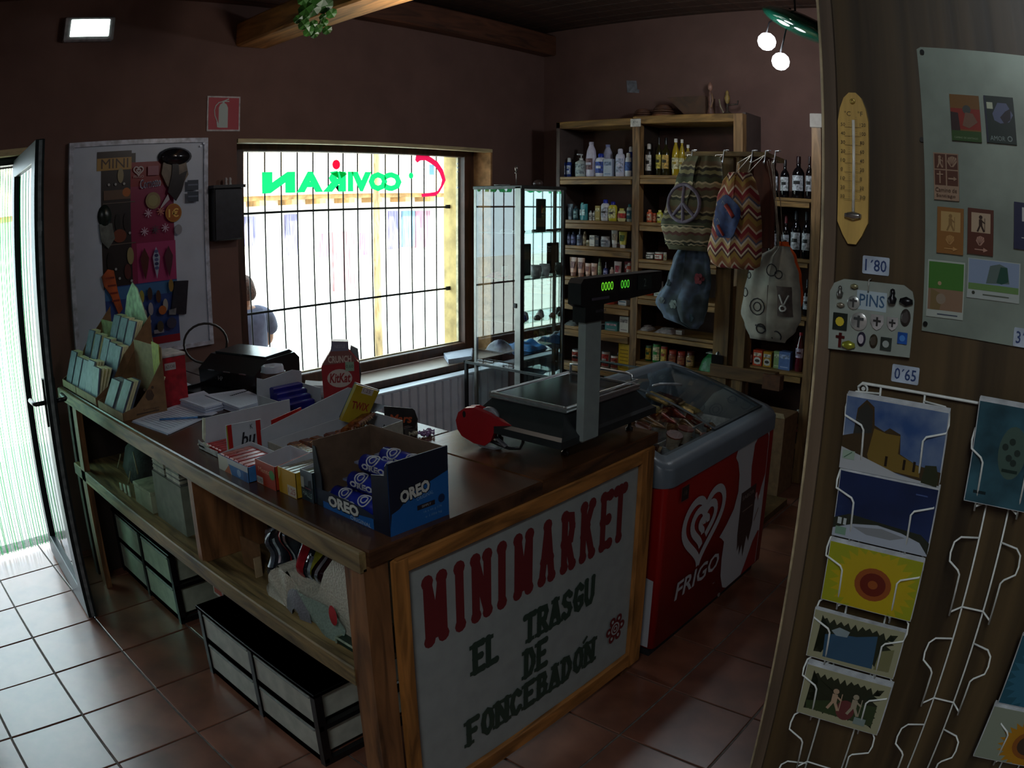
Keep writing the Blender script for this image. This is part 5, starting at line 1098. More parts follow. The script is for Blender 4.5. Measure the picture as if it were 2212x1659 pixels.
def flower_art(bgc, pet, mid, core, cx=.5, cy=.42, R=.55):
    def f(a, w, h):
        a.rect(.001, .001, w-.002, h-.002, bgc)
        n = 26
        pts = []
        for i in range(2*n):
            r_ = h*R*(1.0 if i % 2 else .78); pts.append((min(w*.995, max(w*.005, w*cx+r_*math.cos(PI*i/n)*1.15)), min(h*.99, max(h*.01, h*cy+r_*math.sin(PI*i/n)))))
        a.poly(pts, pet); a.disc(w*cx, h*cy, h*.30, mid, ry=h*.27); a.disc(w*cx, h*cy, h*.21, core, ry=h*.19); a.disc(w*cx, h*cy, h*.08, mid, ry=h*.07)
    return f
def fringed(inner):
    def f(a, w, h):
        a.rect(.001, .001, w-.002, h-.002, '8c8c70'); rr2 = random.Random(5); pts = []
        def edge(p, q, nx, ny, n=22):
            for i in range(n): t_ = i/n; k = (.012 if i % 2 else .003)*rr2.uniform(.6, 1.3); pts.append((p[0]+(q[0]-p[0])*t_+nx*k, p[1]+(q[1]-p[1])*t_+ny*k))
        edge((w*.07, h*.10), (w*.93, h*.10), 0, 1); edge((w*.93, h*.10), (w*.93, h*.92), -1, 0, 14); edge((w*.93, h*.92), (w*.07, h*.92), 0, -1); edge((w*.07, h*.92), (w*.07, h*.10), 1, 0, 14)
        a.poly(pts, '20281c'); inner(a, w, h)
    return f
def in1(a, w, h): a.poly([(w*.18, h*.08), (w*.16, h*.55), (w*.3, h*.62), (w*.5, h*.66), (w*.72, h*.78), (w*.74, h*.1)], '2c4c64'); a.poly([(w*.22, h*.66), (w*.3, h*.76), (w*.42, h*.72), (w*.4, h*.60), (w*.28, h*.58)], '7c8c90'); a.poly([(w*.76, h*.1), (w*.78, h*.5), (w*.93, h*.6), (w*.93, h*.12)], '6c6c4c')
def in2(a, w, h): a.poly([(w*.08, h*.3), (w*.5, h*.5), (w*.9, h*.55), (w*.9, h*.15), (w*.1, h*.15)], '2c3c24'); a.disc(w*.55, h*.32, w*.11, '5c3030', ry=h*.2); [figure(a, w*x, h*.28, h*.42, c) for x, c in ((.40, 'a08870'), (.64, '8c8470'))]; a.rect(w*.68, h*.12, w*.14, h*.14, '70807c')
def cb(a, w, h): a.rect(.001, .001, w-.002, h-.002, M('2c505c', .3, 0, 'noise', 20, .25)); a.disc(w*.62, h*.55, w*.22, '40544c', ry=h*.26); [a.disc(w*x, h*y, w*.05, '24302c') for x, y in ((.50,.6),(.6,.66),(.7,.56),(.58,.50),(.66,.46))]; a.rect(w*.12, h*.10, w*.2, h*.03, '142428'); a.rect(w*.5, h*.36, w*.25, h*.03, '1c2c28')
card(.2765, 1.4650, .151, .1045, 'postcard of a stone castle under blue sky, top of the left column', c1, 5)
card(.2730, 1.3590, .150, .1005, 'postcard of a snowy village under dark blue sky, second in the left column', c2, 5)
card(.2727, 1.2515, .149, .0985, 'yellow sunflower postcard in the left column, third from the top', flower_art('8c9018', 'a89414', '84441c', '5c1c10', .52, .45, .62), 4)
card(.2780, 1.1365, .152, .0865, 'fringed postcard with blue water, fourth in the left column', fringed(in1), 3, tilt=-.0)
card(.2722, 1.0385, .149, .0995, 'fringed postcard of two walkers, fifth in the left column', fringed(in2), 5)
card(.0845, 1.4890, .096, .1390, 'upright teal blue postcard on top of the middle column', cb, 5)
card(-.0615, 1.175, .150, .122, 'blue and yellow postcard at the right edge of the rack', flower_art('1c4858', '28586c', '706020', '40501c'), 3)
card(-.057, 1.049, .150, .104, 'white edged sunflower postcard at the right edge, low', flower_art('788070', '9c6c14', '7c4818', '3c2c20', .62, .40, .5), 5)
# ================================================================== THINGS ON THE COUNTER (top at z = .955)
CT = .9552
CARD = M('7c5c3c', .75, 0, 'noise', 30, .1); CARDL = M('a08a68', .75, 0, 'noise', 30, .1); WC = M('b4b8c0', .65, 0, 'noise', 20, .03)
LEAF = M('ece8bc', .6, 0, 'noise', 25, .05)
AX = lambda yl, zb, x: Art((x-.0002, yl, zb), (0, -1, 0), (0, 0, 1), step=.00015)       # faces -x
AY = lambda xl, zb, y: Art((xl, y-.0002, zb), (1, 0, 0), (0, 0, 1), step=.00015)        # faces -y
# stepped leaflet stand
t = thing('leaflet_stand', 'stepped cardboard leaflet stand with three rising tiers by the door end of the counter', 'leaflet stand', (1.1, 3.36, CT))
part('side_panel', t, MB(CARD).prism([(.975, CT), (1.27, CT), (1.27, 1.30), (1.20, 1.22), (1.13, 1.15), (1.06, 1.04), (.975, .99)], 3.100, 3.104, 'y'), world=True)
part('side_panel', t, MB(CARD).prism([(.975, CT), (1.27, CT), (1.27, 1.30), (1.20, 1.22), (1.13, 1.15), (1.06, 1.04), (.975, .99)], 3.636, 3.640, 'y'), world=True)
part('front_lip', t, MB(CARDL).box(.975, 3.104, CT, .979, 3.40, .992).box(.975, 3.41, CT, .979, 3.636, .992), world=True)
part('tier_floor', t, MB(CARD).box(.975, 3.104, CT, 1.27, 3.636, CT+.004).box(1.06, 3.104, 1.02, 1.064, 3.636, 1.03).box(1.06, 3.104, 1.016, 1.14, 3.636, 1.02).box(1.14, 3.104, 1.09, 1.27, 3.636, 1.094), world=True)
part('tier_back', t, MB(M('a0a078', .75)).box(1.215, 3.42, 1.10, 1.219, 3.636, 1.245), world=True)
def leaf_stack(yc, x0, z0, h, w, n, lab, lean=.32, fan=0, twist=0.0):
    tt = thing('leaflet_stack', lab, 'leaflets', (x0, yc, z0), 0, 'leaflet stacks in the stepped stand')
    for k in range(n):
        m = LEAF if (k*5+n) % 4 else M('6c7890', .5); ln = lean+fan*(k/n-.5)
        c, s = math.cos(ln), math.sin(ln); b = MB(m); x = .0095*k
        v = [(x, -w/2, 0), (x, w/2, 0), (x+h*s, w/2, h*c), (x+h*s, -w/2, h*c)]; v += [(a+.0082*c, y, z-.0082*s*0) for a, y, z in v]
        b.add(v, [(3,2,1,0),(4,5,6,7),(0,1,5,4),(1,2,6,5),(2,3,7,6),(3,0,4,7)]); part('leaflet', tt, b)
    tt.rotation_euler = (0, 0, twist)
ys1 = (3.585, 3.475, 3.365, 3.265, 3.165)
for i, y in enumerate(ys1): leaf_stack(y, .984, CT+.004, (.17, .155, .155, .165, .15)[i], .088, 4, 'white leaflet stack in the lowest tier, %s from the door' % ORD[i], fan=.0 if i < 3 else .12*(i-2))
for i, y in enumerate((3.55, 3.44, 3.31, 3.22, 3.145)): leaf_stack(y, 1.068, 1.0205, (.20, .19, .185, .175, .17)[i], .080, 4, 'white leaflet stack in the middle tier, %s from the door' % ORD[i])
for i, y in enumerate((3.37, 3.27, 3.165)): leaf_stack(y, 1.146, 1.0945, (.20, .195, .19)[i], .085, 4, 'white leaflet stack in the top tier, %s from the door' % ORD[i])
t = thing('header_card', 'tall pale green display card with curved top behind the leaflet stand', 'display card', (1.29, 3.2, CT))
part('card', t, MB(M('c0d8b8', .6)).prism([(3.46, CT), (3.46, 1.28), (3.42, 1.36), (3.34, 1.425), (3.28, 1.40), (3.17, 1.26), (3.10, 1.10), (3.08, CT)][::-1], 1.283, 1.287, 'x').use(M('50585c', .6)).prism([(3.46, CT), (3.46, 1.28), (3.42, 1.36), (3.34, 1.425), (3.28, 1.40), (3.17, 1.26), (3.10, 1.10), (3.08, CT)][::-1], 1.2875, 1.290, 'x'), world=True)
# second cardboard display
t = thing('brochure_box', 'brown cardboard brochure box with dark printed crest beside the leaflet stand', 'brochure box', (1.08, 2.93, CT))
sp_ = [(.980, CT), (1.175, CT), (1.175, 1.165), (1.10, 1.06), (1.04, 1.00), (.980, .985)]
part('side_panel', t, MB(CARD).prism(sp_, 2.775, 2.779, 'y'), world=True); part('side_panel', t, MB(CARD).prism(sp_, 3.076, 3.080, 'y'), world=True)
part('back_panel', t, MB(CARDL).box(1.172, 2.779, CT, 1.176, 3.076, 1.21), world=True); part('front_lip', t, MB(CARDL).box(.978, 2.775, CT, .982, 3.08, .985), world=True)
a = AY(.98, CT, 2.775); cr = '4a3424'
a.poly([(.105,.075),(.115,.06),(.135,.06),(.145,.075),(.135,.10),(.115,.10)], cr); a.text('W', .115, .085, .02, '5c4430', w=.02); a.rect(.06, .012, .10, .006, cr); a.text('Santiago', .09, .02, .012, cr, w=.07); a.disc(.105, .105, .006, cr); a.disc(.14, .108, .006, cr); a.build(t, world=True)
def leaf2(yc, x0, z0, h, w, n, lab, m): 
    tt = thing('brochure_stack', lab, 'leaflets', (x0, yc, z0), 0, 'brochures in the second box')
    for k in range(n):
        b = MB(m if k % 3 else M('606878', .5)); ln = .45; c, s = math.cos(ln), math.sin(ln); x = .011*k
        v = [(x, -w/2, 0), (x, w/2, 0), (x+h*s, w/2, h*c), (x+h*s, -w/2, h*c)]; v += [(a_+.009, y, z) for a_, y, z in v]
        b.add(v, [(3,2,1,0),(4,5,6,7),(0,1,5,4),(1,2,6,5),(2,3,7,6),(3,0,4,7)]); part('brochure', tt, b)
leaf2(2.99, .985, CT+.001, .13, .10, 4, 'grey leaflet stack at the far end of the brochure box', M('9ca8ac', .6)); leaf2(2.87, .99, CT+.001, .145, .085, 4, 'white leaflet stack with dark dots in the brochure box', LEAF)
leaf2(2.81, 1.09, CT+.001, .15, .05, 3, 'short white leaflet stack at the near back of the brochure box', LEAF)
t = thing('note_card', 'yellow note card sticking up behind the brochure box', 'card', (1.19, 2.80, 1.05))
part('card', t, MB(M('b8b448', .6, 0, 'noise', 60, .1)).prism([(2.86, 1.05), (2.86, 1.225), (2.785, 1.22), (2.795, 1.05)][::-1], 1.1665, 1.170, 'x'), world=True)
t = thing('red_box_file', 'glossy red box with a small printed label behind the brochure box', 'box', (1.24, 2.90, CT))
part('box', t, MB(M('a01824', .3)).box(1.195, 2.83, CT, 1.30, 2.97, 1.155, .003), world=True); part('lid_edge', t, MB(M('c0b8b8', .5)).box(1.193, 2.828, 1.155, 1.302, 2.972, 1.168, .003), world=True)
a = AX(2.97, CT, 1.195); a.rect(.015, .15, .06, .028, 'a8a0a0'); a.text('BARLEY', .02, .157, .013, '584040', w=.05); a.build(t, world=True); a = AY(1.195, CT, 2.83); a.rect(.01, .15, .05, .028, 'a8a0a0'); a.text('AZUCAR', .014, .157, .013, '584040', w=.042); a.build(t, world=True)
# papers
PAP = M('c0c8dc', .6, 0, 'noise', 30, .03)
def papers(lab, pts, z, n, cat='papers', name='paper_stack', lines=True, dz=.0012, m=None):
    cx = sum(p_[0] for p_ in pts)/len(pts); cy = sum(p_[1] for p_ in pts)/len(pts); t = thing(name, lab, cat, (cx, cy, z)); rr3 = random.Random(len(lab))
    for k in range(n):
        dx, dy = rr3.uniform(-.004, .004), rr3.uniform(-.004, .004)
        part('sheet', t, MB(m or PAP).prism([(x+dx, y+dy) for x, y in pts], z+k*dz, z+(k+.85)*dz), world=True)
    if lines:
        P0, P1, P3 = Vector((*pts[0], z+n*dz)), Vector((*pts[1], z+n*dz)), Vector((*pts[3], z+n*dz)); a = Art(P0, P1-P0, P3-P0, step=.0002); W_, H_ = (P1-P0).length, (P3-P0).length
        if a.n.z < 0: a.n = -a.n
        for q in range(12): a.rect(W_*.1, H_*(.1+.065*q), W_*.75, H_*.012, '7c88a0'); a.k -= .9
        a.build(t, 'printed_lines', world=True)
    return t
papers('open white note pad with a blue pen lying on it at the counter edge', [(1.005, 2.74), (1.04, 2.47), (1.31, 2.60), (1.27, 2.84)], CT, 4)
t = thing('pen', 'clear pen with blue tip and dark cap lying on the note pad', 'pen', (1.17, 2.62, CT+.008)); part('barrel', t, MB(M('5080b8', .3)).tube([(1.09, 2.66, CT+.009), (1.215, 2.575, CT+.009)], .004, 8), world=True); part('cap', t, MB(M('283448', .4)).tube([(1.215, 2.575, CT+.009), (1.26, 2.545, CT+.009)], .0048, 8), world=True)
papers('stack of white printed lists left of the pair behind the note pad', [(1.26, 2.87), (1.27, 2.62), (1.355, 2.63), (1.40, 2.88)], CT, 9, dz=.003)
papers('nearer stack of printed white lists beside the printer, clipped at one end', [(1.365, 2.80), (1.36, 2.50), (1.51, 2.53), (1.53, 2.76)], CT, 10, dz=.003)
papers('folded white papers lying in the printer tray', [(1.335, 3.20), (1.335, 3.03), (1.43, 2.99), (1.44, 3.17)], CT+.002, 4, lines=False, dz=.004)
# printer
t = thing('printer', 'black desktop printer with rounded lid at the back of the counter', 'printer', (1.62, 3.1, CT))
PB = M('16181a', .25, 0, 'noise', 30, .05)
t.rotation_euler = (0, 0, math.radians(14)); t.location = (1.645, 2.915, CT)
part('body', t, MB(PB).prism([(-.125, 0), (.15, 0), (.15, .115), (.12, .142), (-.05, .138), (-.10, .105), (-.13, .085)], -.17, .19, 'y')); part('lid', t, MB(M('202428', .2)).prism([(-.04, .138), (.10, .144), (.14, .128), (.14, .136), (.11, .154), (-.04, .147)], -.15, .17, 'y'))
part('paper_tray', t, MB(PB).box(-.26, -.15, .006, -.13, .15, .018).box(-.26, -.16, .006, -.13, -.15, .030).box(-.26, .15, .006, -.13, .16, .030)); b = MB(M('a8b0b8', .2, .8))
for y in (-.10, .0, .10): b.box(-.1345, y-.02, .084, -.130, y+.02, .088)
part('trim_strip', t, b); Art((-.1305, .06, .045), (0, -1, 0), (0, 0, 1)).text('HP', 0, 0, .018, '8c9498').build(t)
t = thing('desk_lamp_hoop', 'dark round hoop on a short stand behind the printer by the wall', 'hoop', (1.785, 3.55, CT-.0)); t.location = (1.73, 3.50, CT)
part('hoop', t, MB(M('241c1c', .5)).tube([(.10*math.cos(q*PI/12), -.05*math.cos(q*PI/12), .11+.10*math.sin(q*PI/12)) for q in range(24)], .006, 7, closed=True)); part('base', t, MB(M('241c1c', .5)).lathe([(.03, 0), (.028, .01), (.006, .012)], 12))
t = thing('brown_pot', 'brown pot holding crumpled white paper behind the printed lists', 'pot', (1.60, 2.635, CT)); part('pot', t, MB(M('4c342c', .5)).lathe([(.045, 0), (.046, .03), (.049, .032), (.049, .045), (.047, .047), (.052, .11)], 16)); part('paper', t, MB(M('b0b4c4', .7, 0, 'noise', 20, .1)).lathe([(.050, .105), (.046, .135), (.030, .120), (.010, .128)], 7))
# confectionery boxes
def tray(name, lab, x0, y0, x1, y1, h, out, inn=None, hb=None, side='x', cat='sweets box', hf=None, hs=None, group=None):
    """open carton; hb = height of back wall (x1 side), hf = front (x0 side)"""
    t = thing(name, lab, cat, ((x0+x1)/2, (y0+y1)/2, CT), 0, group); inn = inn or WC; e = .002; hb = hb or h; hf = hf if hf is not None else h; hs = hs or h
    mo = M(out, .4, 0, 'noise', 60, .08) if isinstance(out, str) else out
    part('front_wall', t, MB(mo).box(x0, y0, CT, x0+e, y1, CT+hf), world=True)
    part('back_wall', t, MB(inn).box(x1-e, y0, CT, x1, y1, CT+hb), world=True)
    part('side_wall', t, MB(mo).prism([(x0, CT), (x1, CT), (x1, CT+hb), (x1-.01, CT+hb), (x0+.01, CT+hf), (x0, CT+hf)], y0, y0+e, 'y'), world=True)
    part('side_wall', t, MB(inn).prism([(x0, CT), (x1, CT), (x1, CT+hb), (x1-.01, CT+hb), (x0+.01, CT+hf), (x0, CT+hf)], y1-e, y1, 'y'), world=True)
    part('base', t, MB(mo).box(x0, y0, CT, x1, y1, CT+.002), world=True); return t
def sticks(t_name, lab0, n, x0, y0, x1, y1, z, th, col, group, cat='sweets', round_=False, colours=None):
    for k in range(n):
        y = y0+(y1-y0)*(k+.5)/n; w = (y1-y0)/n*.9; c = colours[k % len(colours)] if colours else col
        t = thing(t_name, lab0 + ', %s from the near side' % ORD[k], cat, ((x0+x1)/2, y, z), 0, group)
        part('wrapper', t, MB(M(c, .25, .1, 'noise', 60, .25)).box(x0, y-w/2, z, x1, y+w/2, z+th, .003), world=True)
# long white carton with red stripes (kinder bueno)
t = thing('white_display_carton', 'low white display carton with red stripes lettered bueno', 'sweets box', (1.24, 2.17, CT))
part('back_wall', t, MB(WC).box(1.074, 2.238, CT, 1.42, 2.242, 1.052), world=True)
part('lit_edge', t, MB(M('d0d8c0', .6)).prism([(1.066, .985), (1.072, .975), (1.078, 1.0), (1.082, 1.052), (1.074, 1.054)], 2.236, 2.243, 'y').box(1.05, 2.20, .965, 1.075, 2.25, .970), world=True)  # light on the carton's left edge put in as a paler strip
part('side_wall', t, MB(M('b0b4b0', .6)).prism([(2.242, CT), (2.242, .985), (2.18, .972), (2.11, .975), (2.11, CT)], 1.050, 1.053, 'x'), world=True)
part('front_wall', t, MB(WC).prism([(1.05, CT), (1.42, CT), (1.42, 1.0), (1.235, .995), (1.222, 1.046), (1.09, 1.052), (1.088, CT+.012), (1.05, CT+.012)], 2.108, 2.112, 'y'), world=True)
part('base', t, MB(M('a02c24', .5)).box(1.05, 2.108, CT, 1.42, 2.24, CT+.002), world=True)
a = AY(1.05, CT, 2.108); a.rect(.040, .0, .004, .095, '98a040'); a.rect(.044, 0, .016, .096, 'a81c18'); a.rect(.150, .0, .018, .090, 'a81c18')
a.text('K', .128, .068, .015, '202028', w=.010); a.text('bu', .090, .018, .044, '202028', w=.056, shear=.25, bold=.02); a.build(t, world=True)
part('red_flap', t, MB(M('a81c18', .45)).prism([(1.25, CT+.02), (1.25, 1.04), (1.37, 1.06), (1.375, 1.0), (1.36, 1.035), (1.27, 1.02), (1.27, CT+.02)], 2.09, 2.093, 'y'), world=True)
sticks('chocolate_bar', 'red wrapped bar in the white bueno carton', 5, 1.07, 2.12, 1.20, 2.23, CT+.003, .014, 'b03838', 'bars in the white carton', 'chocolate bar')
# second white carton behind with brown bars
t = tray('white_bar_carton', 'long white open carton full of brown wrapped bars beyond the small boxes', 1.20, 1.84, 1.60, 2.04, .035, 'a8a498', hb=.06)
part('tall_wall', t, MB(WC).prism([(1.20, CT), (1.62, CT), (1.62, 1.075), (1.56, 1.095), (1.20, 1.02)], 2.075, 2.079, 'y'), world=True)
for k in range(7):
    tt = thing('chocolate_bar', '%s brown wrapped bar in the long white carton, %s from the left' % ('dark' if k % 2 else 'light', ORD[k]), 'chocolate bar', (1.26+.048*k, 1.93, CT+.01), .12*((k % 3)-1), 'brown bars in the long carton')
    part('wrapper', tt, MB(M('6c3824' if k % 2 else '7c4a28', .25, .1, 'noise', 60, .3)).box(-.020, -.07, 0, .020, .07, .020, .006)); a = Art((-.017, -.05, .0202), (0, 1, 0), (-1, 0, 0), step=.0002); a.o = Vector((.012, -.055, .0202)); a.text('TWIX', 0, 0, .022, 'c8a878', w=.09, shear=.2).build(tt)
for k in range(3):
    tt = thing('chocolate_bar', ('topmost', 'middle', 'lowest')[2-k]+' brown chocolate bar of the pile in front of the yellow box', 'chocolate bar', (1.44+.03*k, 1.93, CT+.034+.012*k), .5, 'twin bars by the yellow box')
    part('wrapper', tt, MB(M('7a4424', .25, .1, 'noise', 60, .3)).box(-.07, -.020, 0, .07, .020, .018, .006)); Art((-.055, -.0203, .002), (1, 0, 0), (0, 0, 1)).text('TWIX', 0, 0, .014, 'd0b080', w=.10).build(tt)
# small cartons along the edge
def mini(name, lab, y0, y1, hf, col, draw, x0=1.066, x1=1.185, hb=None):
    t = tray(name, lab, x0, y0, x1, y1, hf, col, hb=hb or hf+.012, hf=hf)
    a = AX(y1, CT, x0); draw(a, y1-y0, hf); a.build(t, world=True); return t
mini('gum_carton', 'small blue and red sweets carton nearest the white striped carton', 1.835, 2.015, .046, '3870a8', lambda a, w, h: (a.rect(0, 0, w, h, '3468a0'), a.rect(0, h*.65, w, h*.35, 'b0b4b8'), a.poly([(0,0),(w*.45,0),(w*.3,h),(0,h)], 'b8b8a8'), a.poly([(w*.2,0),(w*.42,0),(w*.38,h*.6)], 'b06840'), a.disc(w*.7, h*.35, h*.25, '88a8c8'), a.rect(w*.85, 0, w*.1, h*.6, '284c80')), x0=1.005, x1=1.125)  # pale polygon at the left end paints light on the face
sticks('gum_pack', 'red and white pack in the blue sweets carton', 6, 1.01, 1.84, 1.12, 2.01, CT+.034, .014, 'a83030', 'red packs in the small carton', 'gum', colours=['a83030', 'b86860'])
mini('gum_carton', 'orange red sweets carton with a price sticker, second along the counter edge', 1.725, 1.828, .070, 'a83820', lambda a, w, h: (a.rect(0, 0, w, h, 'a03820'), a.text('Mentos', w*.15, h*.55, h*.2, 'd0a080', w=w*.7), a.rect(w*.03, h*.02, w*.32, h*.30, 'b0b0a8'), a.text('0,95', w*.05, h*.08, h*.15, '303438', w=w*.26), a.disc(w*.85, h*.6, h*.2, '3c8040')), x0=1.028, x1=1.15)
mini('gum_carton', 'yellow sweets carton, third along the counter edge', 1.634, 1.720, .072, 'b08c20', lambda a, w, h: (a.rect(0, 0, w, h, 'b08820'), a.poly([(0, h), (0, h*.5), (w*.15, h*.75), (w*.15, h)], 'c0b060'), a.rect(w*.5, h*.02, w*.48, h*.42, 'b0a898'), a.text('1,25', w*.53, h*.08, h*.26, '8c2c28', w=w*.4)), x0=1.036, x1=1.155)
mini('gum_carton', 'dark blue grey lozenge carton beside the cookie display', 1.575, 1.630, .084, '24343c', lambda a, w, h: (a.rect(0, 0, w, h, '24323a'), a.rect(0, h*.5, w, h*.5, '5c6870'), a.rect(w*.02, h*.42, w*.25, h*.35, 'a8b0a8'), a.text('HALLS', w*.1, h*.18, h*.18, '8ca8a0', w=w*.75, rot=-.12), a.poly([(w*.6,h*.5),(w*.95,h*.4),(w*.9,h*.75),(w*.65,h*.7)], '20242c'), a.rect(w*.35, h*.42, w*.5, h*.02, '904858')), x0=1.050, x1=1.165)
sticks('gum_pack', 'grey roll pack in the yellow carton', 4, 1.04, 1.638, 1.15, 1.716, CT+.055, .014, '8c8878', 'rolls in the yellow carton', 'gum')
sticks('gum_pack', 'pale roll pack in the dark lozenge carton', 3, 1.055, 1.578, 1.16, 1.627, CT+.066, .014, '7c8474', 'rolls in the lozenge carton', 'gum')
t = tray('sweets_tray', 'yellow edged open sweets tray behind the small cartons', 1.175, 1.58, 1.30, 1.80, .05, '8c8438', hb=.055)
sticks('candy_packet', 'yellow candy packet in the sweets tray', 4, 1.18, 1.59, 1.29, 1.79, CT+.03, .02, 'a89838', 'candy packets in the tray', 'sweets')
# cookie display box with packs
OB, OD, OIN = M('1c5a9c', .35, 0, 'noise', 5, .06), M('141a2c', .35), M('5c4838', .8, 0, 'noise', 30, .1)
t = thing('cookie_display_box', 'blue cookie display box lettered OREO on the near corner of the counter', 'cookie box', (1.15, 1.42, CT))
x0, x1, y0, y1, zt = 1.055, 1.246, 1.275, 1.570, 1.135
part('front_panel', t, MB(OIN).box(x0, y0+.0015, CT, x1, y0+.004, zt), world=True)
b = MB(OB).box(x0, y0-.0005, CT, x1, y0+.001, zt); ob = part('printed_panel', t, b, world=True)
a = AY(x0, CT, y0-.0006); a.poly([(0, .018), (.006, .055), (.03, .062), (.06, .085), (.09, .098), (.11, .10), (.19, .118), (.1905, .18), (0, .18)], '12182a')
def oreo(a, x, y, h, w, rot=0.0): a.text('OREO', x-.002, y-.002, h+.004, '10141c', w=w+.004, bold=.07, rot=rot); a.text('OREO', x-.001, y-.001, h+.002, 'c8c8c0', w=w+.002, bold=.055, rot=rot); a.text('OREO', x, y, h, '181c28', w=w, bold=.012, rot=rot)
def logo(a, x, y, h, w, rot=0.0): a.text('OREO', x-.003, y-.003, h+.006, '10141c', w=w+.006, bold=.09, rot=rot); a.text('OREO', x, y, h, 'c4c4bc', w=w, bold=.05, rot=rot)
logo(a, .035, .072, .032, .095, .10); a.text('ORIGINAL', .085, .066, .010, '7ca4cc', w=.055, rot=.1); a.rect(.085, .042, .058, .012, '241c24'); a.text('SIMPLY', .10, .045, .006, '9c9ca0', w=.03); a.disc(.165, .052, .011, '14284c'); a.text('16 x 66 g 176', .105, .028, .008, '6c94c0', w=.06); a.text('e 1.056 kg', .11, .014, .008, '6c94c0', w=.055)
a.build(ob, 'printed_design', world=True)
part('corner_wing', t, MB(OD).prism([(y0, CT), (y0+.060, CT), (y0+.060, 1.095), (y0+.012, 1.105), (y0+.010, zt-.01), (y0, zt)], x0-.001, x0+.001, 'x'), world=True)
lp = part('front_lip', t, MB(OB).box(x0-.0005, y0+.045, CT, x0+.001, y1, CT+.012).use(OB).prism([(y0+.04, CT+.012), (y0+.04, CT+.025), (y1-.05, CT+.042), (y1, CT+.03), (y1, CT+.012)], x0-.0005, x0+.001, 'x'), world=True)
a = AX(y1, CT, x0-.0008); a.poly([(.0, .018), (.0, .045), (.06, .050), (.19, .046), (.245, .036), (.245, .030), (.15, .020)], '141c30'); logo(a, .055, .012, .030, .125, .02); a.text('ORIGINAL', .145, .002, .010, '9cb0c0', w=.08); a.build(lp, 'printed_design', world=True)
part('far_panel', t, MB(OIN).box(x0, y1-.003, CT, x1, y1, 1.128), world=True); part('far_wing', t, MB(M('1c242c', .3)).prism([(y1, CT), (y1, 1.115), (y1-.012, 1.115), (y1-.03, 1.04), (y1-.03, CT)], x0-.001, x0+.001, 'x'), world=True)
part('back_panel', t, MB(OIN).box(x1-.003, y0, CT, x1, y1, 1.13), world=True); part('base', t, MB(OB).box(x0, y0, CT, x1, y1, CT+.002), world=True)
OW = M('1c2c90', .28, 0, 'noise', 40, .12)
def cookie(x, y, z, L, rz, lab):
    t = thing('cookie_pack', lab, 'cookies', (x, y, z), rz, 'cookie packs in the blue display box'); part('wrapper', t, MB(OW).lathe([(.004, -L/2), (.023, -L/2+.012), (.024, 0), (.023, L/2-.012), (.004, L/2)], 14, (0, 0, .024), axis='y')); part('end_seal', t, MB(M('8c98b8', .3, .4)).box(-.016, -L/2-.012, .021, .016, -L/2+.004, .026).box(-.016, L/2-.004, .021, .016, L/2+.012, .026))
    rr_ = .0247; cyl = lambda an, y, o=0.0: (-(rr_+o)*math.cos(an), y, .024+(rr_+o)*math.sin(an))
    b = MB(M('c8ccd4', .4))
    for yc_ in (-L*.24, L*.16):
        for ro in (.019, .010): b.tube([cyl(1.0+ro/rr_*math.sin(q*PI/8), yc_+ro*math.cos(q*PI/8)) for q in range(16)], .0020, 5, closed=True)
    part('printed_swirl', t, b); vs_, fs_, asp_ = text_mesh('OREO', .05, 0)
    part('lettering', t, MB(M('b8bcc4', .4)).add([cyl(-.25+.62*v_, L*.34-u_*.085, .0012) for u_, v_ in vs_], fs_))
k_ = 0
for (x, y, z, lab) in ((1.10, 1.455, CT+.003, 'lowest cookie pack against the front lip'), (1.155, 1.455, CT+.003, 'second cookie pack in the bottom layer'), (1.21, 1.455, CT+.003, 'third cookie pack in the bottom layer, against the back'),
                       (1.125, 1.42, CT+.046, 'front cookie pack of the second layer'), (1.18, 1.42, CT+.046, 'rear cookie pack of the second layer'), (1.150, 1.40, CT+.090, 'front cookie pack of the third layer'), (1.205, 1.385, CT+.10, 'topmost cookie pack with an orange mark')):
    cookie(x, y, z, .185 if z < CT+.01 else .17, .04, lab+' of the blue display box' if 'box' not in lab else lab)
# kit kat shaped box
def rotart(loc, ang): pass
t = thing('wafer_box', 'tall red octagonal wafer box with a green price sticker beside the window', 'sweets box', (1.655, 2.245, CT), math.radians(-38))
o8 = [(-.040, 0), (.040, 0), (.070, .07), (.068, .19), (.032, .235), (.032, .268), (-.028, .272), (-.034, .235), (-.070, .18), (-.066, .06)]
part('box', t, MB(M('9c2028', .35, 0, 'noise', 20, .08)).prism(o8, -.018, .030, 'y')); a = Art((0, -.0182, 0), (1, 0, 0), (0, 0, 1), step=.00015)
a.poly([(-.034, .235), (-.028, .271), (.031, .267), (.032, .235)], '78748c'); a.text('NESTLE', -.018, .246, .012, 'a8a8b4', w=.038); a.poly([(-.066, .185), (-.034, .235), (.032, .235), (.064, .195)], '84504c'); a.text('CRUNCH', -.044, .192, .026, 'c8b4a8', w=.085, bold=.03)
a.disc(-.004, .135, .046, 'c0b0a8', ry=.034); a.text('KitKat', -.042, .118, .036, '8c1c20', w=.078, bold=.03, shear=.2); a.rect(.018, .16, .032, .034, '8ca890'); a.text('0,60', .020, .17, .014, '404c44', w=.027); a.rect(-.045, .06, .09, .003, 'b86860'); a.rect(-.040, .05, .08, .003, 'b86860'); a.build(t)
part('rear_box', t, MB(M('788488', .4, 0, 'noise', 30, .2)).prism([(.0, .02), (.066, .05), (.075, .14), (.066, .23), (.04, .245)], .034, .050, 'y'))
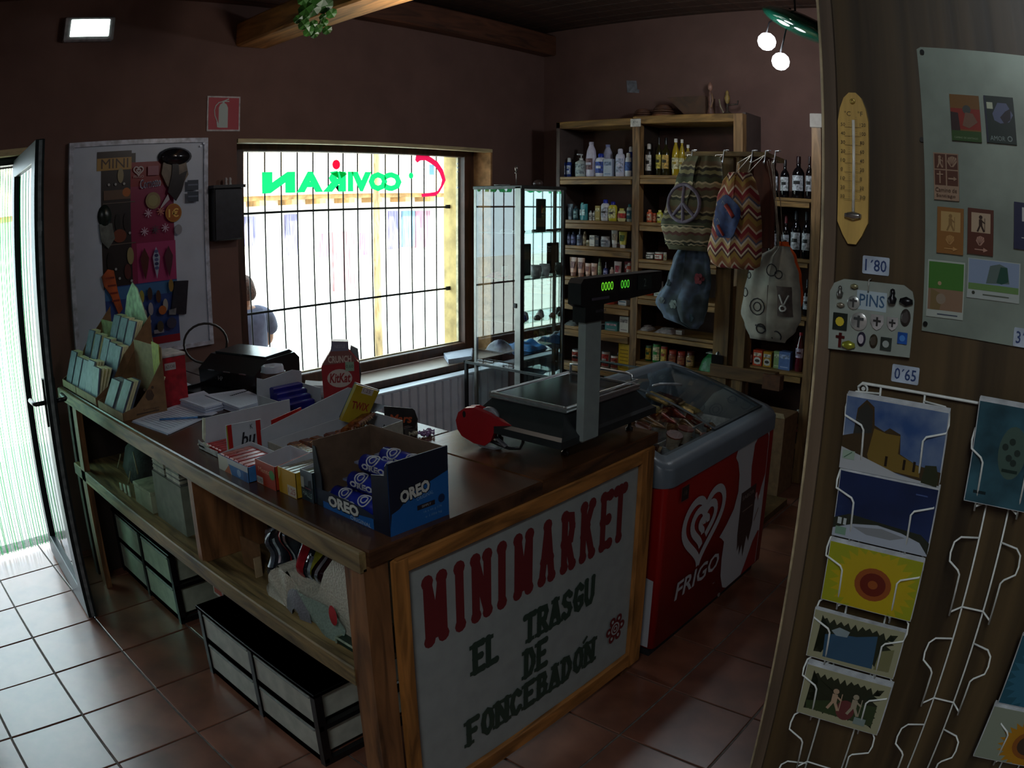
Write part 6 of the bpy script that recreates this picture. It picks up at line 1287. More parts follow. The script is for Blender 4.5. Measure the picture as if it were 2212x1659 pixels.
# yellow box
t = thing('twin_bar_box', 'yellow twin bar box standing askew with a white price sticker', 'sweets box', (1.52, 1.98, CT+.028), math.radians(-15))
par = [(-.074, .036), (.012, .003), (.082, .115), (-.005, .148)]
part('box', t, MB(M('a89028', .35, 0, 'noise', 20, .06)).prism([(x*.9, z) for x, z in par], -.02, 0, 'y').use(M('3c4850', .5)).prism([(x*.9+.012, z-.002) for x, z in par], .001, .03, 'y')); a = Art((0, -.0202, 0), (1, 0, 0), (0, 0, 1), step=.00015)
a.text('TWIX', -.030, .072, .026, '8c3020', w=.062, bold=.03, rot=-.33); a.poly([(.008, .118), (.046, .103), (.056, .122), (.016, .137)], 'b8b0b0'); a.text('1,25', .014, .120, .013, '60384c', w=.028, rot=-.38); a.build(t)
part('folded_flap', t, MB(M('b8c4d0', .6)).add([(.05, .035, .02), (.13, .04, .045), (.06, .035, .07)], [(0, 1, 2)]))
t = thing('caramel_bar_box', 'black card of an open bar box with orange lettering behind the cookie display', 'sweets box', (1.655, 1.915, CT), math.radians(-45)); t.scale = (.8, .8, .82)
part('back_card', t, MB(M('1c1818', .4)).prism([(-.07, .0), (.062, 0), (.072, .045), (.060, .083), (.05, .092), (-.07, .103)], 0, .003, 'y')); Art((-.052, -.0003, .03), (1, 0, 0), (0, 0, 1)).text('Mars', 0, 0, .038, 'a84820', w=.10, shear=.25, bold=.03).build(t)
part('tray', t, MB(M('2c2420', .5)).box(-.07, -.09, 0, .07, 0, .004).box(-.07, -.09, .004, -.067, 0, .035).box(.066, -.09, .004, .07, 0, .035).box(-.07, -.09, .004, .07, -.087, .03))
sticks('chocolate_bar', 'dark wrapped bar in the black bar box', 3, 1.60, 1.86, 1.66, 1.90, CT+.006, .018, '2c2424', 'bars in the black box', 'chocolate bar')
# blue chocolate carton
t = thing('blue_chocolate_carton', 'grey white carton of dark blue chocolate packs beside the red octagonal box', 'sweets box', (1.52, 2.38, CT))
part('wall', t, MB(WC).prism([(1.42, CT+.0), (1.62, CT), (1.62, 1.09), (1.58, 1.10), (1.45, 1.085), (1.42, 1.095), (1.415, 1.04)], 2.455, 2.459, 'y'), world=True); part('wall', t, MB(WC).prism([(1.42, CT), (1.60, CT), (1.60, 1.0), (1.53, .985), (1.42, .98)], 2.305, 2.308, 'y'), world=True); part('wall', t, MB(WC).box(1.60, 2.305, CT, 1.603, 2.458, 1.05), world=True); part('wall', t, MB(WC).box(1.42, 2.305, CT, 1.423, 2.458, 1.03), world=True); part('base', t, MB(WC).box(1.42, 2.305, CT, 1.60, 2.458, CT+.002), world=True)
for k in range(4):
    tt = thing('chocolate_pack', 'dark blue chocolate pack in the grey white carton, %s from the near side' % ORD[k], 'chocolate', (1.51+.006*k, 2.325+.034*k, CT+.003), 0, 'blue chocolate packs')
    part('wrapper', tt, MB(M('20207c', .3, 0, 'noise', 20, .15)).box(-.066, -.014, 0, .066, .014, .055+.014*k, .004))
papers('folded white cloth or paper lying behind the blue chocolate carton', [(1.66, 2.50), (1.72, 2.44), (1.755, 2.50), (1.72, 2.58)], CT, 8, lines=False, dz=.008, m=WC)
for k, (x, y, c) in enumerate(((1.655, 1.805, '9c7cb0'), (1.675, 1.80, 'b090c0'), (1.69, 1.815, 'a888b8'), (1.64, 1.83, 'c0b8a0'))):
    tt = thing('wrapped_candy', '%s wrapped candy at the back edge of the counter%s' % (('purple', 'pale purple', 'lilac', 'cream')[k], ''), 'candy', (x, y, CT), .4*k, 'wrapped candies'); part('candy', tt, MB(M(c, .25, .2, 'noise', 80, .3)).lathe([(.002, -.012), (.009, -.006), (.010, 0), (.009, .006), (.002, .012)], 8, (0, 0, .0105), axis='y')); part('twist', tt, MB(M(c, .3)).lathe([(.0015, .011), (.007, .019)], 8, (0, 0, .0105), axis='y').lathe([(.007, -.019), (.0015, -.011)], 8, (0, 0, .0105), axis='y'))
# price labelling gun
t = thing('price_gun', 'red hand-held price labelling gun lying on the counter beside the scale', 'price gun', (1.705, 1.585, CT)); t.scale = (.76, .85, .82); GRD = M('a01c24', .32, 0, 'noise', 10, .05); t.rotation_euler = (0, 0, math.radians(-74))
shell_ = [(-.085, .040), (-.03, .018), (.02, .014), (.048, .035), (.062, .072), (.10, .074), (.165, .060), (.182, .074), (.178, .100), (.10, .118), (.078, .124), (.06, .130), (.04, .140), (.0, .150), (-.03, .158), (-.07, .152), (-.10, .132), (-.112, .10), (-.105, .065)]
part('shell', t, MB(GRD).prism(shell_, -.022, .002, 'y').prism([(x*.96, z*.98+.002) for x, z in shell_], .020, .030, 'y'))
part('paper_roll', t, MB(M('98a0a8', .35)).lathe([(.040, .002), (.046, .003), (.046, .019), (.040, .020)], 20, (.025, 0, .112), axis='y').use(M('38404c', .4)).lathe([(.020, -.0), (.020, .024)], 14, (.018, 0, .110), axis='y'))
part('hole', t, MB(M('141010', .6)).lathe([(.013, -.0235), (.013, -.0218)], 14, (-.072, 0, .128), sx=.55, axis='y'))
part('trigger', t, MB(M('1c1c20', .4)).tube([(.055, .004, .050), (.085, .004, .016), (.12, .004, .008), (.165, .004, .014), (.178, .004, .040), (.178, .004, .075)], .006, 8).tube([(.03, .004, .028), (.06, .004, .022), (.11, .004, .010)], .007, 8))
part('handle_plate', t, MB(M('a8acb4', .3, .6)).prism([(.058, .040), (.066, .044), (.108, .018), (.10, .012)], -.004, .010, 'y').prism([(-.005, .002), (.06, .000), (.085, .006), (.06, .008), (-.02, .012)], -.012, .012, 'y'))
# ================================================================== UNDER THE COUNTER
def drawer_unit(lab, x, y0, y1, h, depth, tint, grp):
    t = thing('drawer_unit', lab, 'drawer unit', (x+depth/2, (y0+y1)/2, 0), 0, grp); BL = M('0c0c0e', .35, 0, 'noise', 30, .05); TR = M(tint, .4, 0, 'noise', 18, .10); ym = (y0+y1)/2
    b = MB(BL)
    for y in (y0, ym-.012, y1-.024):
        part('upright', t, MB(BL).box(x, y, 0, x+.03, y+.024, h-.012), world=True); part('upright', t, MB(BL).box(x+depth-.03, y, 0, x+depth, y+.024, h-.012), world=True); part('side_rail', t, MB(BL).box(x+.03, y, 0, x+depth-.03, y+.02, .025).box(x+.03, y, h*.5, x+depth-.03, y+.02, h*.5+.018), world=True); part('top', t, MB(BL).box(x-.004, y0-.004, h-.012, x+depth, y1+.004, h+.004, .003), world=True); part('rail', t, MB(BL).box(x+.002, y0, .012, x+.02, y1, .030).box(x+.002, y0, h*.50, x+.02, y1, h*.50+.020), world=True)
    part('back_frame', t, MB(BL).box(x+depth-.02, y0, 0, x+depth, y1, .03).box(x+depth-.02, y0, h*.5, x+depth, y1, h*.5+.02), world=True)
    for i, (a0, a1) in enumerate(((y0+.024, ym-.012), (ym+.012, y1-.024))):
        for z0, z1 in ((.032, h*.5-.004), (h*.5+.022, h-.02)):
            d = part('drawer', t, MB(TR).box(x+.006, a0+.004, z0, x+.010, a1-.004, z1).box(x+.010, a0+.004, z0, x+depth-.03, a0+.007, z1-.01).box(x+.010, a1-.007, z0, x+depth-.03, a1-.004, z1-.01).box(x+.01, a0+.004, z0, x+depth-.03, a1-.004, z0+.003), world=True)
            part('handle', d, MB(M('787c78', .5)).box(x+.001, a0+.01, z1-.012, x+.007, a1-.01, z1-.004, .002), world=True)
    return t
u = drawer_unit('black plastic drawer unit with four clear drawers under the far end of the counter', 1.112, 2.835, 3.54, .335, .40, 'a8b09c', 'drawer units under the counter')
u = drawer_unit('low black drawer unit with four clear drawers under the near end of the counter', 1.030, 1.668, 2.425, .300, .42, 'a8a89c', 'drawer units under the counter')
t = thing('yellow_folder', 'yellow folder lying in the near drawer unit', 'folder', (1.2, 1.78, .175)); part('cover', t, MB(M('a8942c', .5)).box(1.04, 1.70, .176, 1.40, 1.86, .190, .003), world=True)
ZS_ = .6035
t = thing('booklet_box', 'tall grey box full of white booklets on the counter shelf', 'box', (1.12, 2.55, .592)); zb = .5925
part('box', t, MB(M('707868', .7, 0, 'noise', 25, .1)).box(1.03, 2.40, zb, 1.22, 2.66, .78), world=True)
for k in range(16):
    c = 'b8bca8' if k % 3 else '60645c'; part('booklet', t, MB(M(c, .6)).box(1.034, 2.405+.006*(k % 2), .7805+.0065*k, 1.21, 2.525, .7862+.0065*k), world=True); part('booklet', t, MB(M('b0b4a0' if k % 4 else '50544c', .6)).box(1.034, 2.545, .7805+.0065*k, 1.21, 2.655-.006*(k % 2), .7862+.0065*k), world=True)
t = thing('white_carton', 'small pale carton lying beside the tall booklet box', 'box', (1.10, 2.78, zb)); part('carton', t, MB(M('98a084', .7, 0, 'noise', 20, .1)).box(1.02, 2.69, zb, 1.20, 2.87, .665, .002), world=True); part('lid', t, MB(M('a8b090', .7)).box(1.018, 2.688, .6655, 1.202, 2.872, .682, .002), world=True)
for k, (y, z) in enumerate(((3.05, .60), (3.00, .60), (2.95, .60))):
    t = thing('small_tag', 'tiny white card standing on the shelf, %s from the pale carton' % ORD[2-k], 'card', (1.03, y, zb)); part('card', t, MB(M('b0b8a0', .6)).box(1.02, y-.012, zb, 1.024, y+.012, zb+.03+.008*k), world=True)
t = thing('dark_net_bag', 'dark netting bundle with thin sticks at the far end of the counter shelf', 'bundle', (1.20, 3.10, zb))
part('bundle', t, MB(M('1c201c', .7, 0, 'noise', 30, .3, .5)).lathe([(.16, 0), (.18, .05), (.15, .14), (.08, .20), (.01, .22)], 12, (1.22, 3.1, zb), sx=.8, sy=1.1), world=True); b = MB(M('888460', .6))
for (ya, za, yb_, zb_) in ((3.14, .66, 3.10, .73), (3.02, .62, 3.0, .68), (2.88, .70, 2.93, .78)): b.tube([(1.05, ya, za), (1.06, yb_, zb_)], .003, 6)
part('stick', t, b, world=True)
# plastic packs, bubble wrap
PLK = M('20262e', .10, .2, 'noise', 12, .4, .9)
for k, (y, z, w, h, rz, lab) in enumerate(((1.885, zb, .08, .20, .3, 'dark shiny plastic pack leaning at the left of the pile'), (1.80, zb, .085, .24, -.2, 'dark shiny plastic pack with a red stripe in the pile'), (1.71, zb, .08, .20, .4, 'dark shiny plastic pack in the middle of the pile'), (1.625, zb, .085, .235, -.3, 'dark red and blue shiny pack at the right of the pile'), (1.54, zb, .075, .22, .2, 'black grainy pack behind the bubble wrap'))):
    t = thing('plastic_pack', lab+' on the shelf', 'pack', (1.14+.03*(k % 2), y, z), rz, 'plastic packs on the counter shelf'); rk = random.Random(k)
    part('pouch', t, MB(PLK if k != 3 else M('240c14', .08, .1, 'noise', 12, .4, .6)).grid(lambda u, v: ((.05+.035*math.sin(PI*v))*math.cos(u*2*PI)*(1+.25*math.sin(9*v+k)), w*.6*math.sin(u*2*PI)*(1+.15*math.sin(7*v+k)), .002+h*v+.02*math.sin(u*12+k)*(v)), 18, 8))
    pf = lambda u, v, o=0.0: ((.05+.035*math.sin(PI*v)+o)*math.cos(u*2*PI)*(1+.25*math.sin(9*v+k)), (w*.6+o)*math.sin(u*2*PI)*(1+.15*math.sin(7*v+k)), .002+h*v+.02*math.sin(u*12+k)*(v))
    part('printed_strip', t, MB(M(('48505c', '98141c', '8c1c24', '8c8c30', '343a40')[k], .2)).grid(lambda u, v: pf(.44+.08*u+.03*k*v*.3, .35+.6*v, .003), 3, 8)); part('glint', t, MB(M('c0ccdc', .12, .8)).grid(lambda u, v: pf(.40+.22*u, .93+.05*v, .004), 6, 1)); part('glint', t, MB(M('c0ccdc', .12, .8)).grid(lambda u, v: pf(.56+.02*v, .40+.4*u, .004), 6, 1))  # pale metallic strips paint the glints on the shiny packs
t = thing('cardboard_piece', 'brown upright piece of cardboard left of the plastic packs', 'cardboard', (1.10, 2.02, zb)); part('sheet', t, MB(CARD).prism([(1.96, zb), (2.08, zb), (2.08, .69), (1.96, .70)], 1.08, 1.085, 'x').use(CARDL).box(1.055, 1.955, zb, 1.08, 1.96, .66), world=True)
def bubble(name, lab, fn, nu, nv, m, cat='bubble wrap'):
    t = thing(name, lab, cat, (1.15, 1.6, zb)); o = part('film', t, MB(m).grid(fn, nu, nv), world=True); return t
BW = M('b4b2a2', .3, 0, 'speckle', 150, .05, .22); BWG = M('7c9084', .3, 0, 'speckle', 150, .05, .22)
t = thing('bubble_wrap_roll', 'rolled bundle of grey bubble wrap on the counter shelf', 'bubble wrap', (1.12, 1.71, zb))
part('outer_wrap', t, MB(BW).grid(lambda u, v: (1.02+.13*v, 1.725+(.105+.008*math.sin(9*u*PI))*math.cos(u*PI), zb+.002+(.125+.01*math.sin(11*u*PI))*math.sin(u*PI)), 26, 4).grid(lambda u, v: (1.02+.004*math.sin(20*u), 1.725+(.105)*v*math.cos(u*PI), zb+.002+.125*v*math.sin(u*PI)), 26, 4), world=True)
part('inner_roll', t, MB(M('74767c', .35, 0, 'speckle', 150, .05, .15)).grid(lambda u, v: (1.008+.01*v, 1.665+.062*(.3+.7*v)*math.cos(u*PI), zb+.002+.085*(.3+.7*v)*math.sin(u*PI)), 20, 3), world=True)
t = thing('bubble_wrap_parcel', 'pointed parcel wrapped in pale bubble wrap beside the corner post', 'bubble wrap', (1.12, 1.47, zb))
rw = random.Random(4)
prof_ = [(1.645, .60), (1.63, .655), (1.57, .70), (1.53, .78), (1.47, .85), (1.41, .885), (1.375, .88), (1.37, .75), (1.365, .66), (1.40, .62), (1.50, .60)]
part('wrapped_shape', t, MB(BW).prism([(y, z) for y, z in prof_ if z > .61 or y > 1.6], 1.03, 1.20, 'x'), world=True)
part('green_film', t, MB(BWG).grid(lambda u, v: (1.012+.012*math.sin(6*u+4*v), 1.66-.20*u-.02*v, .60+(.10-.03*u)*v), 8, 6), world=True); part('red_mark', t, MB(M('981420', .4)).lathe([(.018, -.002), (.016, 0)], 12, (1.008, 1.475, .68), sx=1, sy=1.7, axis='x'), world=True)
t = thing('green_tray', 'small dark green tray with pale edge beside the corner post', 'tray', (1.07, 1.42, zb)); part('tray', t, MB(M('1c3024', .4)).box(1.0, 1.37, .605, 1.03, 1.46, .62), world=True); part('edge', t, MB(M('98a890', .5)).box(.996, 1.37, .620, 1.0, 1.46, .624).box(.996, 1.46, .604, 1.03, 1.463, .624), world=True)
# ================================================================== ON THE WINDOW WALL
YP = YW-.001
def wally(name, lab, cat, x, z, grp=None): return thing(name, lab, cat, (x, YP, z), 0, grp)
t = wally('fire_extinguisher_sign', 'red and white fire extinguisher pictogram sign on the wall above the poster', 'sign', 2.08, 2.17)
part('plate', t, MB(M('b8b0b0', .5)).box(1.970, YP-.004, 2.170, 2.186, YP, 2.372), world=True); a = Art((1.970, YP-.0042, 2.170), (1, 0, 0), (0, 0, 1))
a.rect(.009, .009, .198, .184, 'a01428'); G_ = 'a8b4b0'
a.poly([(.075, .02), (.135, .02), (.135, .135), (.125, .155), (.112, .162), (.098, .162), (.085, .155), (.075, .135)], G_); a.rect(.098, .160, .014, .010, G_); a.line([(.100, .172), (.140, .172)], .006, G_); a.line([(.104, .172), (.138, .186)], .006, G_); a.line([(.100, .170), (.075, .165), (.055, .145), (.047, .12), (.05, .09), (.062, .065), (.072, .04)], .005, G_); a.line([(.066, .05), (.070, .025)], .009, G_); a.build(t, world=True)
t = wally('emergency_light', 'rectangular white emergency light glowing on the wall above the door', 'light', 1.2, 2.67)
part('housing', t, MB(M('8c888c', .5)).box(1.050, YP-.035, 2.675, 1.350, YP, 2.815, .008), world=True)
b = MB(EMIT('e8fff4', 2.4)).box(1.085, YP-.040, 2.700, 1.318, YP-.034, 2.798, .006); part('diffuser', t, b, world=True)
t = wally('poster_board', 'white framed ice cream price board on the wall between door and window', 'poster', 1.55, 1.0)
BW2 = M('b4bccc', .4, 0, 'noise', 6, .04)
part('board', t, MB(BW2).box(1.135, YP-.012, .985, 1.972, YP, 2.132), world=True)
for bx in ((1.135, .985, 1.160, 2.132), (1.947, .985, 1.972, 2.132), (1.160, 2.105, 1.947, 2.132), (1.160, .985, 1.947, 1.010)): part('frame_strip', t, MB(M('c0c4d4', .3)).box(bx[0], YP-.022, bx[1], bx[2], YP-.012, bx[3], .002), world=True)
for (x, z) in ((1.163, 2.10), (1.944, 2.10), (1.925, 2.085)): part('screw', t, MB(M('b0b4c0', .3, .6)).lathe([(.006, -.024), (.005, -.020)], 8, (x, YP, z), axis='y'), world=True)
a = Art((1.135, YP-.0122, .985), (1, 0, 0), (0, 0, 1), step=.00025, rough=.35); X = lambda x: x-1.135; Z = lambda z: z-.985
def rc(x0, z0, x1, z1, c): a.rect(X(x0), Z(z0), x1-x0, z1-z0, c)
rc(1.325, 1.36, 1.53, 2.06, '241c1c'); rc(1.50, 1.37, 1.76, 2.01, '7c1c44'); rc(1.50, 1.88, 1.76, 2.01, '7c1820'); rc(1.53, 1.37, 1.765, 1.58, '9c3464'); rc(1.33, 1.045, 1.765, 1.37, '28407c'); rc(1.33, 1.30, 1.765, 1.365, '3c6898'); rc(1.33, 1.035, 1.765, 1.075, '8c1c28')
rc(1.30, 1.975, 1.505, 2.045, 'a07c3c'); rc(1.30, 2.04, 1.505, 2.075, '2c2020'); a.text('MINI', X(1.325), Z(1.985), .050, '3c2418', w=.16)
rc(1.34, 1.82, 1.50, 1.87, '5c4434'); a.disc(X(1.475), Z(1.855), .024, 'a05820'); rc(1.335, 1.80, 1.525, 1.805, '5c5048'); rc(1.335, 1.585, 1.525, 1.59, '5c5048')
for (x, z, w, h, c) in ((1.44,1.945,.018,.04,'8c8060'),(1.37,1.70,.016,.045,'1c1414'),(1.42,1.70,.016,.045,'14100f'),(1.47,1.70,.016,.045,'1c1414'),(1.43,1.63,.04,.035,'6c3420'),(1.49,1.52,.020,.045,'8c8058'),(1.37,1.50,.02,.05,'1c1414'),(1.47,1.44,.02,.04,'502420')): a.disc(X(x), Z(z), w, c, ry=h)
for (x, z) in ((1.37,1.90),(1.41,1.90),(1.46,1.90),(1.36,1.62),(1.49,1.64),(1.355,1.45),(1.40,1.46),(1.42,1.41),(1.49,1.39)): a.disc(X(x), Z(z), .007, '9c9c9c')
heart(X(1.545), Z(1.965), .028, .007, 0, .98, 'b0a0a0', 0); heart(X(1.545), Z(1.963), .012, .006, 0, .95, 'b0a0a0', 0); a.text('FRIGO', X(1.515), Z(1.925), .014, 'a89090', w=.06); rc(1.60, 1.935, 1.665, 1.985, '8c5060')
a.text('Cornetto', X(1.555), Z(1.865), .05, 'b8b4c4', w=.125, rot=.08, shear=.2); a.text('Cornetto', X(1.558), Z(1.868), .044, '30345c', w=.118, rot=.08, shear=.2)
a.disc(X(1.63), Z(1.80), .045, '80704c'); a.disc(X(1.63), Z(1.80), .030, '8c8458'); a.poly([(X(1.66), Z(1.74)), (X(1.72), Z(1.83)), (X(1.73), Z(1.80))], 'b0a8b0')
for (x, z, c) in ((1.60,1.735,'b89cb0'),(1.675,1.74,'b07060'),(1.575,1.64,'b89cb0'),(1.70,1.65,'b89cb0'),(1.64,1.645,'4c3c48')):
    for q in range(4): a.line([(X(x)+.022*math.cos(q*PI/4), Z(z)+.022*math.sin(q*PI/4)), (X(x)-.022*math.cos(q*PI/4), Z(z)-.022*math.sin(q*PI/4))], .005, c); a.k -= .9
a.disc(X(1.752), Z(1.727), .050, 'a06c18'); a.disc(X(1.752), Z(1.727), .044, '985418'); a.text('1\u20ac', X(1.722), Z(1.703), .048, 'd8b058', w=.062, bold=.02); a.disc(X(1.78), Z(1.635), .022, '888890', ry=.028)
for (x, c, w) in ((1.57, '4c1c18', .026), (1.64, '98a0b4', .022), (1.715, '4c2430', .026)): a.poly([(X(x), Z(1.555)), (X(x)+w, Z(1.50)), (X(x)+w*.7, Z(1.45)), (X(x), Z(1.385)), (X(x)-w*.7, Z(1.45)), (X(x)-w, Z(1.50))], c)
for q in range(5): a.disc(X(1.64), Z(1.53-.022*q), .012, '28305c' if q % 2 else '4c5480', ry=.009)
for (x, z, c) in ((1.50,1.30,'a03028'),(1.54,1.30,'98903c'),(1.59,1.31,'3c2c28'),(1.51,1.22,'a8a4a0'),(1.55,1.20,'a8a0a0'),(1.59,1.23,'98949c'),(1.64,1.29,'4c3020'),(1.68,1.24,'9c9890'),(1.72,1.34,'886c34')): a.disc(X(x), Z(z), .015, c, ry=.034)
a.disc(X(1.66), Z(1.215), .024, 'a85c28'); a.disc(X(1.575), Z(1.165), .013, 'b8b8c0'); a.disc(X(1.575), Z(1.165), .006, '38407c'); a.disc(X(1.37), Z(1.16), .014, '8c94a8'); rc(1.60, 1.095, 1.66, 1.115, '8c8c98'); a.disc(X(1.64), Z(1.13), .02, '4c4434', ry=.03); a.disc(X(1.71), Z(1.14), .03, '3c3c50')
for z in (1.898, 1.835): rc(1.836, z-.055, 1.905, z, '2c3444'); rc(1.840, z-.030, 1.901, z-.022, '5c6478')
a.build(t, world=True)
b = MB(M('1c1a20', .15)).lathe([(.004, -.045), (.08, -.04), (.105, -.02), (.08, -.012)], 20, (1.765, YP, 2.03), sx=1, sy=.5, axis='y').use(M('685848', .4)).prism([(1.69, 2.0), (1.83, 2.0), (1.845, 1.93), (1.80, 1.86), (1.755, 1.82), (1.71, 1.88), (1.68, 1.94)], YP-.03, YP-.012, 'y').use(M('1c1418', .3)).prism([(1.745, 2.01), (1.78, 2.01), (1.785, 1.93), (1.835, 1.95), (1.80, 1.84), (1.765, 1.79), (1.715, 1.84), (1.74, 1.93)], YP-.036, YP-.03, 'y')
part('cone_cutout', t, b, world=True, label='chocolate cone cut-out standing proud of the board')
b = MB(M('182420', .3)).lathe([(.004, -.03), (.035, -.026), (.042, -.012)], 16, (1.345, YP, 1.74), sx=1, sy=1.4, axis='y').use(M('606460', .5)).prism([(1.31, 1.70), (1.385, 1.70), (1.40, 1.62), (1.36, 1.57), (1.32, 1.61)], YP-.022, YP-.012, 'y'); part('cone_cutout', t, b, world=True)
b = MB(M('a84c20', .45, 0, 'noise', 10, .3)).prism([(1.315, 1.43), (1.35, 1.465), (1.385, 1.455), (1.40, 1.36), (1.425, 1.25), (1.40, 1.225), (1.36, 1.33), (1.325, 1.38)], YP-.026, YP-.012, 'y').use(M('7c2c18', .4))
for z in (1.42, 1.38, 1.34, 1.30): b.box(1.335+(1.42-z)*.25, YP-.0275, z-.006, 1.385+(1.42-z)*.2, YP-.026, z+.004)
part('ice_lolly_cutout', t, b, world=True); part('bar_cutout', t, MB(M('1c1c28', .4)).prism([(1.745, 1.36), (1.83, 1.355), (1.805, 1.175), (1.755, 1.18), (1.715, 1.20)], YP-.028, YP-.012, 'y').use(M('6c6c70', .5)).prism([(1.70, 1.21), (1.745, 1.215), (1.74, 1.18), (1.70, 1.185)], YP-.03, YP-.02, 'y'), world=True)
t = wally('key_cabinet', 'dark wall cabinet between the poster and the window', 'cabinet', 2.08, 1.53)
DKC = M('1c1a20', .5, 0, 'noise', 8, .15); part('body', t, MB(DKC).box(1.985, YP-.07, 1.555, 2.165, YP, 1.845, .004), world=True); part('door', t, MB(M('24222a', .4)).box(1.99, YP-.076, 1.56, 2.16, YP-.070, 1.84, .003), world=True); part('shelf_lip', t, MB(DKC).box(1.975, YP-.085, 1.845, 2.18, YP, 1.862), world=True)
t = wally('small_white_figures', 'pair of tiny white figures on top of the dark wall cabinet', 'figurine', 2.10, 1.862); t.location = (2.09, YP-.04, 1.8625); b = MB(M('b0a8a8', .5)); [b.lathe([(.010, 0), (.007, .02), (.010, .032), (.004, .042)], 8, (s*.013, 0, 0)) for s in (-1, 1)]; part('figures', t, b)
# window sill things
papers('thick stack of white papers on the right end of the window sill', [(3.78, 3.84), (3.98, 3.805), (4.22, 4.02), (3.93, 4.04)], .5905, 9, lines=False, dz=.0038, m=M('b8c0d0', .6, 0, 'noise', 30, .04))
# ================================================================== CABINET CONTENTS
def small(name, lab, cat, loc, fn, grp=None, rz=0):
    t = thing(name, lab, cat, loc, rz, grp); fn(t); return t
z1, z2, z3, z4 = 1.5255, 1.2205, .9355, .7255
small('picture_plaque', 'dark square plaque with a small red mark in the top of the glass cabinet', 'plaque', (4.07, 3.25, z1), lambda t: (part('plaque', t, MB(M('18241f', .5)).box(-.075, -.006, 0, .075, .006, .225, .003)), Art((-.075, -.0062, 0), (1, 0, 0), (0, 0, 1)).rect(.065, .13, .02, .05, '7c2024').build(t)), rz=.3)
for k, (x, y) in enumerate(((3.90, 3.30), (3.95, 3.45), (4.16, 3.35))): small('stone_tray', ('flat pale slab lying on the upper glass shelf', 'grey flat stone on the upper glass shelf at the back', 'thin dark slab on the upper glass shelf')[k], 'stone', (x, y, z1), lambda t: part('slab', t, MB(M(('8c8c84', '606460', '3c4040')[k], .5)).lathe([(.05, 0), (.055, .006), (.045, .014)], 9, sx=1, sy=.7)))
def mugf(c):
    def f(t): part('cup', t, MB(M(c, .3)).lathe([(.028, 0), (.035, .01), (.036, .085), (.032, .085), (.030, .012), (.003, .01)], 16)); part('handle', t, MB(M(c, .3)).tube([(.034, 0, .07), (.055, 0, .065), (.058, 0, .04), (.034, 0, .02)], .005, 6))
    return f
small('mug', 'pale grey mug on the middle glass shelf', 'mug', (4.02, 3.25, z2), mugf('7c8080'), 'mugs in the cabinet'); small('mug', 'taller white mug with dark picture on the middle glass shelf', 'mug', (4.15, 3.28, z2), mugf('98a0a0'), 'mugs in the cabinet')
small('framed_print', 'dark picture frame standing behind the mugs', 'frame', (4.08, 3.40, z2), lambda t: (part('frame', t, MB(M('141614', .5)).box(-.06, -.008, 0, .06, .008, .22, .003)), part('picture', t, MB(M('383c38', .5)).box(-.045, -.0095, .02, .045, -.008, .20))))
small('red_scarf', 'folded red cloth on the middle glass shelf near the window side', 'cloth', (3.90, 3.47, z2), lambda t: part('cloth', t, MB(M('70242c', .8, 0, 'noise', 20, .3, .5)).grid(lambda u, v: ((u-.5)*.14, (v-.5)*.16, .035*math.sin(PI*u)**.5*math.sin(PI*v)**.5), 8, 8)))
small('white_card', 'small white card standing in the glass cabinet', 'card', (3.93, 3.50, 1.30), lambda t: part('card', t, MB(M('a8acac', .5)).box(-.03, -.002, 0, .03, .002, .08))).location = (3.88, 3.40, z2)
for k in range(7):
    small('trinket', ('black trinket', 'blue wrapped trinket', 'silver trinket', 'dark stone trinket', 'white trinket', 'grey shell trinket', 'brown trinket')[k]+' on the third glass shelf of the cabinet', 'trinket', (3.86+.055*k, 3.24+.03*(k % 3), z3), lambda t: part('shape', t, MB(M(('14161a', '1c3c8c', '888c90', '2c3030', 'a8a8a0', '6c7070', '4c3828')[k], .35)).lathe([(.022, 0), (.026, .012), (.018, .028+.01*(k % 3)), (.004, .036+.01*(k % 3))], 9)), 'trinkets on the third shelf', .5*k)
small('blue_cloth', 'bright blue crumpled cloth at the bottom of the glass cabinet', 'cloth', (4.05, 3.36, z4), lambda t: part('cloth', t, MB(M('1468a8', .7, 0, 'noise', 14, .3, .6)).grid(lambda u, v: ((u-.5)*.20, (v-.5)*.24, .002+(.045+.02*math.sin(9*u)+.015*math.sin(13*v+2*u))*math.sin(PI*u)**.5*math.sin(PI*v)**.5), 16, 16)))
small('clear_bag', 'crumpled translucent lilac bag beside the blue cloth in the cabinet', 'bag', (3.88, 3.45, z4), lambda t: part('bag', t, MB(M('686880', .3, 0, 'noise', 20, .3, .6)).grid(lambda u, v: ((u-.5)*.13, (v-.5)*.15, .002+.06*math.sin(PI*u)**.5*math.sin(PI*v)**.5*(1+.3*math.sin(11*u*v))), 10, 10)))
small('cross_figurine', 'thin metal cross figurine standing on top of the glass cabinet', 'figurine', (3.97, 3.38, 1.8355), lambda t: (part('stem', t, MB(M('7c7470', .3, .7)).lathe([(.022, 0), (.020, .004), (.004, .008), (.004, .10), (.009, .105), (.012, .118), (.009, .13), (.002, .14)], 10)), part('arm', t, MB(M('7c7470', .3, .7)).box(-.014, -.003, .085, .014, .003, .092))))
small('glass_ball', 'dark ribbed ball on top of the glass cabinet', 'ornament', (4.20, 3.38, 1.8355), lambda t: part('ball', t, MB(M('4c3c38', .3)).lathe([(.018, 0), (.034, .012), (.036, .024), (.026, .042), (.008, .05)], 12)))
small('white_dish', 'flat white dish on top of the glass cabinet', 'dish', (3.87, 3.42, 1.8355), lambda t: part('dish', t, MB(M('a0a4a4', .4)).lathe([(.045, 0), (.055, .006), (.052, .008), (.04, .004)], 14)))
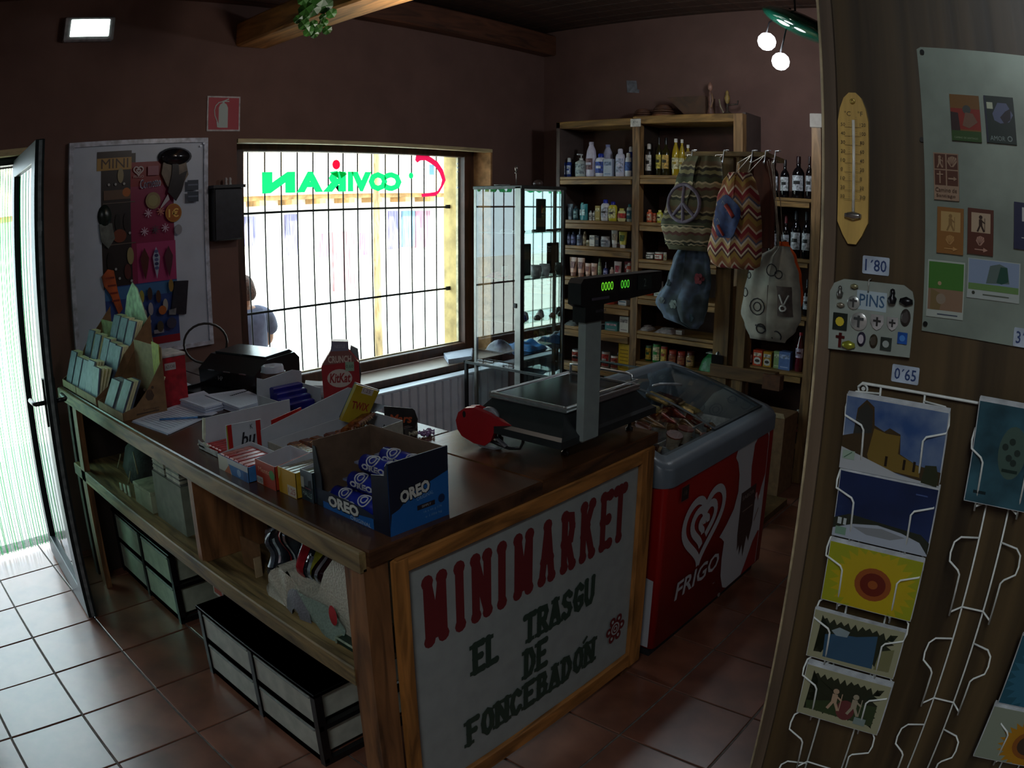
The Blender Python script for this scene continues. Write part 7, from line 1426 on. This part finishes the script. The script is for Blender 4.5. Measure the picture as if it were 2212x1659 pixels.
for k, (x, y, h) in enumerate(((3.86, 2.80, .10), (3.92, 2.86, .12), (4.00, 3.00, .16), (4.15, 2.90, .12))): small('black_figurine', ('small black figurine', 'black figurine with a round head', 'tall black figurine', 'squat black figurine')[k]+' inside the low display case', 'figurine', (x, y, .0805), lambda t: (part('body', t, MB(M('101012', .4)).lathe([(.03, 0), (.02, h*.4), (.028, h*.7), (.012, h)], 10)), part('head', t, MB(M('101012', .4)).lathe([(.01, h), (.02, h+.02), (.004, h+.04)], 10))), 'black figurines in the low case')
# ================================================================== BEHIND THE FREEZER
small('floor_carton', 'brown cardboard carton standing below the wine unit', 'box', (4.40, 1.70, 0), lambda t: (part('carton', t, MB(CARD).box(-.12, -.16, 0, .12, .16, .50, .003)), part('flap', t, MB(CARDL).prism([(-.16, .50), (.16, .50), (.15, .53), (-.15, .53)], -.124, -.120, 'x'))))
small('black_cone_bottle', 'black cone-shaped bottle standing on the bag stand beam', 'bottle', (3.82, 1.79, .8725), lambda t: (part('base', t, MB(M('0c0c0e', .3)).box(-.03, -.035, 0, .03, .035, .05, .004)), part('cone', t, MB(M('0c0c0e', .3)).lathe([(.026, .05), (.006, .12), (.004, .128)], 12))))
# ================================================================== LAMPS AND PLANT
t = thing('globe_lamp', 'cluster lamp with two glowing white globes under a green glass shade', 'lamp', (3.9, 1.45, 2.9))
for (x, y, z, r) in ((3.9, 1.57, 2.65, .052), (3.9, 1.493, 2.534, .050)):
    part('globe', t, MB(EMIT('f4f8ff', 7.0)).lathe([(.002, -r), (r*.5, -r*.87), (r*.87, -r*.5), (r, 0), (r*.87, r*.5), (r*.5, r*.87), (.002, r)], 18, (x, y, z)), world=True)
    part('stem', t, MB(M('202024', .4)).tube([(x, y, z+r), (x, y-.02, z+r+.06), (3.9, 1.42, 2.84)], .005, 6), world=True)
part('shade', t, MB(M('0c4030', .08, 0, 'noise', 5, .3, coat=.6)).grid(lambda u, v: (3.92+.16*math.sin(PI*v)*math.cos(2*PI*u)*1.0, 1.36+.23*math.sin(PI*v)*math.sin(2*PI*u)+0.0, 2.74+.07*math.cos(PI*v)+.10*(.23*math.sin(PI*v)*math.sin(2*PI*u))/.23), 24, 12), world=True)
part('suspension', t, MB(M('181818', .5)).tube([(3.92, 1.40, 2.80), (3.92, 1.40, 3.13)], .006, 6), world=True)
t = thing('hanging_plant', 'trailing green plant hanging over the side of the wooden ceiling beam', 'plant', (2.12, 2.95, 2.6)); LG = M('28501c', .45, 0, 'noise', 12, .3); rp = random.Random(12)
def pleaf(c, r, nrm):
    n = Vector(nrm).normalized(); u = n.orthogonal().normalized(); v = n.cross(u); b = MB(M('2c5a20' if rp.random() < .6 else '386c28', .4, 0, 'noise', 12, .25)); P = [Vector(c)+n*.003]+[Vector(c)+(u*math.cos(q*PI/4)*r+v*math.sin(q*PI/4)*r*.8)-n*.006*(q % 2) for q in range(8)]
    b.add([tuple(p_) for p_ in P]+[tuple(p_-n*.0012) for p_ in P], [(0, q+1, (q+1) % 8+1) for q in range(8)]+[(9, (q+1) % 8+10, q+10) for q in range(8)]); part('leaf', t, b, world=True)
b = MB(M('30401c', .6)); b.tube([(2.14, 2.98, 2.78), (2.10, 2.95, 2.66), (2.06, 2.93, 2.60), (2.03, 2.92, 2.53)], .004, 6).tube([(2.13, 2.98, 2.78), (2.04, 2.95, 2.66), (1.97, 2.93, 2.60)], .004, 6); part('stem', t, b, world=True)
for (x, z, r) in ((1.925,2.585,.026),(1.945,2.555,.03),(1.975,2.60,.022),(2.0,2.565,.024),(1.975,2.525,.030),(2.015,2.52,.024),(2.03,2.545,.026),(2.055,2.56,.028),(2.08,2.545,.026),(2.075,2.585,.024),(2.06,2.61,.02),(1.96,2.64,.04),(2.02,2.65,.045),(2.08,2.67,.045),(1.99,2.69,.045),(2.05,2.70,.05),(1.94,2.68,.03),(2.10,2.63,.03)):
    pleaf((x, 2.92+rp.uniform(-.02, .02), z), r, (-.4+rp.uniform(-.4, .4), -1, -.2+rp.uniform(-.4, .4)))
# ================================================================== PERSON OUTSIDE
def skin(name, parent, verts, edges, mat, sub=2):
    me = bpy.data.meshes.new(name); me.from_pydata([v[0] for v in verts], edges, []); o = bpy.data.objects.new(name, me); COL.objects.link(o)
    m1 = o.modifiers.new('s', 'SKIN'); m1.use_smooth_shade = True; m2 = o.modifiers.new('u', 'SUBSURF'); m2.levels = sub; m2.render_levels = sub
    for i, v in enumerate(verts):
        r = v[1]; me.skin_vertices[0].data[i].radius = r if isinstance(r, tuple) else (r, r)
    me.skin_vertices[0].data[0].use_root = True
    dg = bpy.context.evaluated_depsgraph_get(); m = bpy.data.meshes.new_from_object(o.evaluated_get(dg)); m.name = name; bpy.data.objects.remove(o)
    m.materials.clear(); m.materials.append(mat)
    for p_ in m.polygons: p_.use_smooth = True
    r = bpy.data.objects.new(name, m); COL.objects.link(r); r.parent = parent; return r
ps = thing('person', 'person with reddish brown hair and grey shirt sitting outside with back to the window', 'person', (2.80, 4.98, .455))
SK = M('b07858', .55, 0, 'noise', 10, .05)
bv = [((0,0,.08),(.15,.12)), ((0,.0,.25),(.14,.10)), ((0,.0,.42),(.17,.11)), ((0,0,.52),(.10,.08)), ((0,.01,.56),(.055,.055)), ((0,.02,.61),(.072,.08)), ((0,.02,.68),(.076,.088)), ((0,.02,.74),(.05,.06)),
      ((.18,0,.47),.055), ((.24,.06,.28),.045), ((.20,.24,.20),.036), ((.17,.30,.20),.030), ((-.18,0,.47),.055), ((-.24,.06,.28),.045), ((-.20,.24,.20),.036), ((-.17,.30,.20),.030),
      ((.10,.10,.06),(.10,.09)), ((.13,.45,.08),.065), ((.13,.47,-.28),.05), ((.13,.60,-.33),.035), ((-.10,.10,.06),(.10,.09)), ((-.13,.45,.08),.065), ((-.13,.47,-.28),.05), ((-.13,.60,-.33),.035)]
be = [(0,1),(1,2),(2,3),(3,4),(4,5),(5,6),(6,7),(3,8),(8,9),(9,10),(10,11),(3,12),(12,13),(13,14),(14,15),(0,16),(16,17),(17,18),(18,19),(0,20),(20,21),(21,22),(22,23)]
bd = skin('body', ps, bv, be, SK)
for s in (-1, 1):
    b = MB(SK).lathe([(.004, -.02), (.014, -.01), (.016, .01), (.006, .025)], 8, (s*.080, .02, .64), sx=.5); part('ear', bd, b)
skin('shirt', ps, [((0,0,.02),(.20,.15)), ((0,0,.22),(.185,.14)), ((0,0,.40),(.20,.135)), ((0,0,.505),(.12,.09)), ((.19,0,.475),.08), ((.26,.05,.33),.065), ((-.19,0,.475),.08), ((-.26,.05,.33),.065)], [(0,1),(1,2),(2,3),(3,4),(4,5),(3,6),(6,7)], M('5c5c74', .85, 0, 'noise', 12, .15, .3))
skin('trousers', ps, [((0,.02,.02),(.17,.13)), ((.11,.12,.05),(.115,.10)), ((.135,.46,.07),.08), ((.135,.48,-.24),.065), ((-.11,.12,.05),(.115,.10)), ((-.135,.46,.07),.08), ((-.135,.48,-.24),.065)], [(0,1),(1,2),(2,3),(0,4),(4,5),(5,6)], M('2c3040', .85))
rh = random.Random(3)
hb = MB(M('5c3424', .8, 0, 'noise', 60, .5, .8, c2='2c1810'))
hb.grid(lambda u, v: ((.090+.012*math.sin(23*u)*math.sin(9*v))*math.sin(PI*(.02+.70*v))*math.cos(2*PI*u), .012+(.102+.01*math.sin(19*u+4*v))*math.sin(PI*(.02+.70*v))*math.sin(2*PI*u)-.012, .685+.115*math.cos(PI*(.02+.70*v))), 40, 16); part('hair', ps, hb)
bn = thing('bench', 'plain wooden bench outside the window under the seated person', 'bench', (2.6, 5.02, -.05)); WB = M('7c6a54', .8, 0, 'wood', 5, .2)
part('seat', bn, MB(WB).box(1.9, 4.85, .30, 3.2, 5.15, .34), world=True)
for x in (1.95, 3.12): part('leg', bn, MB(WB).box(x, 4.88, -.06, x+.05, 5.12, .30), world=True)
t = thing('bead_string', 'row of small hanging beads at the top right of the window', 'ornament', (4.10, 4.09, 1.8)); b = MB(M('d8dce0', .3))
for z in (2.02, 1.99, 1.96, 1.84): b.lathe([(.002, -.008), (.010, 0), (.002, .008)], 8, (4.13, 4.085, z))
b.tube([(4.13, 4.085, 2.065), (4.13, 4.085, 1.84)], .001, 4); part('bead', t, b, world=True)
